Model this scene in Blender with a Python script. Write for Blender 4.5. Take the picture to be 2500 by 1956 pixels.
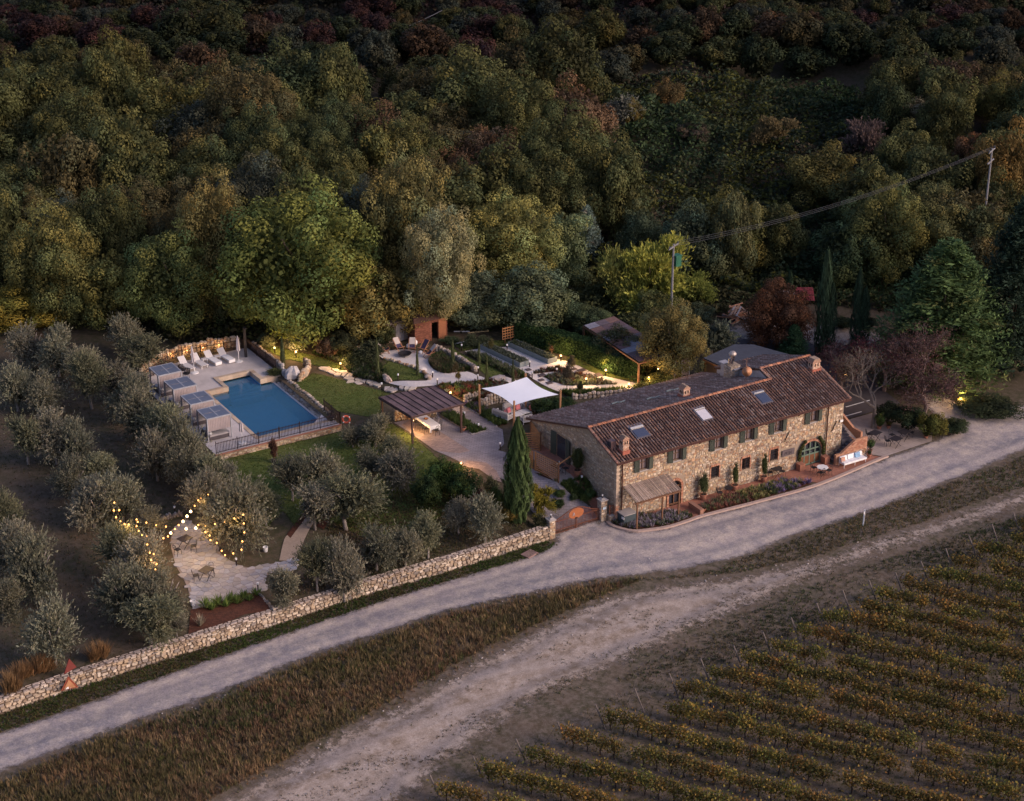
import bpy, bmesh, math, random
import numpy as np
from mathutils import Vector, Matrix
from math import sin, cos, pi, radians, sqrt, atan2
random.seed(7); RNG = np.random.default_rng(7)
S = bpy.context.scene
for o in list(bpy.data.objects): bpy.data.objects.remove(o)

# ---------------------------------------------------------------- camera (drone, long lens, 65 m up)
F_PX, CAM_H, PITCH, YAW = 4500.0, 65.0, radians(24.3), radians(31.35)
CAX, CAY = -72.309, -103.3825
cam = bpy.data.cameras.new('camera'); cam.sensor_width = 36; cam.lens = F_PX / 2500 * 36
cam.clip_start = 1; cam.clip_end = 3000
co = bpy.data.objects.new('camera', cam); S.collection.objects.link(co)
co.location = (CAX, CAY, CAM_H); co.rotation_euler = (pi / 2 - PITCH, 0, -YAW)
co.rotation_euler = (pi / 2 - PITCH, 0, -(YAW))
S.camera = co
# ---------------------------------------------------------------- dusk sky, one soft low glow, exposure
W = bpy.data.worlds.new('World'); S.world = W; W.use_nodes = True
wn = W.node_tree; bg = wn.nodes['Background']
SUN_EL, SUN_AZ = radians(24), radians(-52)      # direction the light comes from, measured from +X
sk = wn.nodes.new('ShaderNodeTexSky'); sk.sky_type = 'NISHITA'; sk.sun_disc = False
sk.sun_elevation = SUN_EL; sk.sun_rotation = pi / 2 - SUN_AZ; sk.air_density = 1.0; sk.dust_density = 2.0; sk.ozone_density = 2.0
tint = wn.nodes.new('ShaderNodeMix'); tint.data_type = 'RGBA'; tint.blend_type = 'MULTIPLY'; tint.inputs[0].default_value = 1
tint.inputs[7].default_value = (1.0, 0.855, 0.935, 1)
wn.links.new(sk.outputs[0], tint.inputs[6]); wn.links.new(tint.outputs[2], bg.inputs[0]); bg.inputs[1].default_value = 0.10
sl = bpy.data.lights.new('sun', 'SUN'); sl.energy = 1.3; sl.angle = radians(28); sl.color = (1.0, 0.79, 0.62)
so = bpy.data.objects.new('sun', sl); S.collection.objects.link(so)
sd = Vector((cos(SUN_EL) * cos(SUN_AZ), cos(SUN_EL) * sin(SUN_AZ), sin(SUN_EL)))
so.rotation_euler = (-sd).to_track_quat('-Z', 'Y').to_euler()
S.view_settings.view_transform = 'Standard'; S.view_settings.look = 'None'
S.view_settings.exposure = 0.98; S.view_settings.gamma = 1; S.view_settings.use_curve_mapping = False
S.cycles.use_denoising = True; S.cycles.max_bounces = 6; S.cycles.diffuse_bounces = 2; S.cycles.glossy_bounces = 2
S.cycles.transparent_max_bounces = 12; S.cycles.transmission_bounces = 2; S.cycles.caustics_reflective = False; S.cycles.caustics_refractive = False
S.cycles.sample_clamp_indirect = 3; S.cycles.use_light_tree = True

# ---------------------------------------------------------------- projection helpers (the place's own axes: +X along the farmhouse front)
sP, cP, sY, cY = sin(PITCH), cos(PITCH), sin(YAW), cos(YAW)
def ray(px, py):
    u, v = (px - 1250) / F_PX, (py - 978) / F_PX
    dx, dy, dz = u, cP - v * sP, -sP - v * cP
    return dx * cY + dy * sY, -dx * sY + dy * cY, dz
def at(px, py, z=0.0):
    d = ray(px, py); t = (z - CAM_H) / d[2]
    return (CAX + d[0] * t, CAY + d[1] * t, z)
def atV(px, py, V):
    d = ray(px, py); t = (V - CAY) / d[1]
    return (CAX + d[0] * t, V, CAM_H + d[2] * t)
def atU(px, py, U):
    d = ray(px, py); t = (U - CAX) / d[0]
    return (U, CAY + d[1] * t, CAM_H + d[2] * t)
def proj(x, y, z):
    dx, dy, dz = x - CAX, y - CAY, z - CAM_H
    X = dx * cY - dy * sY; Y = dx * sY + dy * cY
    dep = Y * cP - dz * sP; V = -(Y * sP + dz * cP)
    return 1250 + F_PX * X / dep, 978 + F_PX * V / dep, dep
def sm(a, b, x):
    t = np.clip((x - a) / (b - a), 0, 1); return t * t * (3 - 2 * t)
WALL = [(-70, -2.2), (-60, -1.7), (-48.5, -1.0), (-42.8, -.6), (-35.4, -.35), (-28.9, -.2), (-22.3, .2), (-14.2, .1), (-5.2, .4)]
def wallV(U): return np.interp(U, [w[0] for w in WALL], [w[1] for w in WALL])
def hill(U, V):
    D = U * sY + V * cY + 125.9
    h = 0.10 * np.maximum(0, D - 172) + 0.0004 * np.maximum(0, D - 172) ** 2
    X = U * cY - V * sY
    n = np.sin(U * .13 + 1.3) * np.sin(V * .11 + .4) * 1.2 + np.sin(U * .31 + V * .17) * .5
    return h + n * sm(172, 200, D)
def hu(U, V):
    U = np.asarray(U, float); V = np.asarray(V, float)
    west = -1.2 + .60 * sm(.5, 20, V) + .60 * sm(23.2, 23.6, V)
    far = -1.2 * (1 - sm(.5, 30, V)); west = west + (far - west) * (1 - sm(-27, -24, U))
    mid = -1.2 * (1 - sm(.5, 13, V)); b = west + (mid - west) * sm(-12.5, -9, U)
    drv = -2.18 * (1 - sm(.3, 7, V)); b = b + (drv - b) * sm(-7.6, -5.4, U)
    ter = -2.15 * (1 - sm(.3, 5, V)); b = b + (ter - b) * sm(-3.5, -2.3, U)
    b = b + .6 * sm(20.2, 23, V) * sm(-6.5, -3.5, U)
    east = -2.18 * (1 - sm(8, 26, V)); b = b + (east - b) * sm(19, 22, U)
    return b + hill(U, V)
def hl(U, V):
    U = np.asarray(U, float); V = np.asarray(V, float)
    return -2.2 - .05 * np.maximum(0, -V - 6) + .09 * np.sin(U * .5 + V * .8) * np.sin(V * .6) * sm(-9, -13, V)
def H(U, V):
    U = np.asarray(U, float); V = np.asarray(V, float)
    up = V > np.where(U < -5.2, wallV(U) + .1, .3)
    return np.where(up, hu(U, V), hl(U, V))
def g(px, py):
    z = 0.0
    for _ in range(25):
        p = at(px, py, z); zn = float(H(p[0], p[1])); z = z + .7 * (zn - z)
    p = at(px, py, z); return (p[0], p[1], float(H(p[0], p[1])))
REG = {1: (340, 780, 4.198), 2: (640, 800, 4.548), 3: (1060, 780, 3.898), 4: (900, 900, 5.198), 5: (1220, 820, 4.067), 6: (1640, 800, 4.27),
       7: (1220, 1040, 4.366), 8: (1680, 960, 4.366), 9: (2040, 780, 4.746), 10: (200, 1160, 3.898), 11: (0, 1400, 3.071), 12: (700, 980, 3.308),
       16: (1250, 1156, 1.746), 18: (560, 1300, 2.183), 14: (1250, 0, 1.746), 15: (0, 700, 2.441), 17: (1600, 550, 2.4256), 20: (900, 740, 5.745)}
def zp(r, x, y): a, b, s = REG[r]; return (a + x / s, b + y / s)
def gz(r, x, y): return g(*zp(r, x, y))
def gl(r, pts): return [gz(r, *p) for p in pts]

# ---------------------------------------------------------------- materials
MATS = {}
def nodemat(name):
    m = bpy.data.materials.new(name); m.use_nodes = True; nt = m.node_tree
    return m, nt, nt.nodes['Principled BSDF']
def N(nt, t, **k):
    n = nt.nodes.new(t)
    for a, b in k.items():
        if a.startswith('i_'): n.inputs[int(a[2:])].default_value = b
        else: setattr(n, a, b)
    return n
def coords(nt): return N(nt, 'ShaderNodeNewGeometry').outputs['Position']
def noise(nt, scale, detail=4, rough=.6, vec=None):
    n = N(nt, 'ShaderNodeTexNoise'); n.inputs['Scale'].default_value = scale; n.inputs['Detail'].default_value = detail; n.inputs['Roughness'].default_value = rough
    nt.links.new(vec or coords(nt), n.inputs['Vector']); return n
def ramp(nt, src, stops):
    r = N(nt, 'ShaderNodeValToRGB'); e = r.color_ramp.elements
    while len(e) < len(stops): e.new(.5)
    for x, (p, c) in zip(e, stops): x.position = p; x.color = (*c, 1) if len(c) == 3 else c
    nt.links.new(src, r.inputs[0]); return r
def mixc(nt, fac, a, b, mode='MIX'):
    m = N(nt, 'ShaderNodeMix', data_type='RGBA', blend_type=mode)
    for i, v in ((0, fac), (6, a), (7, b)):
        if hasattr(v, 'links'): nt.links.new(v, m.inputs[i])
        elif i == 0: m.inputs[0].default_value = v
        else: m.inputs[i].default_value = (*v, 1)
    return m.outputs[2]
def bump(nt, bs, src, st, dist=.05):
    b = N(nt, 'ShaderNodeBump'); b.inputs['Strength'].default_value = st; b.inputs['Distance'].default_value = dist
    nt.links.new(src, b.inputs['Height']); nt.links.new(b.outputs[0], bs.inputs['Normal'])
def plain(name, col, rough=.7, var=.25, scale=3, metal=0, bmp=0, attr=False, spec=.3):
    """one colour worn by noise; attr: colour comes from the face attribute instead"""
    if name in MATS: return MATS[name]
    m, nt, bs = nodemat(name)
    n = noise(nt, scale, 5)
    r = ramp(nt, n.outputs[0], [(.25, (1 - var,) * 3), (.75, (1 + var,) * 3)])
    if attr:
        a = N(nt, 'ShaderNodeAttribute', attribute_name='col'); base = a.outputs['Color']
    else: base = col
    nt.links.new(mixc(nt, 1.0, base, r.outputs[0], 'MULTIPLY'), bs.inputs['Base Color'])
    bs.inputs['Roughness'].default_value = rough; bs.inputs['Metallic'].default_value = metal
    bs.inputs['Specular IOR Level'].default_value = spec
    if bmp: bump(nt, bs, noise(nt, scale * 5, 4).outputs[0], bmp)
    MATS[name] = m; return m
def emit(name, col, st):
    if name in MATS: return MATS[name]
    m, nt, bs = nodemat(name); bs.inputs['Base Color'].default_value = (*col, 1)
    bs.inputs['Emission Color'].default_value = (*col, 1); bs.inputs['Emission Strength'].default_value = st
    MATS[name] = m; return m
def leafmat(name, rough=.75, trans=.25):
    if name in MATS: return MATS[name]
    m, nt, bs = nodemat(name)
    a = N(nt, 'ShaderNodeAttribute', attribute_name='col'); oi = N(nt, 'ShaderNodeObjectInfo')
    c = mixc(nt, 1.0, a.outputs['Color'], oi.outputs['Color'], 'MULTIPLY')
    n = noise(nt, .55, 3); r = ramp(nt, n.outputs[0], [(.3, (.72, .74, .74)), (.7, (1.3, 1.22, 1.1))])
    c = mixc(nt, 1.0, c, r.outputs[0], 'MULTIPLY')
    nt.links.new(c, bs.inputs['Base Color']); bs.inputs['Roughness'].default_value = rough; bs.inputs['Specular IOR Level'].default_value = .15
    t = N(nt, 'ShaderNodeBsdfTranslucent'); nt.links.new(c, t.inputs[0])
    mx = N(nt, 'ShaderNodeMixShader'); mx.inputs[0].default_value = trans
    nt.links.new(bs.outputs[0], mx.inputs[1]); nt.links.new(t.outputs[0], mx.inputs[2])
    nt.links.new(mx.outputs[0], nt.nodes['Material Output'].inputs[0]); MATS[name] = m; return m
def groundmat(name, c1, c2, c3, s1=.25, s2=2.5, bmp=.4, fade=False, rough=.95, ruts=None, streak=None, speck=None, fs=.9, fw=.55):
    """ground: three colours broken by large and fine noise; fade: the sheet ends in ragged patches towards its edge"""
    m, nt, bs = nodemat(name)
    vec = coords(nt)
    if streak:
        mp = N(nt, 'ShaderNodeMapping'); mp.inputs['Scale'].default_value = streak; nt.links.new(vec, mp.inputs[0]); sv = mp.outputs[0]
    else: sv = vec
    a = noise(nt, s1, 5, .65, sv); b = noise(nt, s2, 6, .7); f = noise(nt, s2 * 9, 3, .7)
    r1 = ramp(nt, a.outputs[0], [(.38, (0, 0, 0)), (.62, (1, 1, 1))]); r2 = ramp(nt, b.outputs[0], [(.4, (0, 0, 0)), (.65, (1, 1, 1))])
    c = mixc(nt, r1.outputs[0], c1, c2); c = mixc(nt, r2.outputs[0], c, c3)
    r3 = ramp(nt, f.outputs[0], [(.3, (.72,) * 3), (.7, (1.28,) * 3)]); c = mixc(nt, 1.0, c, r3.outputs[0], 'MULTIPLY')
    if speck:
        v = N(nt, 'ShaderNodeTexVoronoi'); v.inputs['Scale'].default_value = 5; nt.links.new(vec, v.inputs['Vector'])
        r4 = ramp(nt, v.outputs['Distance'], [(.06, (1, 1, 1)), (.14, (0, 0, 0))]); c = mixc(nt, r4.outputs[0], c, speck)
    if ruts:   # wheel tracks: compacted pale bands and loose darker gravel, measured from the edge of the road
        fa = N(nt, 'ShaderNodeAttribute', attribute_name='fade'); wv = noise(nt, .22, 3); ma = N(nt, 'ShaderNodeMath', operation='MULTIPLY_ADD'); ma.inputs[1].default_value = .9; nt.links.new(wv.outputs[0], ma.inputs[0]); nt.links.new(fa.outputs['Fac'], ma.inputs[2])
        mr = N(nt, 'ShaderNodeMapRange'); mr.inputs[1].default_value = .45; mr.inputs[2].default_value = ruts + .45; nt.links.new(ma.outputs[0], mr.inputs[0])
        rr = ramp(nt, mr.outputs[0], [(.0, (.72, .70, .70)), (.2, (.8, .79, .8)), (.36, (1.16, 1.12, 1.06)), (.52, (1.1, 1.08, 1.04)), (.66, (.74, .75, .78)), (.8, (.86, .86, .88)), (1, (1.18, 1.14, 1.08))]); c = mixc(nt, .85, c, mixc(nt, 1.0, c, rr.outputs[0], 'MULTIPLY'))
    nt.links.new(c, bs.inputs['Base Color']); bs.inputs['Roughness'].default_value = rough; bs.inputs['Specular IOR Level'].default_value = .15
    bump(nt, bs, b.outputs[0], bmp, .08)
    if fade:
        at_ = N(nt, 'ShaderNodeAttribute', attribute_name='fade'); e = noise(nt, fs, 8, .75)
        ad = N(nt, 'ShaderNodeMath', operation='MULTIPLY_ADD', i_1=fw, i_2=-fw * .5); nt.links.new(e.outputs[0], ad.inputs[0])
        ad.inputs[1].default_value = fw * 4; ad.inputs[2].default_value = -fw * 2
        s = N(nt, 'ShaderNodeMath', operation='ADD'); nt.links.new(at_.outputs['Fac'], s.inputs[0]); nt.links.new(ad.outputs[0], s.inputs[1])
        k = N(nt, 'ShaderNodeMapRange'); k.inputs[1].default_value = .25; k.inputs[2].default_value = .75; nt.links.new(s.outputs[0], k.inputs[0])
        tr = N(nt, 'ShaderNodeBsdfTransparent'); mx = N(nt, 'ShaderNodeMixShader'); nt.links.new(k.outputs[0], mx.inputs[0])
        nt.links.new(tr.outputs[0], mx.inputs[1]); nt.links.new(bs.outputs[0], mx.inputs[2]); nt.links.new(mx.outputs[0], nt.nodes['Material Output'].inputs[0])
    MATS[name] = m; return m
def tiledmat(name, base, scale, joint=(.2, .18, .17), bw=.6, bh=.3, rot=0, var=.15, rough=.85, mort=.015):
    m, nt, bs = nodemat(name); vec = coords(nt)
    mp = N(nt, 'ShaderNodeMapping'); mp.inputs['Rotation'].default_value = (0, 0, rot); mp.inputs['Scale'].default_value = (scale,) * 3; nt.links.new(vec, mp.inputs[0])
    b = N(nt, 'ShaderNodeTexBrick'); nt.links.new(mp.outputs[0], b.inputs[0])
    b.inputs['Color1'].default_value = (*[x * (1 - var) for x in base], 1); b.inputs['Color2'].default_value = (*[x * (1 + var) for x in base], 1); b.inputs['Mortar'].default_value = (*joint, 1)
    b.inputs['Scale'].default_value = 1; b.inputs['Mortar Size'].default_value = mort; b.inputs['Brick Width'].default_value = bw; b.inputs['Row Height'].default_value = bh
    n = noise(nt, .5, 5); r = ramp(nt, n.outputs[0], [(.3, (.82,) * 3), (.7, (1.15,) * 3)])
    nt.links.new(mixc(nt, 1.0, b.outputs[0], r.outputs[0], 'MULTIPLY'), bs.inputs['Base Color']); bs.inputs['Roughness'].default_value = rough
    MATS[name] = m; return m

def vy(c, f): return tuple(min(.85, v * f) for v in c)
# ---------------------------------------------------------------- mesh builders
class MB:
    def __init__(s): s.v = []; s.f = []; s.c = []; s.m = []
    def add(s, vs, fs, col=(1, 1, 1), mi=0):
        o = len(s.v); s.v += [tuple(p) for p in vs]
        for f in fs: s.f.append(tuple(i + o for i in f)); s.c.append(col); s.m.append(mi)
        return s
    def box(s, c, d, rz=0, col=(1, 1, 1), M=None, mi=0, taper=1.0):
        vs = []
        for z in (-.5, .5):
            k = taper if z > 0 else 1
            for x, y in ((-.5, -.5), (.5, -.5), (.5, .5), (-.5, .5)): vs.append(Vector((x * d[0] * k, y * d[1] * k, z * d[2])))
        R = M or Matrix.Rotation(rz, 3, 'Z'); vs = [R @ p + Vector(c) for p in vs]
        return s.add(vs, [(3, 2, 1, 0), (4, 5, 6, 7), (0, 1, 5, 4), (1, 2, 6, 5), (2, 3, 7, 6), (3, 0, 4, 7)], col, mi)
    def b2(s, a, b, col=(1, 1, 1), mi=0):
        return s.box([(a[i] + b[i]) / 2 for i in range(3)], [abs(b[i] - a[i]) for i in range(3)], col=col, mi=mi)
    def bar(s, a, b, w=.03, h=None, n=4, col=(1, 1, 1), mi=0, w2=None):
        a = Vector(a); b = Vector(b); d = (b - a)
        if d.length < 1e-6: return s
        q = d.to_track_quat('Z', 'Y').to_matrix(); h = h or w; w2 = w if w2 is None else w2; vs = []
        for p, k in ((a, 1), (b, w2 / w)):
            for i in range(n):
                t = 2 * pi * (i + .5) / n; r = .5 / (cos(pi / n) if n == 4 else 1)
                vs.append(q @ Vector((cos(t) * r * w * k, sin(t) * r * h * k, 0)) + p)
        fs = [(i, (i + 1) % n, n + (i + 1) % n, n + i) for i in range(n)] + [tuple(range(n - 1, -1, -1)), tuple(range(n, 2 * n))]
        return s.add(vs, fs, col, mi)
    def tube(s, pts, r, n=5, col=(1, 1, 1), mi=0):
        rs = r if isinstance(r, (list, tuple)) else [r] * len(pts)
        for i in range(len(pts) - 1): s.bar(pts[i], pts[i + 1], rs[i] * 2, n=n, col=col, mi=mi, w2=rs[i + 1] * 2)
        return s
    def prism(s, poly, z0, z1, col=(1, 1, 1), mi=0, top=None):
        n = len(poly); top = top or poly
        vs = [(p[0], p[1], z0) for p in poly] + [(p[0], p[1], z1) for p in top]
        a = sum(poly[i][0] * poly[(i + 1) % n][1] - poly[(i + 1) % n][0] * poly[i][1] for i in range(n))
        fs = [tuple(range(n - 1, -1, -1)), tuple(range(n, 2 * n))] + [(i, (i + 1) % n, n + (i + 1) % n, n + i) for i in range(n)]
        if a < 0: fs = [tuple(reversed(f)) for f in fs]
        return s.add(vs, fs, col, mi)
    def lathe(s, c, prof, n=12, col=(1, 1, 1), mi=0, sx=1, sy=1):
        vs = []
        for r, z in prof:
            for i in range(n): vs.append((c[0] + r * cos(2 * pi * i / n) * sx, c[1] + r * sin(2 * pi * i / n) * sy, c[2] + z))
        fs = [(j * n + i, j * n + (i + 1) % n, (j + 1) * n + (i + 1) % n, (j + 1) * n + i) for j in range(len(prof) - 1) for i in range(n)]
        fs += [tuple(range(n - 1, -1, -1)), tuple(range((len(prof) - 1) * n, len(prof) * n))]
        return s.add(vs, fs, col, mi)
    def rock(s, c, d, seed=0, n=8, col=(1, 1, 1), rz=0, mi=0):
        R = random.Random(seed); prof = [(.25, -.5), (.48, -.25), (.5, .05), (.38, .35), (.12, .5)]; vs = []
        for k, (r, z) in enumerate(prof):
            for i in range(n):
                q = r * R.uniform(.8, 1.2); a = 2 * pi * i / n + rz
                vs.append((c[0] + q * (cos(2 * pi * i / n) * d[0] * cos(rz) - sin(2 * pi * i / n) * d[1] * sin(rz)), c[1] + q * (cos(2 * pi * i / n) * d[0] * sin(rz) + sin(2 * pi * i / n) * d[1] * cos(rz)), c[2] + (z + R.uniform(-.06, .06)) * d[2]))
        fs = [(j * n + i, j * n + (i + 1) % n, (j + 1) * n + (i + 1) % n, (j + 1) * n + i) for j in range(len(prof) - 1) for i in range(n)]
        fs += [tuple(range(n - 1, -1, -1)), tuple(range((len(prof) - 1) * n, len(prof) * n))]
        return s.add(vs, fs, col, mi)
    def mesh(s, name, mats, smooth=False):
        me = bpy.data.meshes.new(name); me.from_pydata(s.v, [], s.f)
        a = me.attributes.new('col', 'FLOAT_COLOR', 'FACE')
        if s.c: a.data.foreach_set('color', np.array([(*c[:3], 1) for c in s.c], dtype=np.float32).ravel())
        for m in (mats if isinstance(mats, (list, tuple)) else [mats]): me.materials.append(m)
        if any(s.m): me.polygons.foreach_set('material_index', s.m)
        if smooth: me.polygons.foreach_set('use_smooth', [True] * len(me.polygons))
        me.update(); return me
C = S.collection
def link(name, data, parent=None, world=True):
    o = bpy.data.objects.new(name, data); C.objects.link(o)
    if parent is not None:
        o.parent = parent
        if world:
            q = parent; L = Vector((0, 0, 0))
            while q is not None: L += q.location; q = q.parent
            o.location = -L
    return o
def part(name, mb, mat, parent, world=True, smooth=False, kind=None, label=None, color=None):
    o = link(name, mb.mesh(name, mat, smooth) if isinstance(mb, MB) else mb, parent, world)
    if kind: o['kind'] = kind
    if label: o['label'] = label
    if color: o.color = (*color, 1)
    return o
def tag(o, label, cat, group=None, kind=None):
    if label: o['label'] = label
    if cat: o['category'] = cat
    if group: o['group'] = group
    if kind: o['kind'] = kind
    return o
def thing(name, label, cat, loc=(0, 0, 0), rz=0, group=None):
    o = bpy.data.objects.new(name, None); C.objects.link(o); o.location = loc; o.rotation_euler = (0, 0, rz); o.empty_display_size = .3
    return tag(o, label, cat, group)
def single(name, mb, mat, label, cat, group=None, smooth=False, color=None):
    o = part(name, mb, mat, None, smooth=smooth, color=color); return tag(o, label, cat, group)
def struct(name, mb, mat, parent=None, kind='structure', smooth=False):
    o = part(name, mb, mat, parent, smooth=smooth); o['kind'] = kind; return o
def dup(root, loc, rz=None, label=None, scale=None):
    def cp(o, par):
        c = o.copy(); C.objects.link(c); c.parent = par
        for ch in kids.get(o.name, []): cp(ch, c)
        return c
    kids = {}
    st = [root]
    while st:
        q = st.pop(); kids[q.name] = list(q.children); st += kids[q.name]
    r = cp(root, None); r.location = loc
    if rz is not None: r.rotation_euler = (0, 0, rz)
    if label: r['label'] = label
    if scale: r.scale = (scale,) * 3 if not isinstance(scale, tuple) else scale
    return r
def npmesh(name, V, F, col, mats, mi=None):
    me = bpy.data.meshes.new(name); n, k = F.shape
    me.vertices.add(len(V)); me.vertices.foreach_set('co', V.astype(np.float32).ravel())
    me.loops.add(n * k); me.loops.foreach_set('vertex_index', F.astype(np.int32).ravel())
    me.polygons.add(n); me.polygons.foreach_set('loop_start', np.arange(0, n * k, k, dtype=np.int32)); me.polygons.foreach_set('loop_total', np.full(n, k, dtype=np.int32))
    a = me.attributes.new('col', 'FLOAT_COLOR', 'FACE'); cc = np.ones((n, 4), np.float32); cc[:, :3] = col; a.data.foreach_set('color', cc.ravel())
    for m in (mats if isinstance(mats, (list, tuple)) else [mats]): me.materials.append(m)
    me.update(calc_edges=True); return me
def cards(P, A, B, col):
    """diamond leaves: P centre, A half length, B half width"""
    n = len(P); V = np.stack([P - A, P + B, P + A, P - B], 1).reshape(-1, 3)
    return V, np.arange(n * 4).reshape(n, 4), np.broadcast_to(col, (n, 3))
def joinc(L):
    V = []; F = []; K = []; o = 0
    for v, f, c in L: V.append(v); F.append(f + o); K.append(c); o += len(v)
    return np.concatenate(V), np.concatenate(F), np.concatenate(K)
def unit(a): return a / np.maximum(np.linalg.norm(a, axis=1, keepdims=True), 1e-9)
def rdir(n, rng): return unit(rng.normal(size=(n, 3)))
def inpoly(P, poly):
    x, y = P[:, 0], P[:, 1]; r = np.zeros(len(P), bool); n = len(poly)
    for i in range(n):
        x1, y1 = poly[i][:2]; x2, y2 = poly[(i + 1) % n][:2]
        c = ((y1 > y) != (y2 > y)); xi = (x2 - x1) * (y - y1) / ((y2 - y1) if abs(y2 - y1) > 1e-12 else 1e-12) + x1
        r ^= c & (x < xi)
    return r
def edgedist(P, poly):
    d = np.full(len(P), 1e9); n = len(poly)
    for i in range(n):
        a = np.array(poly[i][:2]); b = np.array(poly[(i + 1) % n][:2]); ab = b - a
        t = np.clip(((P - a) @ ab) / max(ab @ ab, 1e-12), 0, 1); q = a + t[:, None] * ab
        d = np.minimum(d, np.hypot(*(P - q).T))
    return d
def scat(poly, n, rng):
    P = np.array([p[:2] for p in poly]); lo, hi = P.min(0), P.max(0); out = np.zeros((0, 2))
    while len(out) < n:
        q = rng.uniform(lo, hi, (n * 3, 2)); out = np.concatenate([out, q[inpoly(q, poly)]])
    return out[:n]
def drape(name, poly, off, mat, step=1.0, fade=None, kind='structure', parent=None, hf=H, skirt=0):
    bm = bmesh.new(); vs = [bm.verts.new((p[0], p[1], 0)) for p in poly]; f = bm.faces.new(vs)
    bm.normal_update()
    if f.normal.z < 0: bmesh.ops.reverse_faces(bm, faces=[f])
    bmesh.ops.triangulate(bm, faces=bm.faces[:])
    P = np.array([p[:2] for p in poly]); lo, hi = P.min(0), P.max(0)
    for ax in (0, 1):
        k = math.ceil(lo[ax] / step) * step; no = (1, 0, 0) if ax == 0 else (0, 1, 0)
        while k < hi[ax]:
            bmesh.ops.bisect_plane(bm, geom=bm.verts[:] + bm.edges[:] + bm.faces[:], plane_co=(k, 0, 0) if ax == 0 else (0, k, 0), plane_no=no, dist=1e-5); k += step
    q = np.array([v.co[:2] for v in bm.verts]); z = hf(q[:, 0], q[:, 1]) + off
    for v, zz in zip(bm.verts, z): v.co.z = zz
    if skirt:
        ed = [e for e in bm.edges if e.is_boundary]; r = bmesh.ops.extrude_edge_only(bm, edges=ed)
        for v in [x for x in r['geom'] if isinstance(x, bmesh.types.BMVert)]: v.co.z -= skirt
        bmesh.ops.recalc_face_normals(bm, faces=bm.faces[:])
    me = bpy.data.meshes.new(name); bm.to_mesh(me); bm.free(); me.materials.append(mat)
    if fade:
        a = me.attributes.new('fade', 'FLOAT', 'POINT'); qq = np.array([v.co[:2] for v in me.vertices]); a.data.foreach_set('value', (edgedist(qq, poly) / fade).astype(np.float32))
    o = link(name, me, parent); o['kind'] = kind; return o
def buf(poly, d):
    """grow a polygon outwards by d"""
    n = len(poly); a = sum(poly[i][0] * poly[(i + 1) % n][1] - poly[(i + 1) % n][0] * poly[i][1] for i in range(n)); s = 1 if a > 0 else -1; out = []
    for i in range(n):
        p0, p, p1 = (Vector(poly[j % n][:2]) for j in (i - 1, i, i + 1)); e1 = (p - p0).normalized(); e2 = (p1 - p).normalized()
        nn = (Vector((e1.y, -e1.x)) + Vector((e2.y, -e2.x))); nn = nn.normalized() if nn.length > .01 else Vector((e1.y, -e1.x)); out.append((p.x + nn.x * d * s, p.y + nn.y * d * s))
    return out
def smoothline(pts, k=4):
    """Catmull-Rom through points"""
    out = []; n = len(pts)
    for i in range(n - 1):
        p = [np.array(pts[max(0, min(n - 1, j))], float) for j in (i - 1, i, i + 1, i + 2)]
        for j in range(k):
            t = j / k; out.append(tuple(.5 * ((2 * p[1]) + (-p[0] + p[2]) * t + (2 * p[0] - 5 * p[1] + 4 * p[2] - p[3]) * t * t + (-p[0] + 3 * p[1] - 3 * p[2] + p[3]) * t ** 3)))
    out.append(tuple(pts[-1])); return out
# ================================================================ GROUND
G_dry = (.13, .095, .058); G_grass = (.060, .070, .028); G_bare = (.19, .15, .125)
M_low = groundmat('dry_verge', (.112, .082, .056), (.06, .056, .03), (.18, .142, .11), s1=.38, s2=2.2, speck=(.24, .2, .17))
M_up = groundmat('orchard_earth', (.085, .062, .042), (.065, .064, .032), (.12, .092, .066), s1=.14, s2=1.8)
M_lawn = groundmat('lawn_grass', (.10, .13, .032), (.135, .14, .045), (.075, .105, .026), s1=.3, s2=1.2, bmp=.3, fade=True, fs=1.5, fw=.3)
M_road = groundmat('pale_gravel', (.33, .29, .285), (.23, .215, .23), (.45, .39, .34), s1=.32, s2=1.1, bmp=.3, fade=True, streak=(.3, 1.9, 1), speck=(.58, .52, .48), fs=.9, ruts=2.9)
M_track = groundmat('dirt_gravel', (.31, .26, .225), (.20, .155, .115), (.38, .32, .28), s1=.5, s2=1.3, bmp=.35, fade=True, streak=(.3, 1.6, 1), speck=(.5, .44, .4), fs=1.6, fw=.7, ruts=1.35)
M_white = groundmat('white_gravel', (.66, .60, .56), (.60, .55, .53), (.70, .64, .60), s1=.5, s2=3, bmp=.1)
M_mulch = groundmat('bark_mulch', (.085, .034, .022), (.06, .03, .022), (.12, .05, .032), s1=1, s2=5, bmp=.5)
M_sand = groundmat('sandy_path', (.40, .31, .235), (.35, .27, .21), (.45, .35, .27), s1=.8, s2=5, bmp=.15, rough=.9)
M_drive = tiledmat('driveway_paver', (.28, .245, .25), 1, (.17, .145, .15), .42, .21, .6, .16)
M_brickp = tiledmat('brick_paving', (.33, .235, .20), 1, (.22, .17, .15), .26, .13, .3, .22)
M_terr = tiledmat('terracotta_tile', (.36, .15, .095), 1, (.22, .12, .09), .32, .32, 0, .12)
M_beigep = tiledmat('beige_paving', (.36, .29, .25), 1, (.25, .2, .18), .6, .6, 0, .06)
M_conc = plain('concrete', (.36, .33, .31), .85, .15, 2, bmp=.1)
M_stoneA = plain('field_stone', None, .85, .22, 6, attr=True, bmp=.35)
M_mortar = plain('lime_mortar', (.30, .235, .175), .95, .2, 4, bmp=.3)
M_mortarD = plain('wall_core', (.12, .085, .06), .95, .3, 4)

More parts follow.
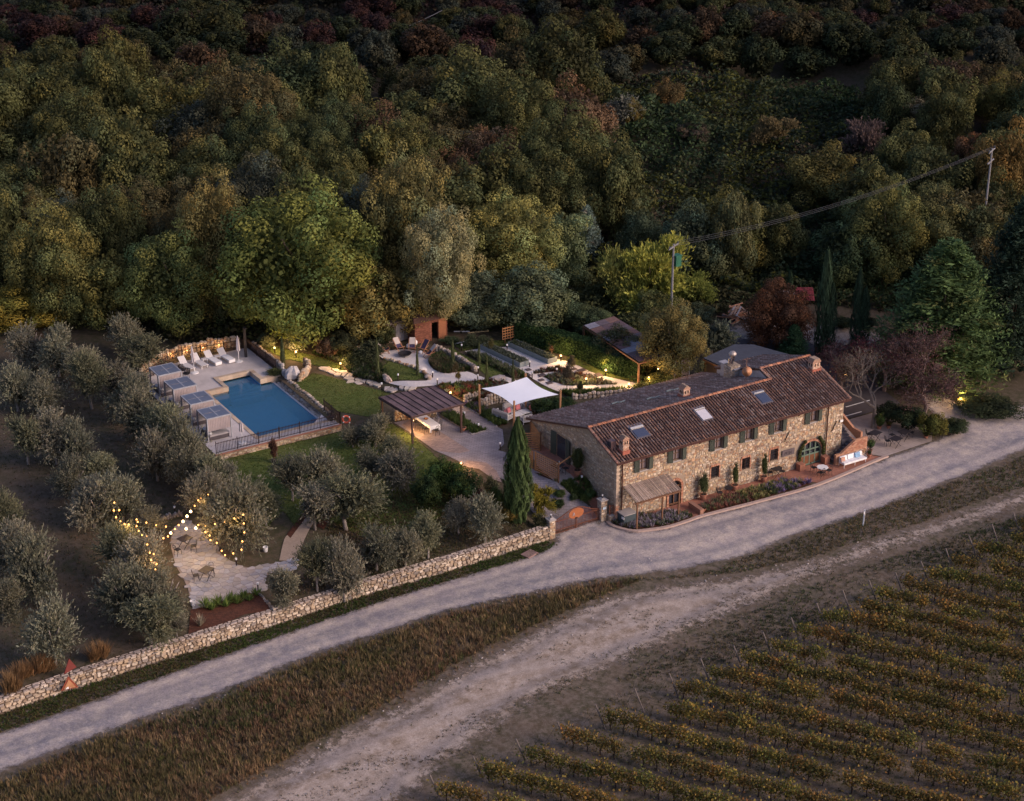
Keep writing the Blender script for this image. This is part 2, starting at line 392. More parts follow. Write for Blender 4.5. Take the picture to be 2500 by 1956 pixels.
def gridsheet(name, us, vs, zf, mat):
    U, V = np.meshgrid(us, vs); Z = zf(U, V); n, m = U.shape
    P = np.stack([U, V, Z], -1).reshape(-1, 3); i = np.arange((n - 1) * (m - 1)); r, c = i // (m - 1), i % (m - 1); a = r * m + c
    F = np.stack([a, a + 1, a + m + 1, a + m], 1); me = npmesh(name, P, F, np.ones((len(F), 3)), mat)
    me.polygons.foreach_set('use_smooth', [True] * len(F)); o = link(name, me); o['kind'] = 'structure'; return o
us = np.concatenate([np.arange(-700, -80, 31), np.arange(-80, 140, 2.0), np.arange(140, 760, 31)])
vs = np.concatenate([np.arange(-500, -60, 22), np.arange(-60, .9, .75), [.9, 1.4], np.arange(3, 60, 6), np.arange(60, 760, 35)])
gridsheet('ground', us, vs, lambda U, V: np.where(V > 1, np.where(U < 22, -4.2, -2.6), hl(U, V)), M_low)
us = np.concatenate([np.arange(-420, -80, 17), np.arange(-80, -44, 1.5), np.arange(-44, 40, .5), np.arange(40, 100, 2), np.arange(100, 460, 15)])
tt = np.concatenate([np.arange(0, 26, .5), np.arange(26, 60, 2), np.arange(60, 220, 4), np.arange(220, 640, 24)])
def upper(U, T):
    return None
U, T = np.meshgrid(us, tt); V0 = np.where(U < -5.2, wallV(U) + .28, .45); V = V0 * np.clip(1 - T / 6, 0, 1) + T + 0; Z = hu(U, V)
n, m = U.shape; P = np.stack([U, V, Z], -1).reshape(-1, 3); i = np.arange((n - 1) * (m - 1)); r, c = i // (m - 1), i % (m - 1); a = r * m + c
F = np.stack([a, a + 1, a + m + 1, a + m], 1)
fc = P[F].mean(1)
keep = ~((fc[:, 0] > .6) & (fc[:, 0] < 22) & (fc[:, 1] > -1) & (fc[:, 1] < 11.5))          # no earth inside the farmhouse
keep &= ~((fc[:, 0] > -22.6) & (fc[:, 0] < -12.6) & (fc[:, 1] > 23.3) & (fc[:, 1] < 38))   # nor inside the pool
me = npmesh('hillside', P, F[keep], np.ones((keep.sum(), 3)), M_up); me.polygons.foreach_set('use_smooth', [True] * int(keep.sum()))
o = link('terrain', me); o['kind'] = 'structure'

# main gravel road (upper edge px, lower edge px)
rt = [(-75, -5.2), (-60, -4.0), (-49, -3.0), (-45.8, -2.9), (-41, -2.4), (-33.1, -1.9), (-27.1, -1.4), (-19.5, -1.0), (-12, -1.1), (-7.5, -1.0), (-5.6, -.1), (-5.1, 1.0), (-.8, 1.0), (-.5, -.3), (.4, -1.9), (2.6, -2.75), (5.7, -2.75), (12, -3.1), (17.8, -3.2), (24.5, -2.3), (30, -2.0), (33.4, -1.5), (34.6, 1.5), (36.2, 6), (39, 6), (38.6, 1.2), (40.5, -.2), (46, -.7), (60, -1), (90, -2)]
rb = [(90, -10), (60, -8.2), (46, -7.2), (36.4, -7.2), (28, -8.1), (17.5, -8.8), (11.8, -8.7), (5.2, -9.3), (-.3, -8.4), (-5.3, -6.8), (-12.8, -5.6), (-17.6, -4.9), (-28.8, -5.2), (-35.1, -6.2), (-43.9, -6.6), (-50.5, -7.3), (-60, -8.3), (-75, -10)]
drape('gravel_road', buf(rt + rb, .25), .035, M_road, 1.0, fade=.9)
tk = [(-80, -27), (-60, -21), (-50, -18.5), (-39.1, -15.9), (-34.2, -14.8), (-30.3, -13.6), (-25.2, -12.7), (-19.3, -11.0), (-14, -10.0), (-8, -8.6), (-2, -9.3), (4, -11.4), (12, -12.0), (24.1, -12.0), (31.8, -11.7), (50, -12.5), (80, -14)]
tb = [(80, -17), (50, -15), (30.9, -14.0), (22.2, -14.2), (14.8, -14.3), (8, -14.4), (1, -15.0), (-8.3, -16.2), (-17, -17.0), (-24.3, -19.2), (-29.3, -21.5), (-40, -25), (-60, -31), (-80, -38)]
drape('dirt_track', buf(tk + tb, .4), .03, M_track, 1.0, fade=2.2)
M_pot = groundmat('loose_edge_gravel', (.45, .40, .37), (.38, .35, .34), (.55, .48, .43), s1=.5, s2=3, bmp=.4)

# lawns
LAWNS = {'a': gl(2, [(330, 640), (450, 585), (560, 500), (800, 560), (1130, 650), (1330, 700), (1480, 730), (1310, 780), (1330, 960), (1180, 1000), (960, 960), (800, 930), (640, 850), (480, 740)]),
         'b': gl(2, [(0, 200), (160, 215), (350, 262), (560, 310), (720, 350), (850, 405), (990, 515), (870, 490), (700, 450), (560, 420), (300, 360), (230, 380), (200, 330), (0, 235)]),
         'c': gl(2, [(1330, 352), (1500, 392), (1700, 470), (1800, 520), (1860, 575), (1700, 590), (1440, 600), (1390, 520), (1330, 480)]),
         'd': gl(3, [(40, 275), (180, 270), (260, 330), (420, 405), (640, 470), (680, 520), (620, 560), (500, 555), (430, 480), (330, 425), (210, 365)]),
         'e': gl(3, [(190, 240), (400, 205), (700, 200), (760, 230), (700, 262), (500, 262), (300, 300), (230, 320)]),
         'f': gl(3, [(1180, 385), (1290, 360), (1960, 590), (1950, 620), (1180, 395)]),
         'g': [g(*p) for p in [(545, 1120), (700, 1085), (840, 1052), (905, 1040), (960, 1035), (1010, 1068), (1060, 1110), (1090, 1150), (1100, 1240), (1010, 1310), (900, 1320), (800, 1270), (720, 1290), (690, 1250), (620, 1330), (570, 1230)]],
         'h': gl(3, [(940, 570), (1190, 690), (1190, 740), (1040, 700), (960, 640)])}
for k, p in LAWNS.items(): drape('lawn', buf(p, .1), .045 if k == 'h' else .04, M_lawn, 1.0, fade=.3)

# gravel garden paths: white terrace with the fire pit, flowing down to the parterre
WP = gl(2, [(1290, 300), (1400, 262), (1560, 248), (1720, 262), (1860, 300), (1890, 350), (1850, 400), (1900, 468), (2000, 505), (2100, 518)]) + gl(3, [(130, 520), (310, 500), (400, 535), (480, 562), (430, 590), (200, 612), (20, 632)]) + gl(2, [(1900, 650), (1700, 665), (1560, 655), (1470, 640), (1400, 612), (1600, 598), (1820, 595), (1880, 560), (1790, 510), (1700, 462), (1500, 382), (1340, 350)])
drape('garden_path', smoothline(WP + [WP[0]], 2)[:-1], .06, M_white, 1.0)
drape('garden_path', gl(3, [(500, 572), (560, 552), (660, 548), (760, 575), (840, 610), (900, 640), (870, 690), (760, 650), (700, 600), (600, 580)]), .066, M_white, 1.0)
drape('garden_path', gl(3, [(290, 308), (480, 275), (690, 268), (720, 262), (790, 235), (1180, 385), (1960, 622), (1850, 668), (1270, 692), (1185, 692), (1000, 605), (930, 565), (800, 480), (620, 420), (430, 372)]), .06, M_white, 1.0)
# planting beds (mulch)
BEDS = {'fire': gl(2, [(1850, 395), (1900, 330), (2000, 300), (2183, 440)]) + gl(3, [(340, 480), (300, 500), (130, 520), (60, 512)]),
        'mid': gl(2, [(560, 300), (800, 260), (1000, 250), (1230, 330), (1340, 480), (1400, 560), (1380, 605), (1200, 592), (1050, 560), (980, 500), (880, 400), (700, 345)]),
        'red': gl(3, [(20, 640), (200, 620), (430, 598), (520, 585), (700, 612), (770, 660), (640, 690), (560, 740), (420, 790), (280, 770), (100, 690)]),
        'tri': gl(3, [(1040, 553), (1160, 530), (1270, 505), (1480, 540), (1735, 625), (1260, 637)]),
        'two': gl(3, [(925, 512), (1130, 462), (1310, 475), (1200, 500), (950, 524)]),
        'low': gl(3, [(1190, 700), (1290, 700), (1860, 675), (1960, 640), (2000, 660), (1700, 715), (1300, 745)]),
        'dr1': gl(4, [(862, 560), (1030, 545), (1180, 640), (1300, 720), (1478, 795), (1310, 840), (1180, 760), (1000, 650)]),
        'dr2': gl(4, [(1190, 470), (1400, 450), (1560, 570), (1660, 640), (1760, 715), (1630, 740), (1440, 620)]),
        'fence': gl(7, [(360, 500), (630, 618), (800, 570), (990, 600), (1100, 740), (1060, 770), (850, 790), (800, 785)]),
        'red2': [g(*zp(10, *p)) for p in [(1035, 1290), (1180, 1250), (1640, 1112), (1760, 1190), (1830, 1318), (1560, 1420), (1240, 1500), (1010, 1555)]],
        'p1': [g(*zp(12, *p)) for p in [(0, 1080), (120, 920), (240, 800), (290, 815), (150, 950), (30, 1110)]],
        'p2': [g(*zp(12, *p)) for p in [(240, 1010), (330, 900), (440, 850), (460, 880), (340, 960), (300, 1040)]],
        'hedge': gl(3, [(500, 360), (640, 440), (800, 500), (880, 560), (760, 560), (640, 500), (300, 330)])}
for k, p in BEDS.items(): drape('planting_bed', p, {'hedge': .085, 'low': .08, 'red': .075, 'fire': .08, 'mid': .05}.get(k, .078 if k in ('tri', 'two') else .055), M_mulch, 1.0)
# driveway and paved paths
DRV = gl(4, [(320, 690), (500, 800), (640, 900), (830, 1040), (1000, 1110), (1180, 1200), (1500, 1280)]) + [(-5.6, 4), (-5.1, 1.0), (-.8, 1.0), (-1.1, 2.2), (-2.4, 4.2), (-2.9, 7.2), (-2.2, 9.2)] + gl(4, [(1640, 1040), (1720, 960), (1700, 780), (1620, 735), (1440, 620), (1185, 465), (1060, 505), (860, 545), (700, 600)])
drape('driveway', DRV, .035, M_drive, .5)
drape('brick_patch', gl(4, [(420, 720), (560, 640), (800, 700), (900, 800), (1290, 1050), (1150, 1080), (850, 1050), (640, 900)]), .047, M_brickp, .5)
drape('brick_patch', gl(4, [(1180, 1240), (1250, 1170), (1500, 1200), (1620, 1300), (1690, 1450), (1600, 1420), (1400, 1280)]), .047, M_brickp, .5)
drape('sandy_path', smoothline([g(*zp(12, *p)) for p in [(-60, 1290), (-20, 1120), (30, 1060), (130, 930), (240, 830), (400, 770), (520, 680), (600, 640), (690, 570)]], 3) + smoothline([g(*zp(12, *p)) for p in [(740, 590), (650, 680), (560, 730), (410, 830), (290, 910), (200, 1010), (120, 1180), (110, 1290)]], 3), .05, M_sand, .5)
drape('parking_yard', [(22.9, 5.2), (34, 5.2), (36, 14), (35, 22), (30, 26), (22.9, 14)], .045, plain('dark_asphalt', (.075, .065, .07), .9, .15, 2, bmp=.1), 2)
drape('gravel_yard', [g(1740, 800), g(1800, 790), g(2130, 790), g(2180, 820), g(2130, 850), g(1950, 845), g(1770, 830)], .05, M_track, 2, fade=1)
lines = MB()
for a, b in ((zp(9, 118, 1022), zp(9, 395, 943)), (zp(9, 105, 1130), zp(9, 300, 1075))):
    A = Vector(g(*a)); B = Vector(g(*b)); d = (B - A).normalized(); nrm = Vector((-d.y, d.x, 0)) * .06; k = 6
    for i in range(k):
        p, q = A.lerp(B, i / k), A.lerp(B, (i + 1) / k); vv = [p - nrm, q - nrm, q + nrm, p + nrm]
        lines.add([(v.x, v.y, float(H(v.x, v.y)) + .06) for v in vv], [(0, 1, 2, 3)])
struct('parking_line_markings', lines, plain('white_line_paint', (.75, .75, .75), .7, .05))
M_rp = drape('side_terrace', [(22.75, 5), (22.75, -.9), (24.8, -1.1), (25.6, -2.1), (31, -1.9), (32.3, -.6), (31.6, 1.6), (30.8, 5)], .05, M_beigep, 1)
drape('front_terrace', [(6.9, -2.55), (11.9, -2.95), (12.4, -1.2), (7.4, -.9)], .02, M_mulch, 1)
drape('front_terrace', [(5.2, -.05), (15.5, -.05), (15.5, -1.15), (7.0, -.95), (6.6, -2.4), (5.9, -2.6), (5.2, -2.2)], .05, M_terr, .5)
drape('front_terrace', [(15.5, -.05), (20.6, -.05), (20.8, -1.0), (24.6, -1.1), (25.4, -2.05), (24, -2.15), (17.8, -3.0), (17.0, -2.2), (15.5, -1.15)], .05, M_terr, .5)
drape('pergola_yard', [(.7, -.05), (5.2, -.05), (5.2, -2.3), (.7, -.5)], .045, M_terr, .5)
BEDF = [(-.15, .3), (-.25, -.7), (.5, -1.75), (1.6, -2.25), (3.2, -2.6), (5.0, -2.6), (5.6, -2.45), (4.9, -.9), (3.0, -.7), (2.2, -.1), (1.2, .15)]
drape('planting_bed', BEDF, .13, M_mulch, .5)
BEDW = [(7.0, -2.35), (6.95, -1.5), (9.5, -1.1), (15.6, -1.35), (17.2, -2.5), (17.0, -2.95), (12, -2.9)]
drape('planting_bed', BEDW, .13, M_mulch, .5)
# kerb along the front
kb = MB()
def kerb(mb, pts, w=.28, h=.16, step=None):
    for a, b in zip(pts[:-1], pts[1:]):
        a = Vector((*a[:2], 0)); b = Vector((*b[:2], 0)); d = (b - a); L = d.length; d.normalize(); z = float(hl(a.x, a.y)) if a.y < 1 and a.x > -6 else float(H(a.x, a.y))
        m = (a + b) / 2; mb.box((m.x, m.y, z + h / 2 - .05), (L + .01, w, h + .1), atan2(d.y, d.x), col=(1, 1, 1))
kerb(kb, smoothline([(-.5, .35), (-.5, -.6), (.3, -1.95), (1.6, -2.5), (3.2, -2.85), (5.2, -2.8), (6.6, -2.75), (12, -3.12), (17.6, -3.25), (24.3, -2.35), (25.8, -2.2)], 4))
struct('kerb', kb, plain('kerb_stone', (.42, .31, .26), .85, .12, 3))
kb = MB()
for pts in (gl(4, [(862, 560), (1000, 650), (1180, 760), (1310, 840), (1478, 795)]), gl(4, [(1190, 470), (1440, 620), (1630, 740)]), [(-1.0, 2.0), (-2.5, 4.1), (-3.05, 7.3), (-2.4, 9.4)]):
    kerb(kb, pts, .1, .1)
struct('bed_edging', kb, M_conc)
pw = MB()  # low parapets at the steps
pw.b2((6.3, -2.5, -2.25), (6.62, -.95, -1.75)); pw.b2((6.28, -2.52, -1.75), (6.64, -.93, -1.69), col=(1, 1, 1))
single('low_brick_wall', pw, plain('brick_cap', (.30, .16, .11), .85, .2, 5), 'low red brick wall beside the sunken steps in front of the farmhouse', 'wall')

# ================================================================ STONE COURSES
TAN = [(.46, .34, .21), (.40, .28, .17), (.52, .41, .28), (.36, .22, .13), (.58, .47, .35), (.33, .27, .21), (.47, .30, .18), (.25, .16, .11), (.44, .36, .27)]
GREY = [(.36, .30, .25), (.30, .26, .23), (.42, .36, .30), (.26, .22, .19), (.46, .41, .36), (.38, .29, .21)]
def octa(mb, fmap, s0, s1, t0, t1, d, col, R):
    """one dressed stone: octagon face proud by d, sides back to the wall"""
    w, h = s1 - s0, t1 - t0; c = min(w, h) * R.uniform(.18, .42)
    J = lambda: R.uniform(-.3, .22) * c
    pts = [(s0 + c, t0 + J()), (s1 - c, t0 + J()), (s1 + J(), t0 + c), (s1 + J(), t1 - c), (s1 - c, t1 + J()), (s0 + c, t1 + J()), (s0 + J(), t1 - c), (s0 + J(), t0 + c)]
    cx, cy = (s0 + s1) / 2, (t0 + t1) / 2; k = .84
    vs = [fmap(x, y, -.03) for x, y in pts] + [fmap(cx + (x - cx) * k, cy + (y - cy) * k, d + R.uniform(-.008, .008)) for x, y in pts]
    return vs, [(i, (i + 1) % 8, 8 + (i + 1) % 8, 8 + i) for i in range(8)] + [tuple(range(8, 16))]
def stones(mb, fmap, s0, s1, t0, tf, holes=(), course=.2, pal=TAN, seed=1, wmin=.16, wmax=.46, d=.035, gap=.02, out=None):
    R = random.Random(seed); t = t0
    while True:
        h = course * R.uniform(.7, 1.35); s = s0 - R.uniform(0, .2); any_ = False
        while s < s1:
            w = R.uniform(wmin, wmax); a, b = max(s, s0), min(s + w, s1)
            if b - a > .06:
                hh = h * (R.uniform(.72, 1.12) if R.random() < .8 else R.uniform(1.3, 1.9)); dn = R.uniform(-.14, .2) * h
                top = min(t + hh + dn, tf((a + b) / 2) - .01)
                if top - t > .05:
                    any_ = True; jj = dn * 3.3
                    if not any(a < x1 and b > x0 and t < y1 and top > y0 for x0, x1, y0, y1 in holes):
                        vs, fs = octa(mb, fmap, a + gap / 2, b - gap / 2, t + gap / 2 + jj * .3, top - gap / 2, R.uniform(.4, 1) * d, None, R)
                        cc = R.choice(pal); q = R.uniform(.8, 1.2); cc = tuple(min(.75, x * q) for x in cc)
                        if out is None: mb.add(vs, fs, cc)
                        else: out.append((vs, fs, cc))
            s += w
        t += h
        if t > max(tf(s0), tf(s1), tf((s0 + s1) / 2)) + .1: break

# roadside retaining wall: core, then each stone of the long face
rw = thing('dry_stone_wall', 'long low dry stone retaining wall along the gravel road', 'wall', (-30, -.2, -2.2))
core = MB(); xs = [-62 + i * 1.0 for i in range(57)] + [-5.6]
for a, b in zip(xs[:-1], xs[1:]):
    va, vb = wallV(a), wallV(b); top = -1.14
    core.add([(a, va, -2.6), (b, vb, -2.6), (b, vb, top), (a, va, top), (a, va + .5, -2.6), (b, vb + .5, -2.6), (b, vb + .5, top), (a, va + .5, top)], [(0, 1, 2, 3), (3, 2, 6, 7), (4, 7, 6, 5)])
part('wall_core', core, M_mortarD, rw)
st = []
def fW(s, t, d): return (s, float(wallV(s)) - d - .02, t)
stones(None, fW, -60, -5.7, -2.28, lambda s: -1.18, course=.19, pal=[(.43, .34, .25), (.35, .27, .20), (.50, .41, .31), (.28, .21, .15), (.58, .49, .39), (.26, .22, .19), (.40, .30, .20)], seed=3, wmin=.2, wmax=.52, d=.09, gap=.03, out=st)
def fT(s, t, d): return (s, float(wallV(s)) + t, -1.16 + d)
stones(None, fT, -60, -5.7, -.04, lambda s: .52, course=.26, pal=[(.44, .36, .3), (.36, .30, .26), (.5, .42, .35), (.3, .25, .22)], seed=4, wmin=.25, wmax=.6, d=.08, gap=.035, out=st)
def near(v): x, y, z = v[0][8]; px, py, dep = proj(x, y, z); return dep if -60 < px < 1400 else 999
st.sort(key=lambda v: (near(v), v[0][0][0]))
rest = MB()
for i, (vs, fs, cc) in enumerate(st):
    if i < 300:
        m = MB(); m.add(vs, fs, cc); part('stone', m, M_stoneA, rw)
    else: rest.add(vs, fs, cc)
part('far_stones', rest, M_stoneA, rw, kind='stuff')

# ================================================================ POOL
M_deck = tiledmat('travertine_deck', (.55, .50, .48), 1, (.42, .37, .35), 1.2, .6, pi / 2, .04, .8, .006)
PX0, PX1, PY0, PY1 = -19.0, -13.05, 24.2, 34.6; SX0, SX1, SY1 = -17.1, -14.1, 36.9
dk = MB()
def slab(x0, x1, y0, y1, z0=-1.3, z1=.02): dk.b2((x0, y0, z0), (x1, y1, z1))
for r in ((-23.3, PX0 - .35, 22.9, 42.2), (PX0 - .35, -12.2, 22.9, PY0 - .35), (PX0 - .35, SX0 - .35, PY1 + .4, 42.2), (SX0 - .35, SX1 + .4, SY1 + .35, 42.2), (SX1 + .4, -12.0, PY1 + .45, 42.2)): slab(*r)
struct('pool_deck', dk, M_deck)
pool = thing('swimming_pool', 'blue rectangular swimming pool with a stepped stone inlet at its far end', 'pool', ((PX0 + PX1) / 2, (PY0 + PY1) / 2, 0))
M_pool = plain('pool_plaster', (.14, .42, .68), .6, .06, 1)
sh = MB(); zb = -1.7
sh.b2((PX0, PY0, zb - .1), (PX1, PY1, zb)); sh.b2((PX0 - .1, PY0, zb), (PX0, PY1, -.05)); sh.b2((PX1, PY0, zb), (PX1 + .12, PY1, -.44)); sh.b2((PX0, PY0 - .1, zb), (PX1, PY0, -.05)); sh.b2((PX0, PY1, zb), (SX0, PY1 + .1, -.3)); sh.b2((SX1, PY1, zb), (PX1, PY1 + .1, -.3))
sh.b2((SX0, PY1 + .1, zb), (SX1, SY1, -1.15)); sh.b2((SX0 - .1, PY1, zb), (SX0, SY1 + .1, -.3)); sh.b2((SX1, PY1 + .1, zb), (SX1 + .1, SY1 + .1, -.3)); sh.b2((SX0, SY1, zb), (SX1, SY1 + .1, -.3))
part('pool_shell', sh, M_pool, pool)
sp = MB(); 
for i in range(3): sp.b2((SX0, PY1 - .35 * (2 - i) - .0, -1.6 + i * .14), (SX1, PY1 - .35 * (1 - i), -1.05 + i * .2))
for i in range(3): sp.b2((SX1 - 1.25 + i * .4, PY1 + .5, -1.15 + i * .22 - .2), (SX1 - .0, SY1, -1.15 + (i + 1) * .22))
part('pool_steps', sp, plain('pool_step_plaster', (.22, .5, .72), .6, .05), pool)
wm, nt, bs = nodemat('pool_water'); tr = N(nt, 'ShaderNodeBsdfTransparent'); tr.inputs[0].default_value = (.66, .86, .95, 1)
gs = N(nt, 'ShaderNodeBsdfGlossy'); gs.inputs['Roughness'].default_value = .06; df = N(nt, 'ShaderNodeBsdfDiffuse'); df.inputs[0].default_value = (.09, .28, .48, 1)
fr = N(nt, 'ShaderNodeFresnel'); fr.inputs[0].default_value = 1.33; m1 = N(nt, 'ShaderNodeMixShader'); m1.inputs[0].default_value = .45; m2 = N(nt, 'ShaderNodeMixShader')
nt.links.new(tr.outputs[0], m1.inputs[1]); nt.links.new(df.outputs[0], m1.inputs[2]); nt.links.new(fr.outputs[0], m2.inputs[0]); nt.links.new(m1.outputs[0], m2.inputs[1]); nt.links.new(gs.outputs[0], m2.inputs[2])
nt.links.new(m2.outputs[0], nt.nodes['Material Output'].inputs[0]); bw = N(nt, 'ShaderNodeBump'); bw.inputs['Strength'].default_value = .12; nw = noise(nt, 2.2, 2); nt.links.new(nw.outputs[0], bw.inputs['Height']); nt.links.new(bw.outputs[0], gs.inputs['Normal'])
wt = MB(); wz = -.42
wt.add([(PX0, PY0, wz), (PX1 + .12, PY0, wz), (PX1 + .12, PY1, wz), (SX1, PY1, wz), (SX1, SY1, wz), (SX0, SY1, wz), (SX0, PY1, wz), (PX0, PY1, wz)], [tuple(range(8))])
part('water', wt, wm, pool)
R = random.Random(5); M_cop = plain('coping_stone', None, .8, .12, 3, attr=True, bmp=.1)
def coping(x0, y0, x1, y1, w, z0, z1, side):
    """row of coping slabs along a straight edge"""
    L = math.hypot(x1 - x0, y1 - y0); n = max(1, round(L / .62)); cc = [(.46, .36, .26), (.52, .41, .30), (.42, .31, .22), (.50, .42, .33)]
    for i in range(n):
        a, b = i / n, (i + 1) / n; m = MB(); xa, ya, xb, yb = x0 + (x1 - x0) * a, y0 + (y1 - y0) * a, x0 + (x1 - x0) * b, y0 + (y1 - y0) * b
        dx, dy = (x1 - x0) / L, (y1 - y0) / L; gx = .006
        m.box(((xa + xb) / 2 + side[0] * w / 2, (ya + yb) / 2 + side[1] * w / 2, (z0 + z1) / 2), (L / n - gx, w, z1 - z0 + R.uniform(-.006, .006)), atan2(dy, dx), col=vy(R.choice(cc), R.uniform(.9, 1.1)))
        part('coping_slab', m, M_cop, pool)
coping(PX0, PY0 - .35, PX0, PY1, .35, -.5, .05, (-1, 0)); coping(PX0, PY0, PX1 + .4, PY0, .35, -.5, .05, (0, -1))
coping(PX0 - .35, PY1, SX0, PY1, .4, -.6, .12, (0, 1)); coping(SX1, PY1, PX1 + .9, PY1, .45, -.6, .14, (0, 1))
coping(SX0, PY1 + .4, SX0, SY1 + .35, .35, -.6, .12, (-1, 0)); coping(SX0, SY1, SX1 + .4, SY1, .35, -.6, .12, (0, 1)); coping(SX1, PY1 + .45, SX1, SY1, .4, -.6, .12, (1, 0))
rm = MB(); rm.b2((PX1 + .12, PY0 - .35, -1.3), (PX1 + .3, PY1, -.40), col=(.5, .52, .55)); part('overflow_rim', rm, plain('rim_stone', (.42, .43, .46), .6, .1), pool)
for p in ((-13.6, 24.0),):
    m = MB(); m.add([(PX1 - .9, PY0, .03), (PX1 + .4, PY0 - .0, .03), (PX1 + .4, PY0 + 1.2, .03), (PX1 + .4, PY0, -.6), (PX1 - .9, PY0, -.6), (PX1 + .4, PY0 + 1.2, -.6)], [(0, 1, 2), (0, 2, 5, 4), (1, 3, 5, 2), (0, 4, 3, 1)]); part('corner_slab', m, M_deck, pool)
# rough stone bank on the lawn side of the pool and under the front railing
pb = thing('rubble_bank', 'narrow bank of rough stones between pool edge and lawn', 'wall', (-12.4, 29.5, -.6)); stl = []
for row in range(4):
    v = 24.0 + row * .1
    while v < 34.2:
        d = R.uniform(.3, .6); m = MB(); m.rock((-12.6 + row * .24 + R.uniform(-.06, .06), v, -.45 + row * .14), (.42, d, .36), seed=int(v * 100) + row, col=vy(R.choice(GREY), R.uniform(.75, 1.1)), n=6)
        part('stone', m, M_stoneA, pb); v += d * .9
fw_ = thing('pool_retaining_wall', 'low brick and stone retaining wall under the front pool railing', 'wall', (-17.5, 22.85, -.6))
def fP(s, t, d): return (s, 22.88 - d, t)
m = MB(); m.b2((-23.35, 22.88, -1.3), (-12.0, 22.95, 0)); part('wall_core', m, M_mortar, fw_)
m = MB(); stones(m, fP, -23.3, -12.1, -.95, lambda s: -.12, course=.16, seed=9); part('stone_face', m, M_stoneA, fw_, kind='stuff')
for i in range(46):
    m = MB(); m.box((-23.2 + i * .245, 22.93, -.03), (.235, .28, .10), col=(.3, .14, .1)); part('brick', m, M_cop, fw_)

def railing(name, pts, label, hgt=1.0, gap=.13, colr='dark', zf=None, postgap=2.0, sz=.03, grp=None):
    """metal railing: posts, two rails, and the row of thin bars"""
    mt = plain('iron_dark', (.035, .022, .022), .55, .2, 3, .3) if colr == 'dark' else plain('iron_rust', (.16, .06, .035), .7, .25, 4, .2)
    t = thing(name, label, 'railing', pts[0], group=grp); zf = zf or (lambda x, y: pts[0][2])
    bars = MB(); top = MB(); bot = MB()
    for a, b in zip(pts[:-1], pts[1:]):
        L = math.hypot(b[0] - a[0], b[1] - a[1]); n = max(1, int(L / gap)); k = max(1, round(L / postgap))
        P = lambda s, z: (a[0] + (b[0] - a[0]) * s, a[1] + (b[1] - a[1]) * s, a[2] + (b[2] - a[2]) * s + z)
        for i in range(n + 1): bars.bar(P(i / n, .08), P(i / n, hgt), sz, n=4)
        top.bar(P(0, hgt - .08), P(1, hgt - .08), .035, n=4); bot.bar(P(0, .12), P(1, .12), .03, n=4)
        for i in range(k + 1):
            m = MB(); m.bar(P(i / k, 0), P(i / k, hgt + .1), .05, n=4); part('post', m, mt, t)
    part('bars', bars, mt, t, kind='stuff'); part('top_rail', top, mt, t); part('bottom_rail', bot, mt, t); return t
railing('pool_railing', [(-23.2, 22.95, .02), (-12.1, 22.95, .02), (-12.05, 26.1, .02)], 'dark iron railing along the near edge of the pool deck')
railing('pool_railing', [(-23.2, 39.5, .02), (-18.6, 42.6, .02), (-12.1, 42.0, .02), (-11.95, 36.0, .02)], 'dark iron railing around the far sunlounger end of the pool deck')
# far lit rubble wall behind the loungers, right hand terrace wall
lw = thing('garden_retaining_wall', 'curved rubble wall glowing behind the poolside railing', 'wall', (-16, 43.4, 0)); m = MB()
pts = [(-23.4, 38.5), (-22.8, 40.5), (-21, 42.6), (-18.5, 43.5), (-15, 43.6), (-12.4, 42.8)]
def walkstones(mb, pts, h, w, seed, pal=TAN, base=lambda x, y: float(H(x, y)), sz=.34):
    R = random.Random(seed); line = smoothline(pts, 5)
    for a, b in zip(line[:-1], line[1:]):
        L = math.hypot(b[0] - a[0], b[1] - a[1]); k = max(1, round(L / sz))
        for i in range(k):
            x, y = a[0] + (b[0] - a[0]) * (i + .5) / k, a[1] + (b[1] - a[1]) * (i + .5) / k; z = 0
            while z < h:
                q = R.uniform(.8, 1.25) * sz * .75; mb.rock((x + R.uniform(-.04, .04), y + R.uniform(-.04, .04), base(x, y) + z + q / 2 - .05), (L / k * 1.2, w, q), seed=R.random(), n=6, col=vy(R.choice(pal), R.uniform(.8, 1.1)), rz=atan2(b[1] - a[1], b[0] - a[0])); z += q * .9
walkstones(m, pts, .9, .4, 1); part('stones', m, M_stoneA, lw, kind='stuff')
m = MB()
tw = thing('terrace_wall', 'straight stone wall outside the iron railing at the far right corner of the pool deck', 'wall', (-11.6, 39, 0))
walkstones(m, [(-11.55, 35.3), (-11.5, 38), (-11.6, 41.8)], .55, .4, 2, GREY); part('stones', m, M_stoneA, tw, kind='stuff')
# ================================================================ FARMHOUSE
HU, HZ0, HE = 22.55, -2.2, 3.15           # length, front ground, eave of the front wall
SL1, SL2 = .34, .305                        # slope front / back
RV, RZ = 3.63, 4.42                       # ridge of the long part
house = thing('farmhouse', 'long two-storey stone farmhouse with terracotta roof and green shutters', 'house', (0, 0, HZ0))
M_glass = plain('window_glass', (.03, .035, .045), .08, .05, 1, spec=.8)
M_shut = plain('shutter_green', (.060, .070, .056), .6, .12, 4)
M_dgreen = plain('door_green', (.12, .17, .13), .55, .1, 4)
M_wood = plain('brown_wood', (.16, .08, .045), .7, .3, 6)
M_iron = plain('iron_dark', (.035, .022, .022), .55, .2, 3, .3)
M_tile = plain('roof_tile', None, .85, .35, 3, attr=True, bmp=.2)
M_under = plain('roof_pan', (.085, .045, .035), .9, .35, 5)
M_brick = plain('brick_trim', None, .85, .2, 8, attr=True, bmp=.2)
M_copper = plain('copper_pipe', (.10, .045, .035), .5, .2, 3, .5)
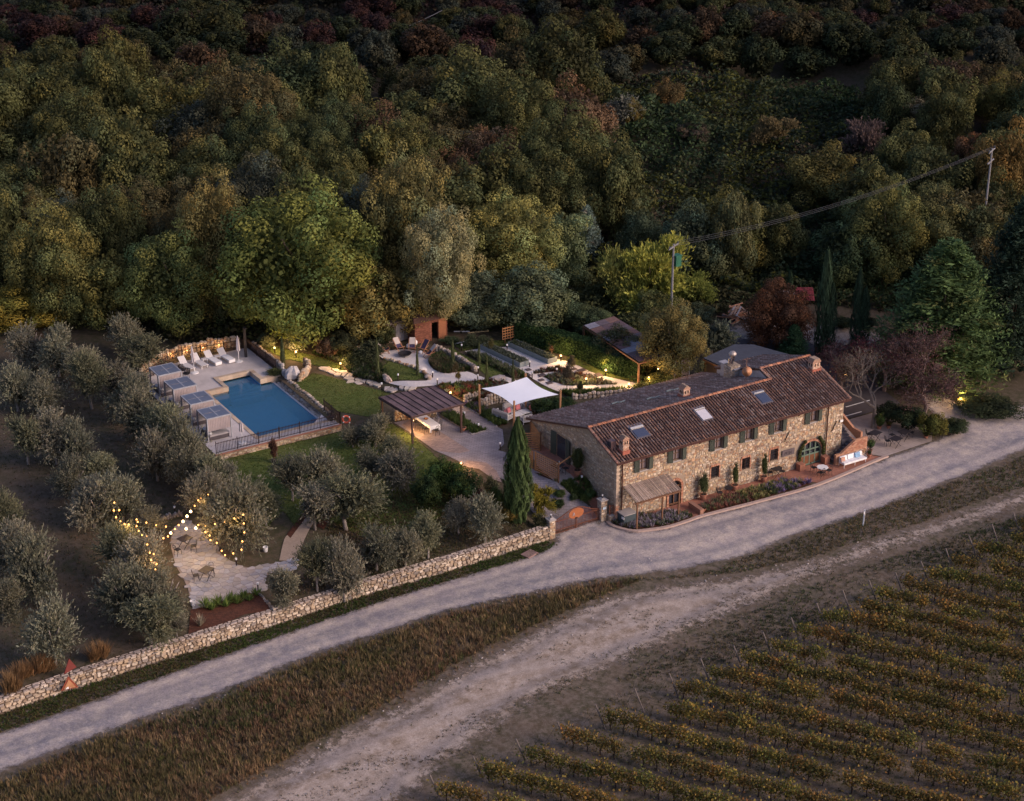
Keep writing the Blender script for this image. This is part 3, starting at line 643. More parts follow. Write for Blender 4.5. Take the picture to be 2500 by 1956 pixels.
UW = [2.48, 5.65, 9.67, 12.67, 15.61, 19.31]; LW = [(9.49, -.28), (12.56, -.31), (15.44, -.27)]
holes = [(u - .44, u + .44, 1.72, 2.86) for u in UW] + [(u - .4, u + .4, z - .5, z + .5) for u, z in LW] + [(5.02, 6.2, HZ0, .02), (18.18, 20.46, HZ0, .04)]
def wallpanel(mb, x0, x1, z0, z1, hs, f):
    xs = sorted({x0, x1, *[h[0] for h in hs], *[h[1] for h in hs]}); zs = sorted({z0, z1, *[h[2] for h in hs], *[h[3] for h in hs]})
    xs = [x for x in xs if x0 <= x <= x1]; zs = [z for z in zs if z0 <= z <= z1]
    for a, b in zip(xs[:-1], xs[1:]):
        for c, d in zip(zs[:-1], zs[1:]):
            mx, mz = (a + b) / 2, (c + d) / 2
            if not any(h[0] < mx < h[1] and h[2] < mz < h[3] for h in hs): f(a, b, c, d)
m = MB()
wallpanel(m, 0, HU, HZ0 - .4, HE - .05, holes, lambda a, b, c, d: m.b2((a, 0, c), (b, .45, d)))
# arch heads of the two doors
def archfill(mb, cx, r, z0, top, hw):
    n = 10; pts = [(cx - hw, z0)] + [(cx - r * cos(pi * i / n), z0 + r * sin(pi * i / n)) for i in range(n + 1)] + [(cx + hw, z0), (cx + hw, top), (cx - hw, top)]
    half = n // 2
    for k in range(n):
        a = pi * k / n; b = pi * (k + 1) / n; p = (cx - r * cos(a), z0 + r * sin(a)); q = (cx - r * cos(b), z0 + r * sin(b))
        mb.add([(p[0], 0, p[1]), (q[0], 0, q[1]), (q[0], 0, top), (p[0], 0, top), (p[0], .45, p[1]), (q[0], .45, q[1])], [(0, 1, 2, 3), (0, 4, 5, 1)])
archfill(m, 5.61, .59, -.59, .02, .59); archfill(m, 19.32, 1.14, -1.14, .04, 1.14)
part('front_wall', m, M_mortar, house)
m = MB()
gt = lambda v: (HE + SL1 * v) if v < RV else (RZ - SL2 * (v - RV))
gp = [(.45, -2.4)] + [(12.35, -.6)] + [(12.35, gt(12.35) - .12), (RV, RZ - .12), (.45, gt(.45) - .12)]
m.add([(0, v, z) for v, z in gp] + [(.45, v, z) for v, z in gp], [(0, 4, 3, 2, 1), (5, 6, 7, 8, 9), (0, 1, 6, 5), (4, 0, 5, 9)])
m.add([(0, 0, HE - .1), (0, .45, HE - .1), (0, .45, gt(.45) - .12), (.45, 0, HE - .1), (.45, .45, HE - .1)], [(0, 1, 2), (0, 3, 4, 1)])
part('gable_wall', m, M_mortar, house)
m = MB()
RV2, RZ2 = 5.0, HE + SL1 * 5.0
gp = [(.45, -2.6), (10.6, -2.6), (10.6, RZ2 - .35 * 5.6 - .1), (RV2, RZ2 - .14), (.45, HE + SL1 * .45 - .12)]
m.add([(HU, v, z) for v, z in gp] + [(HU - .45, v, z) for v, z in gp], [(0, 1, 2, 3, 4), (9, 8, 7, 6, 5), (1, 6, 7, 2)])
m.b2((.45, 12.0, -.6), (17.4, 12.35, gt(12.35) - .12)); m.b2((17.4, 10.2, -2), (HU - .45, 10.6, 2.4))
part('rear_wall', m, M_mortar, house)
# rubble facing: front, left gable, right gable
def fF(s, t, d): return (s, -d, t)
hol2 = [(u - .86, u + .86, 1.74, 2.86) for u in UW]; hol2 = [(u - .5, u + .5, 1.6, 3.12) for u in UW] + [(u - .46, u + .46, z - .6, z + .66) for u, z in LW] + [(4.85, 6.37, -2.3, .12), (18.0, 20.64, -2.3, .16), (16.2, 17.56, -.72, -.08)]
m = MB(); stones(m, fF, .35, HU - .02, HZ0, lambda s: HE - .04, hol2, course=.17, seed=11, wmin=.14, wmax=.42, d=.04, gap=.022); part('front_rubble', m, M_stoneA, house, kind='stuff')
def fG(s, t, d): return (-d, s, t)
TANG = [tuple(.5 * a + .5 * b for a, b in zip(x, y)) for x in GREY for y in TAN[:4]]
m = MB(); stones(m, fG, .3, 12.3, -2.2, lambda s: gt(s) - .2, [(6.55, 8.85, -.6, 2.25)], course=.17, seed=12, pal=TANG, wmin=.14, wmax=.42, d=.04, gap=.022)
m.v = [(x, y, z) for x, y, z in m.v]; part('gable_rubble', m, M_stoneA, house, kind='stuff')
def fH(s, t, d): return (HU + d, s, t)
m = MB(); stones(m, fH, .2, 10.4, -2.4, lambda s: min(HE + SL1 * s, RZ2 - .35 * (s - RV2)) - .2, course=.22, seed=13, d=.035); part('right_gable_rubble', m, M_stoneA, house, kind='stuff')
BR = [(.36, .17, .10), (.42, .21, .13), (.31, .14, .09), (.46, .26, .17)]
def bricks(parent, cells, nm='brick', label=None):
    for c, d, M_, col in cells:
        m = MB(); m.box(c, d, M=M_, col=col); part(nm, m, M_brick, parent)
R = random.Random(21)
qn = MB()
for i in range(30): z = HZ0 + .09 + i * .178; w = .34 if i % 2 else .22; qn.box((w / 2 - .03, -.03 + .11, z), (w, .30, .165), col=vy((R.choice(BR) if i < 8 else (.44, .34, .25)), R.uniform(.85, 1.15)))
part('corner_quoins', qn, M_brick, house)
# windows with green shutters
for k, u in enumerate(UW):
    w = part('window', MB().b2((u - .44, .16, 1.72), (u + .44, .2, 2.86)), M_glass, house)
    fr = MB()
    for x in (u - .41, u, u + .41): fr.b2((x - .03, .1, 1.74), (x + .03, .155, 2.84))
    for z in (1.75, 2.3, 2.82): fr.b2((u - .42, .105, z - .025), (u + .42, .15, z + .025))
    part('frame', fr, plain('window_frame', (.14, .085, .06), .6, .1), w)
    cu = MB(); cu.b2((u - .36, .157, 1.8), (u - .06, .159, 2.78)); cu.b2((u + .06, .157, 1.8), (u + .36, .159, 2.78)); part('curtain', cu, plain('curtain_cloth', (.22, .17, .17), .9, .1), w)
    for sgn in (-1, 1):
        m = MB(); x0 = u + sgn * .45; A = Matrix.Rotation(sgn * radians(12), 3, 'Z')
        cx = x0 + sgn * .21; m.box((cx, -.13, 2.3), (.42, .035, 1.2), M=A)
        for j in range(10): m.box((cx, -.155, 1.78 + j * .115), (.32, .03, .035), M=A @ Matrix.Rotation(.5, 3, 'X'))
        for dx in (-.19, .19): p = A @ Vector((dx, -.02, 0)); m.box((cx + p.x, -.13 + p.y, 2.3), (.05, .03, 1.2), M=A)
        part('shutter', m, M_shut, house)
    sl = MB().b2((u - .52, -.1, 1.63), (u + .52, .12, 1.71)); part('sill', sl, M_conc, w)
    lt = MB()
    for j in range(15):
        a = (j - 7) / 7 * .16; lt.box((u + (j - 7) * .072, -.015, 2.98 - abs(j - 7) ** 2 * .0008), (.062, .12, .22), M=Matrix.Rotation(-a, 3, 'Y'), col=vy((R.choice(BR) if k != 5 else (.6, .52, .46)), R.uniform(.85, 1.1)))
    part('lintel', lt, M_brick, w)
part('window_bar', MB().b2((UW[4] - .42, -.02, 2.0), (UW[4] + .42, .0, 2.03)), M_iron, house)
for u, z in LW:
    w = part('grated_window', MB().b2((u - .4, .16, z - .5), (u + .4, .2, z + .5)), M_glass, house)
    gr = MB()
    for j in range(5): gr.bar((u - .34 + j * .17, -.05, z - .52), (u - .34 + j * .17, -.05, z + .52), .028)
    for j in range(4): gr.bar((u - .42, -.05, z - .36 + j * .24), (u + .42, -.05, z - .36 + j * .24), .028)
    if u == LW[1][0]: gr.b2((u - .07, .02, z - .5), (u + .07, .1, z + .5), col=(.6, .5, .4))
    part('iron_grille', gr, M_iron, w)
    sr = MB()
    for j in range(7):
        for s_ in (-1, 1): sr.box((u + s_ * .46, -.01, z - .48 + j * .155), (.11, .1, .14), col=R.choice(BR))
    for j in range(9): sr.box((u - .4 + j * .1, -.01, z + .6), (.09, .1, .17), col=R.choice(BR))
    part('brick_surround', sr, M_brick, w)
# arched doors
def archdoor(cx, hw, z0, zs, mat, label, fan):
    d = part('arched_door', MB().b2((cx - hw, .2, z0), (cx + hw, .24, zs)), M_glass, house, label=label)
    n = 12; g_ = MB(); g_.add([(cx, .22, zs)] + [(cx - hw * cos(pi * i / n), .22, zs + hw * sin(pi * i / n)) for i in range(n + 1)], [(0, i + 1, i + 2) for i in range(n)]); part('fanlight', g_, M_glass, d)
    f = MB(); t = .05 if hw > .8 else .04
    for i in range(n): a, b = pi * i / n, pi * (i + 1) / n; f.bar((cx - (hw - .05) * cos(a), .12, zs + (hw - .05) * sin(a)), (cx - (hw - .05) * cos(b), .12, zs + (hw - .05) * sin(b)), .1, .1)
    k = 4 if hw > .8 else 2
    for i in range(k + 1):
        x = cx - hw + .04 + i * (2 * hw - .08) / k; top = zs + sqrt(max(0, hw * hw - (x - cx) ** 2)); f.b2((x - t, .08, z0), (x + t, .15, top - .03))
    for z in ([z0 + .08, z0 + .95, zs + .35] if hw > .8 else [z0 + .1, z0 + 1.0, zs]):
        ww = hw - .04 if z <= zs else sqrt(hw * hw - (z - zs) ** 2); f.b2((cx - ww, .07, z - .06), (cx + ww, .145, z + .06))
    part('door_frame', f, mat, d)
    if hw > .8: p = MB(); [p.b2((cx - hw + .1 + i * .54, .1, z0 + .14), (cx - hw + .56 + i * .54, .14, z0 + .88)) for i in range(4)]; part('door_panel', p, plain('door_panel_brown', (.16, .07, .035), .5, .15), d)
    for i in range(19):
        a = pi * (i + .5) / 19; m = MB(); r = hw + .09; m.box((cx - r * cos(a), -.02, zs + r * sin(a)), (.19, .13, pi * r / 19 - .012), M=Matrix.Rotation(pi / 2 * 0 + (a - 0) + 0, 3, 'Y'), col=vy(R.choice(BR), R.uniform(.85, 1.15))); part('arch_brick', m, M_brick, d)
    if hw < .8:
        for j in range(10):
            for s_ in (-1, 1): m = MB(); m.box((cx + s_ * (hw + .09), -.02, z0 + .08 + j * .155), (.18, .13, .14), col=R.choice(BR)); part('arch_brick', m, M_brick, d)
archdoor(19.32, 1.14, HZ0, -1.14, M_dgreen, 'wide green glazed arched double door', True)
archdoor(5.61, .59, HZ0, -.59, M_wood, 'brown arched door behind the slatted porch roof', False)
# engraved plaque
pq = part('plaque', MB().b2((16.25, -.09, -.68), (17.52, -.04, -.13)), plain('slate', (.11, .09, .095), .5, .15, 3), house, label='dark engraved stone plaque beside the arched door')
fc_ = bpy.data.curves.new('lettering', 'FONT'); fc_.body = 'PESN'; fc_.size = .34; fc_.extrude = .006; fc_.align_x = 'CENTER'
fo = link('lettering', fc_, pq); fc_.materials.append(plain('slate_letters', (.055, .045, .05), .6)); bpy.context.view_layer.update(); tme = bpy.data.meshes.new_from_object(fo); bpy.data.objects.remove(fo); fo = link('lettering', tme, pq); fo.rotation_euler = (pi / 2, 0, 0); fo.location = (16.86, -.10, -.55)
# downpipes, gutter, ties
m = MB(); m.tube([(.47, -.13, HE - .02), (.47, -.13, -2.1)], .055, 6); part('downpipe', m, M_copper, house)
m = MB(); m.tube([(20.8, -.13, HE - .02), (20.8, -.13, -2.1)], .055, 6); part('downpipe', m, M_copper, house)
m = MB(); m.tube([(-.3, -.5, HE - .12), (HU + .3, -.5, HE - .12)], .075, 6); part('gutter', m, M_copper, house)
m = MB(); m.b2((-.25, -.42, HE - .04), (HU + .25, .0, HE + .0)); m.b2((-.02, -.12, HE - .16), (HU, -.045, HE - .04)); part('eave_soffit', m, M_wood, house)
for u in (4.15, 7.6, 11.2, 14.2, 17.5, 8.9): part('gutter_bracket', MB().b2((u - .06, -.4, HE - .34), (u + .06, -.1, HE - .16)), M_iron, house)
for u, z, r in ((16.64, 1.08, 1.05), (21.6, .79, 1.05)):
    m = MB(); m.bar((u - .22, -.08, z - .42), (u + .22, -.08, z + .42), .05); part('wall_tie', m, M_iron, house)
part('lamp_plate', MB().b2((22.2, -.12, 1.0), (22.5, -.05, 1.2)), plain('white_plastic', (.75, .74, .72), .5, .05), house)
# ---------- roof: pan slabs, then barrel tiles one by one
def slope_tiles(mb, u0, u1, a, b, pal, pitch=.262, run=.36, seed=1, skip=(), z_=.0):
    """a,b: (v,z) at eave and ridge; cover tiles run up the slope"""
    R = random.Random(seed); L = math.hypot(b[0] - a[0], b[1] - a[1]); n = int(L / run) + 1; k = int((u1 - u0) / pitch); dv, dz = (b[0] - a[0]) / L, (b[1] - a[1]) / L; nv, nz = -dz, dv
    if nz < 0: nv, nz = -nv, -nz
    for i in range(k):
        uc = u0 + (i + .5) * (u1 - u0) / k; cf = R.uniform(.8, 1.22)
        for j in range(n):
            s0 = j * run; s1 = min(s0 + run * 1.12, L)
            if any(x0 < uc < x1 and y0 < s0 + run / 2 < y1 for x0, x1, y0, y1 in skip): continue
            r0, r1 = .088, .070; vs = []; cu = uc + R.uniform(-.012, .012); lift = R.uniform(0, .012); sk = R.uniform(-.012, .012)
            for s, r, lf, o in ((s0, r0, .028, sk), (s1, r1, .0, -sk)):
                for q in range(5):
                    t = pi * q / 4; hh = sin(t) * r * 1.0 + .015 + lf + lift; vs.append((cu + o - cos(t) * r, a[0] + dv * s + nv * hh, a[1] + dz * s + nz * hh + z_))
            cc = R.choice(pal); f = R.uniform(.8, 1.2) * cf; cc = tuple(.55 * a + .45 * b for a, b in zip(cc, pal[0])); mb.add(vs, [(q, q + 1, 6 + q, 5 + q) for q in range(4)] + [(4, 3, 2, 1, 0)], tuple(min(.8, c * f) for c in cc))
FRONT = [(.165, .098, .076), (.15, .085, .065), (.20, .115, .082), (.12, .08, .066), (.28, .215, .18), (.15, .09, .07), (.26, .135, .085), (.22, .165, .14), (.10, .062, .052)]
BACK = [(.235, .155, .125), (.16, .11, .095), (.25, .18, .15), (.30, .23, .20), (.19, .105, .085), (.34, .28, .245), (.17, .12, .10)]
SKY = [(2.75, 4.08, 1.9, 3.35), (9.0, 10.15, 1.9, 3.4), (15.0, 16.15, 1.95, 3.45)]
def pan(mb, u0, u1, a, b, th=.12):
    mb.add([(u0, a[0], a[1]), (u1, a[0], a[1]), (u1, b[0], b[1]), (u0, b[0], b[1]), (u0, a[0], a[1] - th), (u1, a[0], a[1] - th), (u1, b[0], b[1] - th), (u0, b[0], b[1] - th)], [(0, 1, 2, 3), (7, 6, 5, 4), (0, 4, 5, 1), (1, 5, 6, 2), (2, 6, 7, 3), (3, 7, 4, 0)])
ea = (-.45, HE - .0 - SL1 * .45 + .1); ez = lambda v: HE + .1 + SL1 * v
rf = MB(); pan(rf, -.25, 17.7, ea, (RV, ez(RV))); pan(rf, 17.7, HU + .3, ea, (RV2, ez(RV2))); bz = lambda v: ez(RV) - SL2 * (v - RV)
pan(rf, -.25, 17.7, (12.75, bz(12.75)), (RV, ez(RV))); pan(rf, 17.5, HU + .3, (10.9, ez(RV2) - .35 * 5.9), (RV2, ez(RV2)))
roof = part('roof', rf, M_under, house)
m = MB(); slope_tiles(m, -.25, 17.7, ea, (RV, ez(RV)), FRONT, seed=1, skip=SKY); slope_tiles(m, 17.7, HU + .3, ea, (RV2, ez(RV2)), FRONT, seed=2); part('front_tiles', m, M_tile, roof, kind='stuff')
m = MB(); slope_tiles(m, -.25, 17.7, (12.75, bz(12.75)), (RV, ez(RV)), BACK, seed=3, run=.38); slope_tiles(m, 17.5, HU + .3, (10.9, ez(RV2) - .35 * 5.9), (RV2, ez(RV2)), BACK, seed=4); part('rear_tiles', m, M_tile, roof, kind='stuff')
R = random.Random(31)
def ridge(pts, n, pal, r=.13):
    a, b = Vector(pts[0]), Vector(pts[1])
    for i in range(n):
        p, q = a.lerp(b, i / n), a.lerp(b, (i + 1.08) / n); d = (q - p).normalized(); x = Vector((0, 0, 1)).cross(d).normalized(); vs = []
        for s, rr, lf in ((p, r * 1.08, .02), (q, r * .92, 0)):
            for k in range(5): t = pi * k / 4; vs.append(s + x * (cos(t) * rr) + Vector((0, 0, sin(t) * rr * .9 + .04 + lf)))
        m = MB(); c = R.choice(pal); f = R.uniform(.8, 1.2); m.add(vs, [(k, k + 1, 6 + k, 5 + k) for k in range(4)] + [(4, 3, 2, 1, 0)], tuple(v * f for v in c)); part('ridge_tile', m, M_tile, roof)
RO = [(.33, .14, .08), (.26, .12, .08), (.36, .17, .10), (.22, .11, .08)]
ridge([(-.25, RV, ez(RV)), (17.7, RV, ez(RV))], 42, RO); ridge([(17.6, RV2, ez(RV2)), (HU + .3, RV2, ez(RV2))], 12, RO)
ridge([(HU + .28, -.45, ez(-.45)), (HU + .28, RV2, ez(RV2))], 14, [(.25, .14, .10), (.3, .18, .13)], .1); ridge([(-.22, -.45, ez(-.45)), (-.22, RV, ez(RV))], 11, [(.3, .17, .12), (.24, .12, .09)], .1)
ridge([(-.2, RV, ez(RV) - .02), (-.2, 12.7, bz(12.7))], 24, [(.2, .15, .13), (.17, .13, .12)], .09); ridge([(17.65, RV, ez(RV)), (17.6, RV2, ez(RV2))], 4, [(.3, .18, .13)], .1)
# gable triangle between low ridge and the higher right block
m = MB(); m.add([(17.55, RV, ez(RV) - .1), (17.55, RV2, ez(RV2) - .1), (17.55, 10.6, ez(RV2) - .35 * 5.6 - .1), (17.55, 10.6, bz(10.6) - .2)], [(0, 1, 2, 3)]); part('step_gable', m, plain('plaster_grey', (.34, .33, .35), .9, .2, 2), house)
m = MB(); m.b2((17.0, 7.6, 2.6), (17.5, 9.4, 4.05)); m.add([(16.9, 7.4, 4.05), (17.6, 7.4, 4.05), (17.6, 9.6, 4.05), (16.9, 9.6, 4.05), (16.9, 7.4, 4.12), (17.6, 7.4, 4.12), (17.6, 9.6, 4.12), (16.9, 9.6, 4.12)], [(4, 5, 6, 7), (0, 1, 5, 4), (3, 7, 4, 0), (2, 3, 7, 6)]); part('rooftop_annex', m, plain('plaster_grey', (.34, .33, .35), .9, .2, 2), house)
part('annex_door', MB().b2((16.93, 8.0, 2.75), (16.99, 8.55, 3.95)), plain('rust_door', (.13, .045, .03), .7), house)
# roof windows
for i, (x0, x1, y0, y1) in enumerate(SKY):
    L = math.hypot(RV + .45, ez(RV) - ea[1]); dv, dz = (RV + .45) / L, (ez(RV) - ea[1]) / L
    def SP(u, s, h): return (u, ea[0] + dv * s - dz * h, ea[1] + dz * s + dv * h)
    def sbox(u0, u1, s0, s1, h0, h1):
        v = [SP(u, s, h) for h in (h0, h1) for u, s in ((u0, s0), (u1, s0), (u1, s1), (u0, s1))]; return MB().add(v, [(3, 2, 1, 0), (4, 5, 6, 7), (0, 1, 5, 4), (1, 2, 6, 5), (2, 3, 7, 6), (3, 0, 4, 7)])
    y1 = y1 + .05; fm = sbox(x0, x1, y0 - .1, y1, .0, .09); sk_ = part('skylight', fm, plain('lead_flashing', (.16, .15, .17), .5, .15, 3, .4), roof)
    part('pane', sbox(x0 + .12, x1 - .12, y0, y1 - (.62 if i == 0 else .45), .10, .13), plain('blind_white', (.55, .53, .56), .6, .04) if i == 1 else plain('sky_glass', (.05, .06, .10), .06, .05, 1, spec=1.0), sk_)
    part('hood', sbox(x0 + .08, x1 - .08, y1 - (.56 if i == 0 else .4), y1 - (.36 if i == 0 else .3), .10, .2), plain('pale_metal', (.6, .58, .55), .4, .05, 2, .3), sk_)
for u, v in ((6.4, 9.2), (8.7, 7.6), (11.4, 8.6)):
    m = MB(); m.tube([(u - .6, v, bz(v) + .14), (u - .1, v + .03, bz(v) + .17), (u + .1, v - .1, bz(v) + .15), (u + .6, v - .08, bz(v) + .17)], .09, 6); part('vent_pipe', m, plain('vent_teal', (.13, .16, .17), .6), roof)
# chimneys
def chimney(u, v, zb, w, d, h, label, cap='gable'):
    c = part('chimney', MB(), M_brick, house, label=label); R = random.Random(int(u * 10)); m = MB(); nz = int(h / .075)
    sb = MB(); sb.b2((u - w / 2 + .015, v - d / 2 + .015, zb), (u + w / 2 - .015, v + d / 2 - .015, zb + h))
    for i in range(nz):
        z = zb + .04 + i * .075
        for k in range(3):
            for (cx, cy, dx, dy) in ((u - w / 2 + (k + .5) * w / 3, v - d / 2, w / 3 - .012, .05), (u - w / 2, v - d / 2 + (k + .5) * d / 3, .05, d / 3 - .012), (u - w / 2 + (k + .5) * w / 3, v + d / 2, w / 3 - .012, .05), (u + w / 2, v - d / 2 + (k + .5) * d / 3, .05, d / 3 - .012)):
                m.box((cx, cy, z), (dx, dy, .064), col=vy(R.choice([(.52, .34, .24), (.46, .27, .18), (.56, .40, .30)]), R.uniform(.85, 1.15)))
    part('shaft', sb, M_mortar, c); part('brickwork', m, M_brick, c, kind='stuff')
    vt = MB()
    for k in (-1, 1): vt.b2((u + k * w * .2 - .055, v - d / 2 - .035, zb + h - .36), (u + k * w * .2 + .055, v - d / 2 + .02, zb + h - .12)); vt.b2((u - w / 2 - .035, v + k * d * .2 - .055, zb + h - .36), (u - w / 2 + .02, v + k * d * .2 + .055, zb + h - .12))
    part('vent_opening', vt, plain('vent_black', (.015, .012, .012), .9), c)  # near-black solid blocks stand in for the openings
    cp = MB(); z = zb + h
    for i in range(5):
        k = 1.25 - i * .24; cp.box((u, v, z + .03 + i * .065), (w * k if cap == 'gable' else w * (1.2 - .12 * i), d * 1.15, .055), col=(.42 - .02 * i, .24, .17))
    part('cap', cp, M_brick, c); fl = MB().box((u, v, zb + .22), (w + .16, d + .2, .3), col=(.36, .12, .08)); part('flashing', fl, M_brick, c); return c
chimney(.95, .45, HE + .15, .52, .52, 1.25, 'brick chimney with a stepped cap near the left front corner')
chimney(10.4, 5.6, 3.75, .6, .6, .9, 'small brick chimney behind the ridge')
chimney(22.15, 3.55, 4.2, .75, .6, .95, 'brick chimney at the right hand end of the ridge', 'flat')
# dormer vent beside the first chimney
m = MB(); m.b2((.15, 1.0, 3.4), (.6, 1.5, 4.25)); part('roof_hatch', m, plain('hatch', (.22, .13, .11), .8), roof); part('hatch_glass', MB().b2((.1, 1.05, 3.75), (.14, 1.45, 4.15)), M_glass, roof)
# steel flue on stone stack, dish, aerial
sx, sy, _ = at(*zp(6, 625, 490), 3.4)
c = part('stone_stack', MB(), M_stoneA, house); m = MB(); st_ = []
for f_, a, b in ((lambda s, t, d: (s, sy - .45 - d, t), sx - .5, sx + .5), (lambda s, t, d: (sx - .5 - d, s, t), sy - .45, sy + .45)): stones(m, f_, a, b, 2.3, lambda s: 4.3, course=.16, seed=5, pal=GREY)
part('stack_stones', m, M_stoneA, c, kind='stuff'); m = MB(); m.b2((sx - .5, sy - .45, 1.5), (sx + .5, sy + .45, 4.35)); part('stack_core', m, M_mortar, c)
M_chr = plain('polished_steel', (.75, .74, .74), .18, .05, 2, 1.0); m = MB(); m.tube([(sx - .1, sy, 4.3), (sx - .1, sy, 4.6), (sx + .02, sy - .05, 5.15)], .2, 10); m.tube([(sx - .35, sy, 4.4), (sx - .3, sy, 4.95)], .09, 8); part('steel_flue', m, M_chr, c)
m = MB(); m.lathe((sx - .02, sy, 5.15), [(.1, 0), (.3, .05), (.34, .18), (.24, .32), (.08, .38)], 10); part('flue_cowl', m, plain('cowl', (.42, .36, .32), .5, .1, 2, .4), c)
dx, dy, _ = at(*zp(6, 785, 440), 4.9); m = MB(); m.lathe((0, 0, 0), [(.02, -.1), (.2, -.07), (.36, 0), (.42, .05)], 16); A = Matrix.Rotation(radians(-40), 3, 'Z') @ Matrix.Rotation(radians(72), 3, 'X'); m.v = [tuple(A @ Vector(v) + Vector((dx, dy, 4.75))) for v in m.v]
d_ = part('satellite_dish', m, plain('dish_orange', (.45, .22, .12), .5, .2, 1.5), house, smooth=True); m = MB(); m.bar((dx, dy + .1, 3.6), (dx, dy + .1, 5.9), .05); m.bar((dx - .35, dy + .1, 5.85), (dx + .35, dy + .1, 5.8), .04)
for k in range(5): m.bar((dx - .3 + k * .12, dy - .1, 5.85), (dx - .3 + k * .12, dy + .3, 5.85), .015)
part('aerial', m, plain('aerial_metal', (.2, .13, .12), .5, .1, 2, .5), d_)
# tall french window in the gable
gw = part('gable_window', MB().b2((-.04, 7.0, .05), (-.005, 8.35, 2.1)), M_glass, house, label='tall window with dark green shutters in the left gable')
m = MB(); m.b2((-.06, 7.0, .0), (.16, 7.06, 2.15)); m.b2((-.06, 8.3, .0), (.16, 8.36, 2.15)); m.b2((-.06, 7.0, 2.08), (.16, 8.36, 2.16)); m.b2((.05, 7.65, .05), (.18, 7.71, 2.1)); part('frame', m, plain('frame_wood', (.3, .2, .13), .6), gw)
for v0, v1, a in ((8.38, 9.05, 8), (6.3, 6.98, -8)):
    m = MB(); A = Matrix.Rotation(radians(a), 3, 'Z'); m.box((-.13, (v0 + v1) / 2, 1.05), (.045, v1 - v0, 2.15), M=A)
    for j in range(16): m.box((-.17, (v0 + v1) / 2, .14 + j * .13), (.03, (v1 - v0) * .8, .035), M=A)
    part('shutter', m, M_shut, gw)
# outside stair at the right end
st = thing('outside_stair', 'brick and stone outside staircase climbing the right end of the farmhouse', 'staircase', (23, -.5, HZ0))
M_step = plain('slate_step', (.13, .12, .13), .6, .15, 3)
for i in range(6): part('step', MB().b2((21.3 + i * .32, -1.0, HZ0), (21.62 + i * .32, -.06, HZ0 + .18 * (i + 1))), M_step, st)
part('landing', MB().b2((23.22, -1.0, HZ0), (24.1, 0, HZ0 + 1.25)), M_step, st)
for i in range(9): part('step', MB().b2((22.65, .0 + i * .3, HZ0), (23.7, .3 + i * .3, HZ0 + 1.25 + .17 * (i + 1))), M_step, st)
m = MB(); z0, w = HZ0, .22
poly = [(21.0, z0), (24.3, z0), (24.3, -.35), (23.0, -.35), (21.5, -1.25), (21.0, -1.25)]
vs = [(x, -1.25, z) for x, z in poly] + [(x, -1.03, z) for x, z in poly]; m.add(vs, [tuple(range(6)), tuple(range(11, 5, -1))] + [(i, i + 6, (i + 1) % 6 + 6, (i + 1) % 6) for i in range(6)], col=(.42, .23, .14))
part('parapet', m, M_brick, st); m = MB(); R = random.Random(8)
for i in range(13):
    z = -1.3 - .0 + i * .072
    for k in range(14):
        x = 21.1 + k * .235 + (i % 2) * .11; lim = -.35 if x > 23 else -1.25 + (x - 21.5) * .6
        if z < lim and x < 24.2: m.box((x, -1.26, z), (.22, .03, .06), col=vy(R.choice(BR), R.uniform(.85, 1.15)))
part('brickwork', m, M_brick, st, kind='stuff'); m = MB(); stones(m, lambda s, t, d: (s, -1.26 - d, t), 21.6, 24.25, HZ0, lambda s: min(-1.3, -1.9 + (s - 21.6) * .4), course=.16, seed=77); part('stone_face', m, M_stoneA, st, kind='stuff')
m = MB(); m.add([(23.75, -1.0, -.9), (23.75, 2.6, .55), (23.75, 2.6, 1.15), (23.75, 2.3, 1.15), (23.75, -.0, .1), (23.75, -1.0, .1), (23.95, -1.0, -.9), (23.95, 2.6, .55), (23.95, 2.6, 1.15), (23.95, 2.3, 1.15), (23.95, -.0, .1), (23.95, -1.0, .1)], [(0, 1, 2, 3, 4, 5), (11, 10, 9, 8, 7, 6)] + [(i, i + 6, (i + 1) % 6 + 6, (i + 1) % 6) for i in range(6)], col=(.40, .20, .12)); m.b2((23.75, -1, HZ0), (23.95, 2.6, -.9), col=(.38, .2, .13)); part('parapet', m, M_brick, st)
# ================================================================ PORCH (slatted roof before the left door)
po = thing('slatted_porch', 'lean-to porch roof of weathered grey wooden slats on the farmhouse front', 'porch', (3, -1, HZ0))
A0, A1 = atV(1520, 1188, -.06), atV(1622, 1158, -.06); zi = (A0[2] + A1[2]) / 2; B0, B1 = at(*zp(7, 1500, 785), zi - .6), at(*zp(7, 1982, 688), zi - .6)
x0, x1, yo = A0[0], A1[0] + .3, (B0[1] + B1[1]) / 2; zo = zi - .6; M_gw = plain('weathered_slat', (.27, .21, .175), .85, .25, 5)
for i in range(34):
    x = x0 + (x1 - x0) * (i + .5) / 34; m = MB(); m.bar((x, -.07, zi), (x + .0, yo, zo + (i % 2) * .03), .078, .03, col=vy((.36, .28, .23), R.uniform(.55, 1.3))); part('slat', m, plain('weathered_wood', None, .85, .25, 5, attr=True), po)
for s in (.15, .55, .95): m = MB(); y = -.07 + (yo + .07) * s; m.bar((x0, y, zi - .6 * s - .05), (x1, y, zi - .6 * s - .05), .07); part('rafter', m, M_wood, po)
m = MB(); m.bar((x0 - .05, yo, zo - .1), (x1 + .05, yo, zo - .1), .1); part('beam', m, M_wood, po)
for x in (x0 + .15, (x0 + x1) / 2 + .4, x1 - .15): m = MB(); m.bar((x, yo + .05, HZ0), (x, yo + .05, zo - .1), .11); part('post', m, M_wood, po)
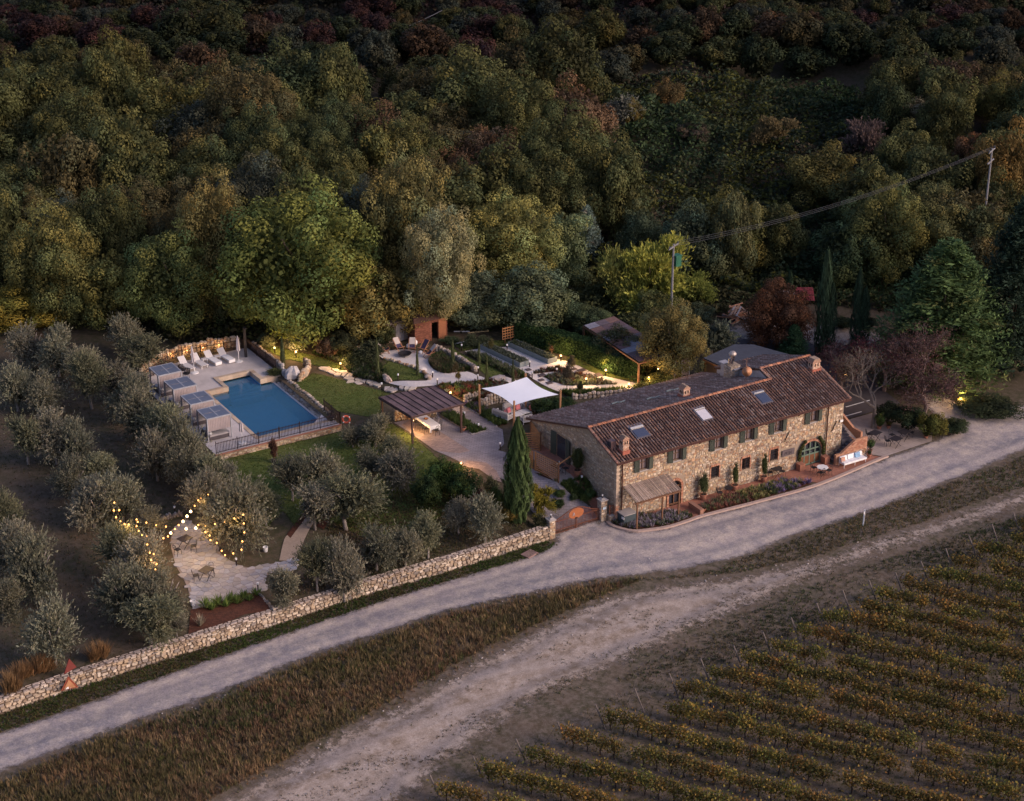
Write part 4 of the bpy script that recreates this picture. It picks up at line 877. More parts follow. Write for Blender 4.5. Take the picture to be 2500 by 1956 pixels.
po2 = thing('storage_box', 'dark utility cupboard with a rough concrete top at the farmhouse corner', 'cupboard', (.9, -.7, HZ0)); part('body', MB().b2((.15, -1.0, HZ0), (1.25, -.1, -1.25)), plain('cupboard_dark', (.05, .07, .08), .6), po2); part('top', MB().b2((.1, -1.05, -1.25), (1.3, -.05, -1.18)), M_conc, po2)
part('sign', MB().b2((.1, -1.02, -1.55), (.14, -.7, -1.37)), plain('white_plastic', (.75, .74, .72), .5, .05), po2)
# ================================================================ GATE, PILLARS, SIDE RAILING
GZ = -2.2
def pillar(x, y, w, h, label, seed):
    t = thing('gate_pillar', label, 'pillar', (x, y, GZ)); m = MB(); m.b2((x - w / 2, y - w / 2, GZ - .3), (x + w / 2, y + w / 2, GZ + h)); part('core', m, M_mortar, t); m = MB()
    stones(m, lambda s, q, d: (s, y - w / 2 - d, q), x - w / 2, x + w / 2, GZ, lambda s: GZ + h, course=.17, seed=seed); stones(m, lambda s, q, d: (x - w / 2 - d, s, q), y - w / 2, y + w / 2, GZ, lambda s: GZ + h, course=.17, seed=seed + 1, pal=GREY)
    part('stones', m, M_stoneA, t, kind='stuff'); m = MB(); m.box((x, y, GZ + h + .04), (w + .12, w + .12, .09)); m.box((x, y, GZ + h + .13), (w, w, .1), taper=.4); part('cap', m, M_conc, t)
    lamp = part('lamp', MB().lathe((x, y, GZ + h + .17), [(.05, 0), (.05, .16), (.07, .18), (.07, .2)], 8), M_iron, t); part('diffuser', MB().lathe((x, y, GZ + h + .37), [(.06, 0), (.06, .07)], 8), plain('lamp_white', (.8, .8, .8), .4), lamp); return t
pl1 = pillar(-5.55, .55, .5, 1.55, 'stone gate pillar where the roadside wall meets the iron gate', 41)
pl2 = pillar(-.72, .75, .55, 1.85, 'stone gate pillar with a small pale sign next to the flower bed', 43)
part('sign', MB().b2((-.88, .42, -1.05), (-.56, .44, -.85)), plain('sign_blue', (.55, .66, .72), .5, .05), pl2)
gt_ = thing('iron_gate', 'rust coloured double iron driveway gate with an oval panel', 'gate', (-3.1, .75, GZ)); M_rust = plain('iron_rust', (.16, .06, .035), .7, .25, 4, .2); M_oval = plain('rust_plate', (.34, .115, .045), .75, .2, 3)
gx0, gx1, gy = -5.27, -1.03, .72; gc = (gx0 + gx1) / 2
def gtop(x): t = abs(x - gc) / (gx1 - gc); return GZ + .08 + 1.15 + .65 * (.5 + .5 * cos(pi * min(1, t)))
for side in (0, 1):
    a, b = (gx0, gc - .02) if side == 0 else (gc + .02, gx1); lf = part('gate_leaf', MB(), M_rust, gt_); bs_ = MB(); n = 17
    for i in range(n + 1): x = a + (b - a) * i / n; bs_.bar((x, gy, GZ + .07), (x, gy, gtop(x)), .03)
    part('bars', bs_, M_rust, lf, kind='stuff'); fr_ = MB()
    for z in (GZ + .1, GZ + .38, GZ + 1.12): fr_.bar((a, gy, z), (b, gy, z), .045)
    for i in range(8): x, y = a + (b - a) * i / 8, a + (b - a) * (i + 1) / 8; fr_.bar((x, gy, gtop(x)), (y, gy, gtop(y)), .05)
    for x in (a, b): fr_.bar((x, gy, GZ + .05), (x, gy, gtop(x)), .06)
    part('frame', fr_, M_rust, lf)
m = MB(); nn = 24; oc = Vector((gc, gy - .04, GZ + 1.38)); m.add([(oc.x + .68 * cos(2 * pi * i / nn), oc.y, oc.z + .44 * sin(2 * pi * i / nn)) for i in range(nn)] + [(oc.x + .68 * cos(2 * pi * i / nn), oc.y + .03, oc.z + .44 * sin(2 * pi * i / nn)) for i in range(nn)], [tuple(range(nn)), tuple(range(2 * nn - 1, nn - 1, -1))] + [(i, i + nn, (i + 1) % nn + nn, (i + 1) % nn) for i in range(nn)])
ov = part('oval_panel', m, M_oval, gt_); m = MB(); P_ = plain('cutout_pale', (.38, .34, .36), .8)
m.bar((gc - .34, gy - .06, GZ + 1.22), (gc - .24, gy - .06, GZ + 1.5), .035); m.bar((gc - .24, gy - .06, GZ + 1.5), (gc - .16, gy - .06, GZ + 1.22), .05, w2=.02); m.bar((gc - .18, gy - .06, GZ + 1.3), (gc - .2, gy - .06, GZ + 1.42), .03); part('emblem_cutout', m, P_, ov); part('latch', MB().b2((gc - .1, gy - .08, GZ + .95), (gc + .1, gy - .03, GZ + 1.05)), M_iron, gt_)
sr_ = thing('parapet_wall', 'small stone wall under the rusty side railing', 'wall', (1, .1, GZ)); m = MB(); m.b2((-.45, .1, GZ - .3), (2.3, .4, -1.62)); part('core', m, M_mortar, sr_); m = MB(); stones(m, lambda s, q, d: (s, .1 - d, q), -.45, 2.3, GZ, lambda s: -1.64, course=.17, seed=51); part('stones', m, M_stoneA, sr_, kind='stuff'); m = MB(); m.b2((-.47, .05, -1.62), (2.3, .45, -1.55)); part('coping', m, M_conc, sr_)
railing('side_railing', [(-.42, .22, -1.55), (2.2, .22, -1.55)], 'short rust coloured iron railing right of the gate', hgt=.85, gap=.12, colr='rust')
bp = thing('brick_pier', 'slim red brick pier at the end of the rusty side railing', 'pillar', (2.45, .15, GZ))
m = MB(); R = random.Random(3); m.b2((2.32, .02, GZ), (2.58, .28, -.75), col=(.45, .4, .36)); part('core', m, M_mortar, bp); m = MB()
for i in range(19):
    for k in range(2): m.box((2.39 + k * .13, .01, GZ + .05 + i * .075), (.12, .03, .062), col=R.choice(BR)); m.box((2.31, .09 + k * .13, GZ + .05 + i * .075), (.03, .12, .062), col=R.choice(BR))
part('brickwork', m, M_brick, bp, kind='stuff'); m = MB(); m.b2((2.28, -.02, -.75), (2.62, .32, -.69)); part('cap', m, M_conc, bp)
# ================================================================ SLATTED WOODEN SCREENS
M_larch = plain('larch_slat', (.36, .175, .075), .7, .22, 5)
def screen(a, b, z0, h, label, n=12, posts=2):
    t = thing('slatted_screen', label, 'fence', (a[0], a[1], z0), group='larch screens beside the farmhouse terrace'); dd = Vector((b[0] - a[0], b[1] - a[1], 0)); L = dd.length; rz = atan2(dd.y, dd.x)
    for i in range(n): m = MB(); m.box(((a[0] + b[0]) / 2, (a[1] + b[1]) / 2, z0 + .12 + i * (h - .15) / (n - 1)), (L, .03, (h / n) * .55), rz); part('slat', m, M_larch, t)
    for i in range(posts): k = i / (posts - 1); m = MB(); m.bar((a[0] + dd.x * k, a[1] + dd.y * k, z0 - .4), (a[0] + dd.x * k, a[1] + dd.y * k, z0 + h + .05), .1); part('post', m, M_wood if i else M_larch, t)
tz = lambda x, y: float(H(x, y))
q1, q2 = g(*zp(7, 380, 480)), g(*zp(7, 625, 612)); screen(q1, q2, (q1[2] + q2[2]) / 2 - .05, 1.75, 'larch slat screen in front of the small terrace, nearest the gate', 10)
q3 = (q1[0] - .1, q1[1] + 2.2, 0); screen((q1[0] - .05, q1[1] + .35), (q1[0] - .3, 10.2), -.15, 1.7, 'larch slat screen hidden behind the tall cypress', 10)
w1, w2 = g(*zp(3, 655, 1250)), g(*zp(3, 720, 1270)); screen((-1.95, 10.3), (-.75, 9.7), -.05, 1.8, 'short larch slat screen at the driveway corner, left of the cypress top', 10); screen((-.75, 9.75), (-.1, 12.2), 0, 1.6, 'larch slat screen joining the farmhouse gable at the sofa corner', 10)
m = MB(); a, b = atU(*zp(7, 620, 372), q2[0]), None; m.bar((q2[0], q2[1], q2[2] + 1.65), (-.05, q2[1] + .7, q2[2] + 1.95), .08); single('wooden_beam', m, M_larch, 'single larch beam from the slat screen to the farmhouse gable', 'beam')
drape('gable_terrace', [(-2.6, 3.6), (-.02, 3.2), (-.02, 11.9), (-1.6, 10), (-2.5, 7)], .10, M_beigep, .5); drape('gable_walk', [(-.95, .5), (-.02, .35), (-.02, 11.9), (-.95, 11)], .14, M_terr, .5)
# ================================================================ DINING PERGOLA with dark board roof
pg = thing('dining_pergola', 'open pergola with a flat dark brown boarded roof over a dining table', 'pergola', (-6.8, 18.6, 0))
M_dark = plain('dark_board', None, .55, .35, 6, attr=True); M_dw = plain('dark_beam', (.07, .04, .035), .6, .2, 4); R = random.Random(14)
c00, c10, c11, c01 = [at(*zp(4, x, y), z) for x, y, z in ((130, 360, 2.55), (840, 215, 2.7), (1210, 440, 2.7), (540, 610, 2.55))]
L_ = lambda a, b, t: tuple(a[i] + (b[i] - a[i]) * t for i in range(3))
nb = 8
for i in range(nb):
    for j in range(5):
        t0, t1 = i / nb + .003, (i + 1) / nb - .003; s0, s1 = j / 5 + .001, (j + 1) / 5 - .001
        P00 = L_(L_(c00, c10, t0), L_(c01, c11, t0), s0); P10 = L_(L_(c00, c10, t1), L_(c01, c11, t1), s0); P11 = L_(L_(c00, c10, t1), L_(c01, c11, t1), s1); P01 = L_(L_(c00, c10, t0), L_(c01, c11, t0), s1)
        m = MB(); f = R.uniform(.7, 1.3); m.add([P00, P10, P11, P01] + [(p[0], p[1], p[2] - .04) for p in (P00, P10, P11, P01)], [(3, 2, 1, 0), (4, 5, 6, 7), (0, 1, 5, 4), (1, 2, 6, 5), (2, 3, 7, 6), (3, 0, 4, 7)], tuple(f * v for v in (.15, .10, .10)))
        m.f = [tuple(reversed(q)) for q in m.f]; part('roof_board', m, M_dark, pg)
for i in range(nb + 1): t = i / nb; a, b = L_(c00, c10, t), L_(c01, c11, t); m = MB(); m.bar((a[0], a[1], a[2] + .03), (b[0], b[1], b[2] + .03), .05, .05); part('batten', m, M_dw, pg)
for a, b in ((c00, c10), (c10, c11), (c11, c01), (c01, c00)): m = MB(); m.bar((a[0], a[1], a[2] - .1), (b[0], b[1], b[2] - .1), .12); part('beam', m, M_dw, pg)
for c in (c00, c10, c11, c01): k = Vector(((c00[0] + c11[0]) / 2, (c00[1] + c11[1]) / 2, 0)); p = Vector(c).lerp(Vector((k.x, k.y, c[2])), .07); m = MB(); m.bar((p.x, p.y, tz(p.x, p.y) - .1), (p.x, p.y, c[2] - .1), .14); part('post', m, M_dw, pg)
m = MB(); wl = thing('garden_stone_wall', 'curving stone wall at the back of the dining pergola', 'wall', (-8.6, 20.5, 0)); walkstones(m, gl(4, [(320, 660), (430, 640), (560, 640), (760, 620), (860, 610)]), .9, .4, 6); part('stones', m, M_stoneA, wl, kind='stuff')
# ================================================================ SHADE SAIL
sl_ = thing('shade_sail', 'white four-cornered shade sail stretched over the garden sofas', 'shade sail', (1.2, 16, 2.5))
cn = [Vector(at(*zp(3, 450, 655), 2.55)), Vector(at(*zp(3, 880, 548), 3.25)), Vector(at(*zp(3, 1185, 715), 2.35)), Vector(at(*zp(3, 752, 822), 2.25))]
n = 22; V = []; ce = sum(cn, Vector()) / 4
for i in range(n + 1):
    for j in range(n + 1):
        a, b = i / n, j / n; p = cn[0] * (1 - a) * (1 - b) + cn[1] * a * (1 - b) + cn[2] * a * b + cn[3] * (1 - a) * b
        ax, bx = 4 * a * (1 - a), 4 * b * (1 - b); pull = .17 * (ax * (1 - bx) + bx * (1 - ax)); q = p.lerp(Vector((ce.x, ce.y, p.z)), pull); q.z += -.10 * ax * bx * 1 - .12 * pull; V.append(tuple(q))
m = MB(); m.add(V, [(i * (n + 1) + j, (i + 1) * (n + 1) + j, (i + 1) * (n + 1) + j + 1, i * (n + 1) + j + 1) for i in range(n) for j in range(n)]); part('sail_cloth', m, plain('sail_white', (.80, .82, .86), .7, .03, 2), sl_, smooth=True)
M_post = plain('pine_post', (.42, .22, .11), .65, .15, 4)
for k, (c, e) in enumerate(zip(cn, ((-.12, .05, .2), (0, .12, .1), (.12, 0, .2), (0, -.1, .35)))):
    x, y = c.x + e[0], c.y + e[1]; m = MB(); m.tube([(x, y, tz(x, y) - .1), (x + e[0] * .5, y + e[1] * .5, c.z + e[2] + .15)], .085, 8); part('post', m, M_post, sl_)
    m = MB(); m.bar(c, (x, y, c.z), .025); part('tensioner', m, M_iron, sl_)
# ================================================================ POOL FURNITURE
M_sling = plain('sling_fabric', (.62, .59, .58), .8, .06, 3); M_whitep = plain('white_paint', (.74, .73, .72), .5, .05, 3); M_cloth = plain('white_cloth', (.78, .77, .77), .85, .05, 3)
M_greym = plain('grey_metal', (.38, .39, .42), .5, .1, 3, .2); M_black = plain('black_metal', (.03, .028, .032), .5, .2, 4, .2); M_curt = plain('curtain_taupe', (.34, .285, .28), .85, .1, 3); M_foam = plain('cushion_grey', (.40, .37, .36), .9, .08, 3)
def make_lounger(covered):
    t = thing('sun_lounger', '', 'sun lounger'); f = MB()
    for x in (-.3, .3): f.bar((x, -1.0, .3), (x, .45, .3), .05); f.bar((x, .45, .3), (x, 1.02, .82), .05)
    part('frame', f, M_whitep, t)
    part('seat', MB().box((0, -.28, .32), (.58, 1.45, .03 if not covered else .08)), M_cloth if covered else M_sling, t)
    part('backrest', MB().box((0, .73, .57), (.58, .8, .035), M=Matrix.Rotation(radians(42), 3, 'X')), M_sling, t)
    for x in (-.28, .28):
        for y in (-.85, .4): part('leg', MB().bar((x, y, 0), (x, y, .3), .05), M_whitep, t)
    if covered:
        part('towel', MB().box((0, -.45, .375), (.64, 1.2, .025)), M_cloth, t); part('towel_drop', MB().box((0, -1.06, .24), (.64, .03, .26)), M_cloth, t)
    return t
la, lb = make_lounger(False), make_lounger(True); LG = 'white sun loungers at the far end of the pool deck'
spots = [((-18.55, 40.55), la, 'bare white lounger at the left end of the row, partly behind a folded parasol'), ((-17.3, 40.6), la, 'bare white lounger second in the row, without a towel, right of the folded parasol'),
         ((-16.05, 40.6), lb, 'white lounger with towel over its seat, third in the row between two side tables'), ((-14.8, 40.5), lb, 'white lounger with towel over its seat, right-hand end of the row')]
done = set()
for (x, y), pr_, lab in spots:
    if pr_.name in done: o = dup(pr_, (x, y, .02), radians(8), lab)
    else: done.add(pr_.name); o = pr_; o.location = (x, y, .02); o.rotation_euler.z = radians(8); o['label'] = lab
    o['group'] = LG
def table_small(x, y, lab):
    t = thing('side_table', lab, 'side table', (x, y, .02), group='small slatted tables between the loungers')
    for i in range(4): part('slat', MB().box((0, -.18 + i * .12, .36), (.5, .1, .025)), M_sling, t, world=False)
    for a in (-.2, .2): part('leg', MB().b2((a - .02, -.2, 0), (a + .02, .2, .34)), M_whitep, t, world=False)
table_small(-16.7, 40.9, 'small slatted side table between the two middle loungers'); table_small(-15.45, 40.95, 'small slatted side table left of the right-hand lounger')
def parasol(x, y, z, h, lab, tilt=0):
    t = thing('folded_parasol', lab, 'parasol', (x, y, z)); t.rotation_euler = (0, tilt, 0)
    part('base', MB().lathe((0, 0, 0), [(.36, 0), (.36, .06), (.1, .1)], 14), M_whitep, t, world=False); part('pole', MB().tube([(0, 0, .05), (0, 0, h)], .028, 6), M_whitep, t, world=False)
    prof = [(.17, 1.05), (.15, 1.3), (.13, 1.8), (.09, h - .25), (.02, h + .1)]; m = MB(); n = 12; vs = []
    for r, zz in prof:
        for i in range(n): q = r * (1.15 if i % 2 else .75); vs.append((q * cos(2 * pi * i / n), q * sin(2 * pi * i / n), zz))
    m.add(vs, [(j * n + i, j * n + (i + 1) % n, (j + 1) * n + (i + 1) % n, (j + 1) * n + i) for j in range(4) for i in range(n)]); part('canopy', m, plain('parasol_cloth', (.46, .42, .43), .85, .08, 3), t, world=False); return t
parasol(-18.35, 39.25, .02, 2.5, 'closed taupe parasol in front of the left-hand lounger', -.04); parasol(-13.95, 39.6, .02, 2.4, 'closed pale parasol right of the loungers beside the dark post')
parasol(-20.6, 23.75, .02, 1.9, 'closed thin white parasol at the near railing by the front cabana')
t = thing('shower_post', 'tall dark post with a top arm at the back corner of the pool deck', 'post', (-13.0, 40.2, .02)); part('pole', MB().b2((-13.1, 40.1, 0), (-12.9, 40.3, 2.9)), M_black, t); part('head', MB().b2((-13.1, 39.8, 2.85), (-12.9, 40.3, 2.95)), M_black, t)
def make_cabana():
    t = thing('cabana', '', 'cabana'); w, d, h = 2.05, 2.1, 2.08
    for x in (0, w):
        for y in (0, d): part('post', MB().box((x, y, h / 2), (.09, .09, h)), M_greym, t, world=False)
    f = MB()
    for a, b in (((0, 0), (w, 0)), ((w, 0), (w, d)), ((w, d), (0, d)), ((0, d), (0, 0)), ((w / 2, 0), (w / 2, d))): f.bar((*a, h), (*b, h), .09, .1)
    part('roof_frame', f, M_greym, t, world=False)
    for i in range(2):
        for j in range(2): part('roof_panel', MB().b2((.04 + i * w / 2, .04 + j * d / 2, h + .02), (-.04 + (i + 1) * w / 2, -.04 + (j + 1) * d / 2, h + .04)), plain('roof_fabric', (.13, .155, .21), .35, .08, 3, spec=.6), t, world=False)
    for nm, a, b, lo in (('curtain', (.03, -.02), (w - .02, -.02), .95), ('curtain', (w + .02, .03), (w + .02, d - .02), .95), ('side_drape', (-.02, .02), (-.02, .25), .1), ('side_drape', (-.02, d - .25), (-.02, d), .1)):
        m = MB(); L = math.hypot(b[0] - a[0], b[1] - a[1]); k = max(3, int(L / .07)); vs = []
        nx, ny = -(b[1] - a[1]) / L, (b[0] - a[0]) / L
        for i in range(k + 1):
            q = .02 * (i % 2); x, y = a[0] + (b[0] - a[0]) * i / k + nx * q, a[1] + (b[1] - a[1]) * i / k + ny * q; vs += [(x, y, lo), (x, y, h - .05)]
        m.add(vs, [(2 * i, 2 * i + 2, 2 * i + 3, 2 * i + 1) for i in range(k)]); part(nm, m, M_curt, t, world=False)
    b_ = part('daybed', MB().box((w / 2, d / 2, .2), (1.75, 1.8, .3)), plain('daybed_dark', (.10, .085, .09), .8), t, world=False); part('mattress', MB().box((w / 2 + .05, d / 2, .42), (1.7, 1.75, .14)), M_foam, t, world=False)
    for k in (-1, 1): part('pillow', MB().rock((.35, d / 2 + k * .45, .56), (.35, .62, .2), 3, 10), M_cloth, t, world=False)
    return t
cb = make_cabana(); cabs = [((-22.9, 25.25), 'grey framed cabana with drawn curtains, nearest the front railing'), ((-22.95, 28.6), 'grey framed cabana second from the front railing, with a pink cushion'), ((-23.0, 32.2), 'grey framed cabana third from the front railing, opposite the pool inlet'), ((-23.0, 35.6), 'grey framed cabana farthest from the front railing, by the bistro set')]
for i, ((x, y), lab) in enumerate(cabs):
    o = cb if i == 0 else dup(cb, (x, y, .02), 0, lab); o.location = (x, y, .02); o['label'] = lab; o['group'] = 'four curtained cabanas in a row beside the pool'
pk = MB().rock((-22.3, 29.8, .64), (.3, .45, .16), 2, 10); single('pink_cushion', pk, plain('pink_cloth', (.62, .23, .22), .9), 'small pink cushion lying in the second cabana from the front', 'cushion')
# bistro furniture
def make_chair(kind):
    t = thing('bistro_chair' if kind != 'wicker' else 'wicker_chair', '', 'chair'); mt = M_black
    if kind == 'wicker':
        part('seat', MB().lathe((0, 0, .38), [(.3, 0), (.32, .07)], 10), mt, t, world=False); m = MB()
        for i in range(9): a = pi * (i / 8) ; m.bar((.3 * cos(a), .3 * sin(a), .4), (.36 * cos(a), .36 * sin(a), .78), .05)
        m.tube([(.36 * cos(pi * i / 8), .36 * sin(pi * i / 8), .78) for i in range(9)], .03); part('backrest', m, mt, t, world=False)
    else:
        part('seat', MB().box((0, 0, .45), (.4, .4, .03)), mt, t, world=False); m = MB(); m.tube([(-.19, .19, .45), (-.2, .27, .75), (-.1, .29, .92), (.1, .29, .92), (.2, .27, .75), (.19, .19, .45)], .014)
        for x in (-.09, 0, .09): m.bar((x, .2, .46), (x, .285, .9), .014)
        m.bar((-.19, .25, .68), (.19, .25, .68), .014); part('backrest', m, mt, t, world=False)
    for x in (-.18, .18):
        for y in (-.18, .18): part('leg', MB().bar((x * .9, y * .9, .44), (x * 1.1, y * 1.15, 0), .024), mt, t, world=False)
    return t
def make_table(kind):
    t = thing('folding_table' if kind == 'sq' else 'round_table', '', 'table'); mt = M_black
    if kind == 'sq': part('tabletop', MB().box((0, 0, .73), (.95, .8, .03)), plain('table_dark', (.032, .027, .03), .45, .1), t, world=False)
    else: part('tabletop', MB().lathe((0, 0, .7), [(.48, 0), (.48, .035)], 8 if kind == 'oct' else 18), M_whitep if kind == 'oct' else mt, t, world=False)
    for y in (-.3, .3):
        for s in (-1, 1): part('leg', MB().bar((s * .35, y, .71), (-s * .38, y, 0), .03), mt, t, world=False)
    return t
ch, tb_ = make_chair('b'), make_table('sq'); wk = make_chair('wicker'); oc_ = make_table('oct')
used = set()
def place(pr_, x, y, rz, lab, z=None, grp=None, sc=None):
    z = float(H(x, y)) + .05 if z is None else z
    if pr_.name in used: o = dup(pr_, (x, y, z), rz, lab, sc)
    else: used.add(pr_.name); o = pr_; o.location = (x, y, z); o.rotation_euler.z = rz; o['label'] = lab
    if grp: o['group'] = grp
    return o
pa = gz(10, 985, 690); place(tb_, pa[0], pa[1], .3, 'square dark folding table on the flagstone patio, farther from the red bed')
a = gz(10, 1065, 730); place(ch, a[0], a[1], -1.9, 'black iron chair with round back at the farther patio table, near the glowing bulbs'); a = gz(10, 915, 765); place(ch, a[0], a[1], 1.9, 'black iron chair tucked at the left side of the farther patio table')
pa = gz(10, 1190, 990); place(tb_, pa[0], pa[1], .5, 'square dark folding table on the flagstone patio, nearer the red bed')
a = gz(10, 1235, 960); place(ch, a[0], a[1], -.4, 'black iron chair behind the nearer patio table, back facing the path'); a = gz(10, 1090, 1010); place(ch, a[0], a[1], 1.4, 'black iron chair left of the nearer patio table')
a = gz(8, 1425, 880); place(oc_, a[0], a[1], 0, 'white octagonal table on the terracotta terrace before the green arched door', z=-2.14)
for (x, y, r_, l) in ((1335, 850, 1.5, 'dark metal chair left of the white octagonal table'), (1410, 905, 3.3, 'dark metal chair on the road side of the white octagonal table'), (1495, 880, -1.4, 'dark metal chair right of the white octagonal table')): a = gz(8, x, y); place(ch, a[0], a[1], r_, l, z=-2.14)
for (x, y, r_, l) in ((870, 900, 1.2, 'grey green garden chair left of the tiny table under the plaque'), (1000, 890, -1.2, 'grey green garden chair right of the tiny table under the plaque')): a = gz(8, x, y); place(ch, a[0], max(-1.0, a[1]), r_, l, z=-2.14)
rt_ = make_table('round'); a = gz(8, 935, 890); place(rt_, a[0], max(-.9, a[1]), 0, 'tiny grey green round table between two garden chairs under the plaque', z=-2.14, sc=.75)
a = gz(8, 245, 1060); place(ch, a[0], -.9, 1.2, 'dark metal chair between the potted climbers by the farmhouse wall', z=-2.14); a = gz(8, 290, 1030); place(rt_, a[0] + .5, -.7, 0, 'small dark round table between the potted climbers by the farmhouse wall', z=-2.14, sc=.7)
for (x, y, l) in ((690, 1480, 'square dark table on the side terrace nearest the road'), (450, 1410, 'square dark table on the side terrace under the big bare tree'), (790, 1400, 'square dark table on the side terrace nearest the hedge')): a = gz(9, x, y); place(tb_, a[0], a[1], .2, l, z=-2.12)
for (x, y, r_, l) in ((600, 1470, 1.3, 'black chair left of the table nearest the road on the side terrace'), (380, 1390, 1.2, 'black chair left of the table under the big bare tree'), (870, 1370, -1.1, 'black chair right of the table nearest the hedge on the side terrace'), (650, 1400, 0, 'black chair behind the table nearest the road on the side terrace')): a = gz(9, x, y); place(ch, a[0], a[1], r_, l, z=-2.12)
for (x, y, r_, l) in ((445, 560, 1, 'dark wicker armchair behind the farthest cabana, closer to the loungers'), (485, 600, -1.6, 'dark wicker armchair at the pool side of the farthest cabana')): a = gz(1, x, y); place(wk, a[0], a[1], r_, l, z=.03)
a = gz(1, 1975, 1095); place(wk, a[0], a[1], .5, 'dark wicker armchair in the near right corner of the pool deck', z=.03)
# gable terrace table
a = atU(*zp(7, 690, 540), -1.6); place(tb_, -1.7, 5.6, .2, 'narrow dark table with two candles on the little gable terrace', z=.11); place(ch, -1.15, 5.3, -1.4, 'black chair on the little gable terrace beside the candle table', z=.11)
for k in (0, 1): single('candle', MB().lathe((-1.85 + k * .3, 5.5 + k * .15, .86), [(.035, 0), (.035, .26), (.01, .28)], 8), M_whitep, 'white candle on the small gable table, %s' % ('closer to the screen' if k == 0 else 'closer to the wall'), 'candle')
# dining table under the pergola
t = thing('dining_table', 'long table under a white cloth beneath the brown pergola', 'table', (-6.35, 18.4, 0)); tc = (-6.35, 18.35); M2 = Matrix.Rotation(radians(2), 3, 'Z')
part('tabletop', MB().box((*tc, .74), (.85, 2.3, .04), M=M2), M_wood, t)
for x in (-.3, .3):
    for y in (-1, 1): part('leg', MB().bar((tc[0] + x, tc[1] + y, .05), (tc[0] + x, tc[1] + y, .72), .06), M_wood, t)
m = MB(); m.box((*tc, .77), (.92, 2.4, .015), M=M2)
for sx_, sy_, dx_, dy_, dr in ((0, -1.2, .92, .02, .34), (0, 1.2, .92, .02, .3), (-.46, 0, .02, 2.4, .2), (.46, 0, .02, 2.4, .2), (-.42, -1.22, .14, .05, .55), (.42, -1.22, .14, .05, .5)): p = M2 @ Vector((sx_, sy_, 0)); m.box((tc[0] + p.x, tc[1] + p.y, .77 - dr / 2), (dx_, dy_, dr), M=M2)
single('tablecloth', m, M_cloth, 'white cloth hanging over the long pergola dining table', 'tablecloth')
b_ = thing('fruit_basket', 'small basket of orange fruit on the white dining cloth', 'basket', (tc[0], tc[1] + .2, .79)); part('bowl', MB().lathe((tc[0], tc[1] + .2, .78), [(.12, 0), (.2, .09)], 12), M_wood, b_)
for i in range(5): part('fruit', MB().rock((tc[0] + .09 * cos(i * 1.3), tc[1] + .2 + .09 * sin(i * 1.3), .88), (.09, .09, .09), i, 8), plain('orange_fruit', (.5, .2, .07), .6), b_)
for i in range(3):
    for s in (-1, 1): place(ch, tc[0] + s * .62, tc[1] - .75 + i * .75, -s * pi / 2, 'thin dark chair on the %s side of the white dining table, %s' % ('pool' if s < 0 else 'flower bed', ('nearest the gate', 'middle one', 'nearest the wall')[i]), z=.05, grp='chairs around the dining table')
place(ch, tc[0], tc[1] - 1.5, pi, 'thin dark chair at the near head of the white dining table', z=.05); place(ch, tc[0] + .1, tc[1] + 1.5, 0, 'thin dark chair at the far head of the white dining table', z=.05)
# sofas under the sail
def make_sofa(L):
    t = thing('garden_sofa', '', 'sofa'); f = MB()
    for x in (-L / 2, L / 2): f.bar((x, -.4, 0), (x, -.4, .55), .04); f.bar((x, .4, 0), (x, .4, .72), .04); f.bar((x, -.4, .55), (x, .4, .58), .04)
    f.box((0, 0, .22), (L, .8, .04)); f.bar((-L / 2, .4, .72), (L / 2, .4, .72), .04); part('frame', f, M_whitep, t, world=False)
    n = max(1, round(L / .8))
    for i in range(n): x = -L / 2 + (i + .5) * L / n; part('seat_cushion', MB().box((x, -.03, .33), (L / n - .03, .72, .18)), M_foam, t, world=False); part('back_cushion', MB().box((x, .3, .6), (L / n - .04, .16, .42), M=Matrix.Rotation(-.2, 3, 'X')), M_foam, t, world=False)
    return t
s3, s1 = make_sofa(1.7), make_sofa(.85); SG = 'grey cushioned sofas under the white sail'
def gp_(r, x, y): return gz(r, x, y)
a = gz(3, 765, 885); place(s3, a[0], a[1] + .1, .05, 'grey garden sofa with pink cushions at the back under the sail', grp=SG); a = gz(3, 940, 880); place(s3, a[0], a[1] + .2, -.75, 'grey garden sofa with one pink cushion in the right rear corner under the sail', grp=SG)
a = gz(3, 665, 945); place(s3, a[0] - .1, a[1], 1.9, 'grey garden sofa seen from behind, left of the white table', grp=SG); a = gz(3, 1010, 900); place(s1, a[0] + .1, a[1], -1.6, 'grey single seat against the farmhouse corner', grp=SG); a = gz(3, 880, 985); place(s1, a[0], a[1], pi - .2, 'grey armchair with its back to the larch screen', grp=SG)
a = gz(3, 828, 930); t = thing('coffee_table', 'low white double table between the grey garden sofas', 'table', (a[0], a[1], .05)); 
for k in (-1, 1):
    part('tabletop', MB().box((a[0] + k * .42, a[1] + k * .05, .42), (.8, .85, .04)), M_whitep, t)
    for dx_ in (-.35, .35):
        for dy_ in (-.35, .35): part('leg', MB().bar((a[0] + k * .42 + dx_, a[1] + dy_, .04), (a[0] + k * .42 + dx_, a[1] + dy_, .4), .04), M_whitep, t)
for i, (x, y, l) in enumerate(((795, 835, 'pink patterned cushion on the rear sofa, by its right arm'), (708, 862, 'pink patterned cushion on the rear sofa, by its left arm'), (918, 838, 'pink patterned cushion on the corner sofa under the sail'), (681, 890, 'pink cushion at the end of the sofa seen from behind'))):
    a = at(*zp(3, x, y), .62); m = MB(); m.box(a, (.4, .14, .4), M=Matrix.Rotation(.4 * i, 3, 'Z') @ Matrix.Rotation(-.3, 3, 'X')); single('pink_cushion', m, plain('pink_pattern', (.62, .20, .22), .9, .35, 9), l, 'cushion')
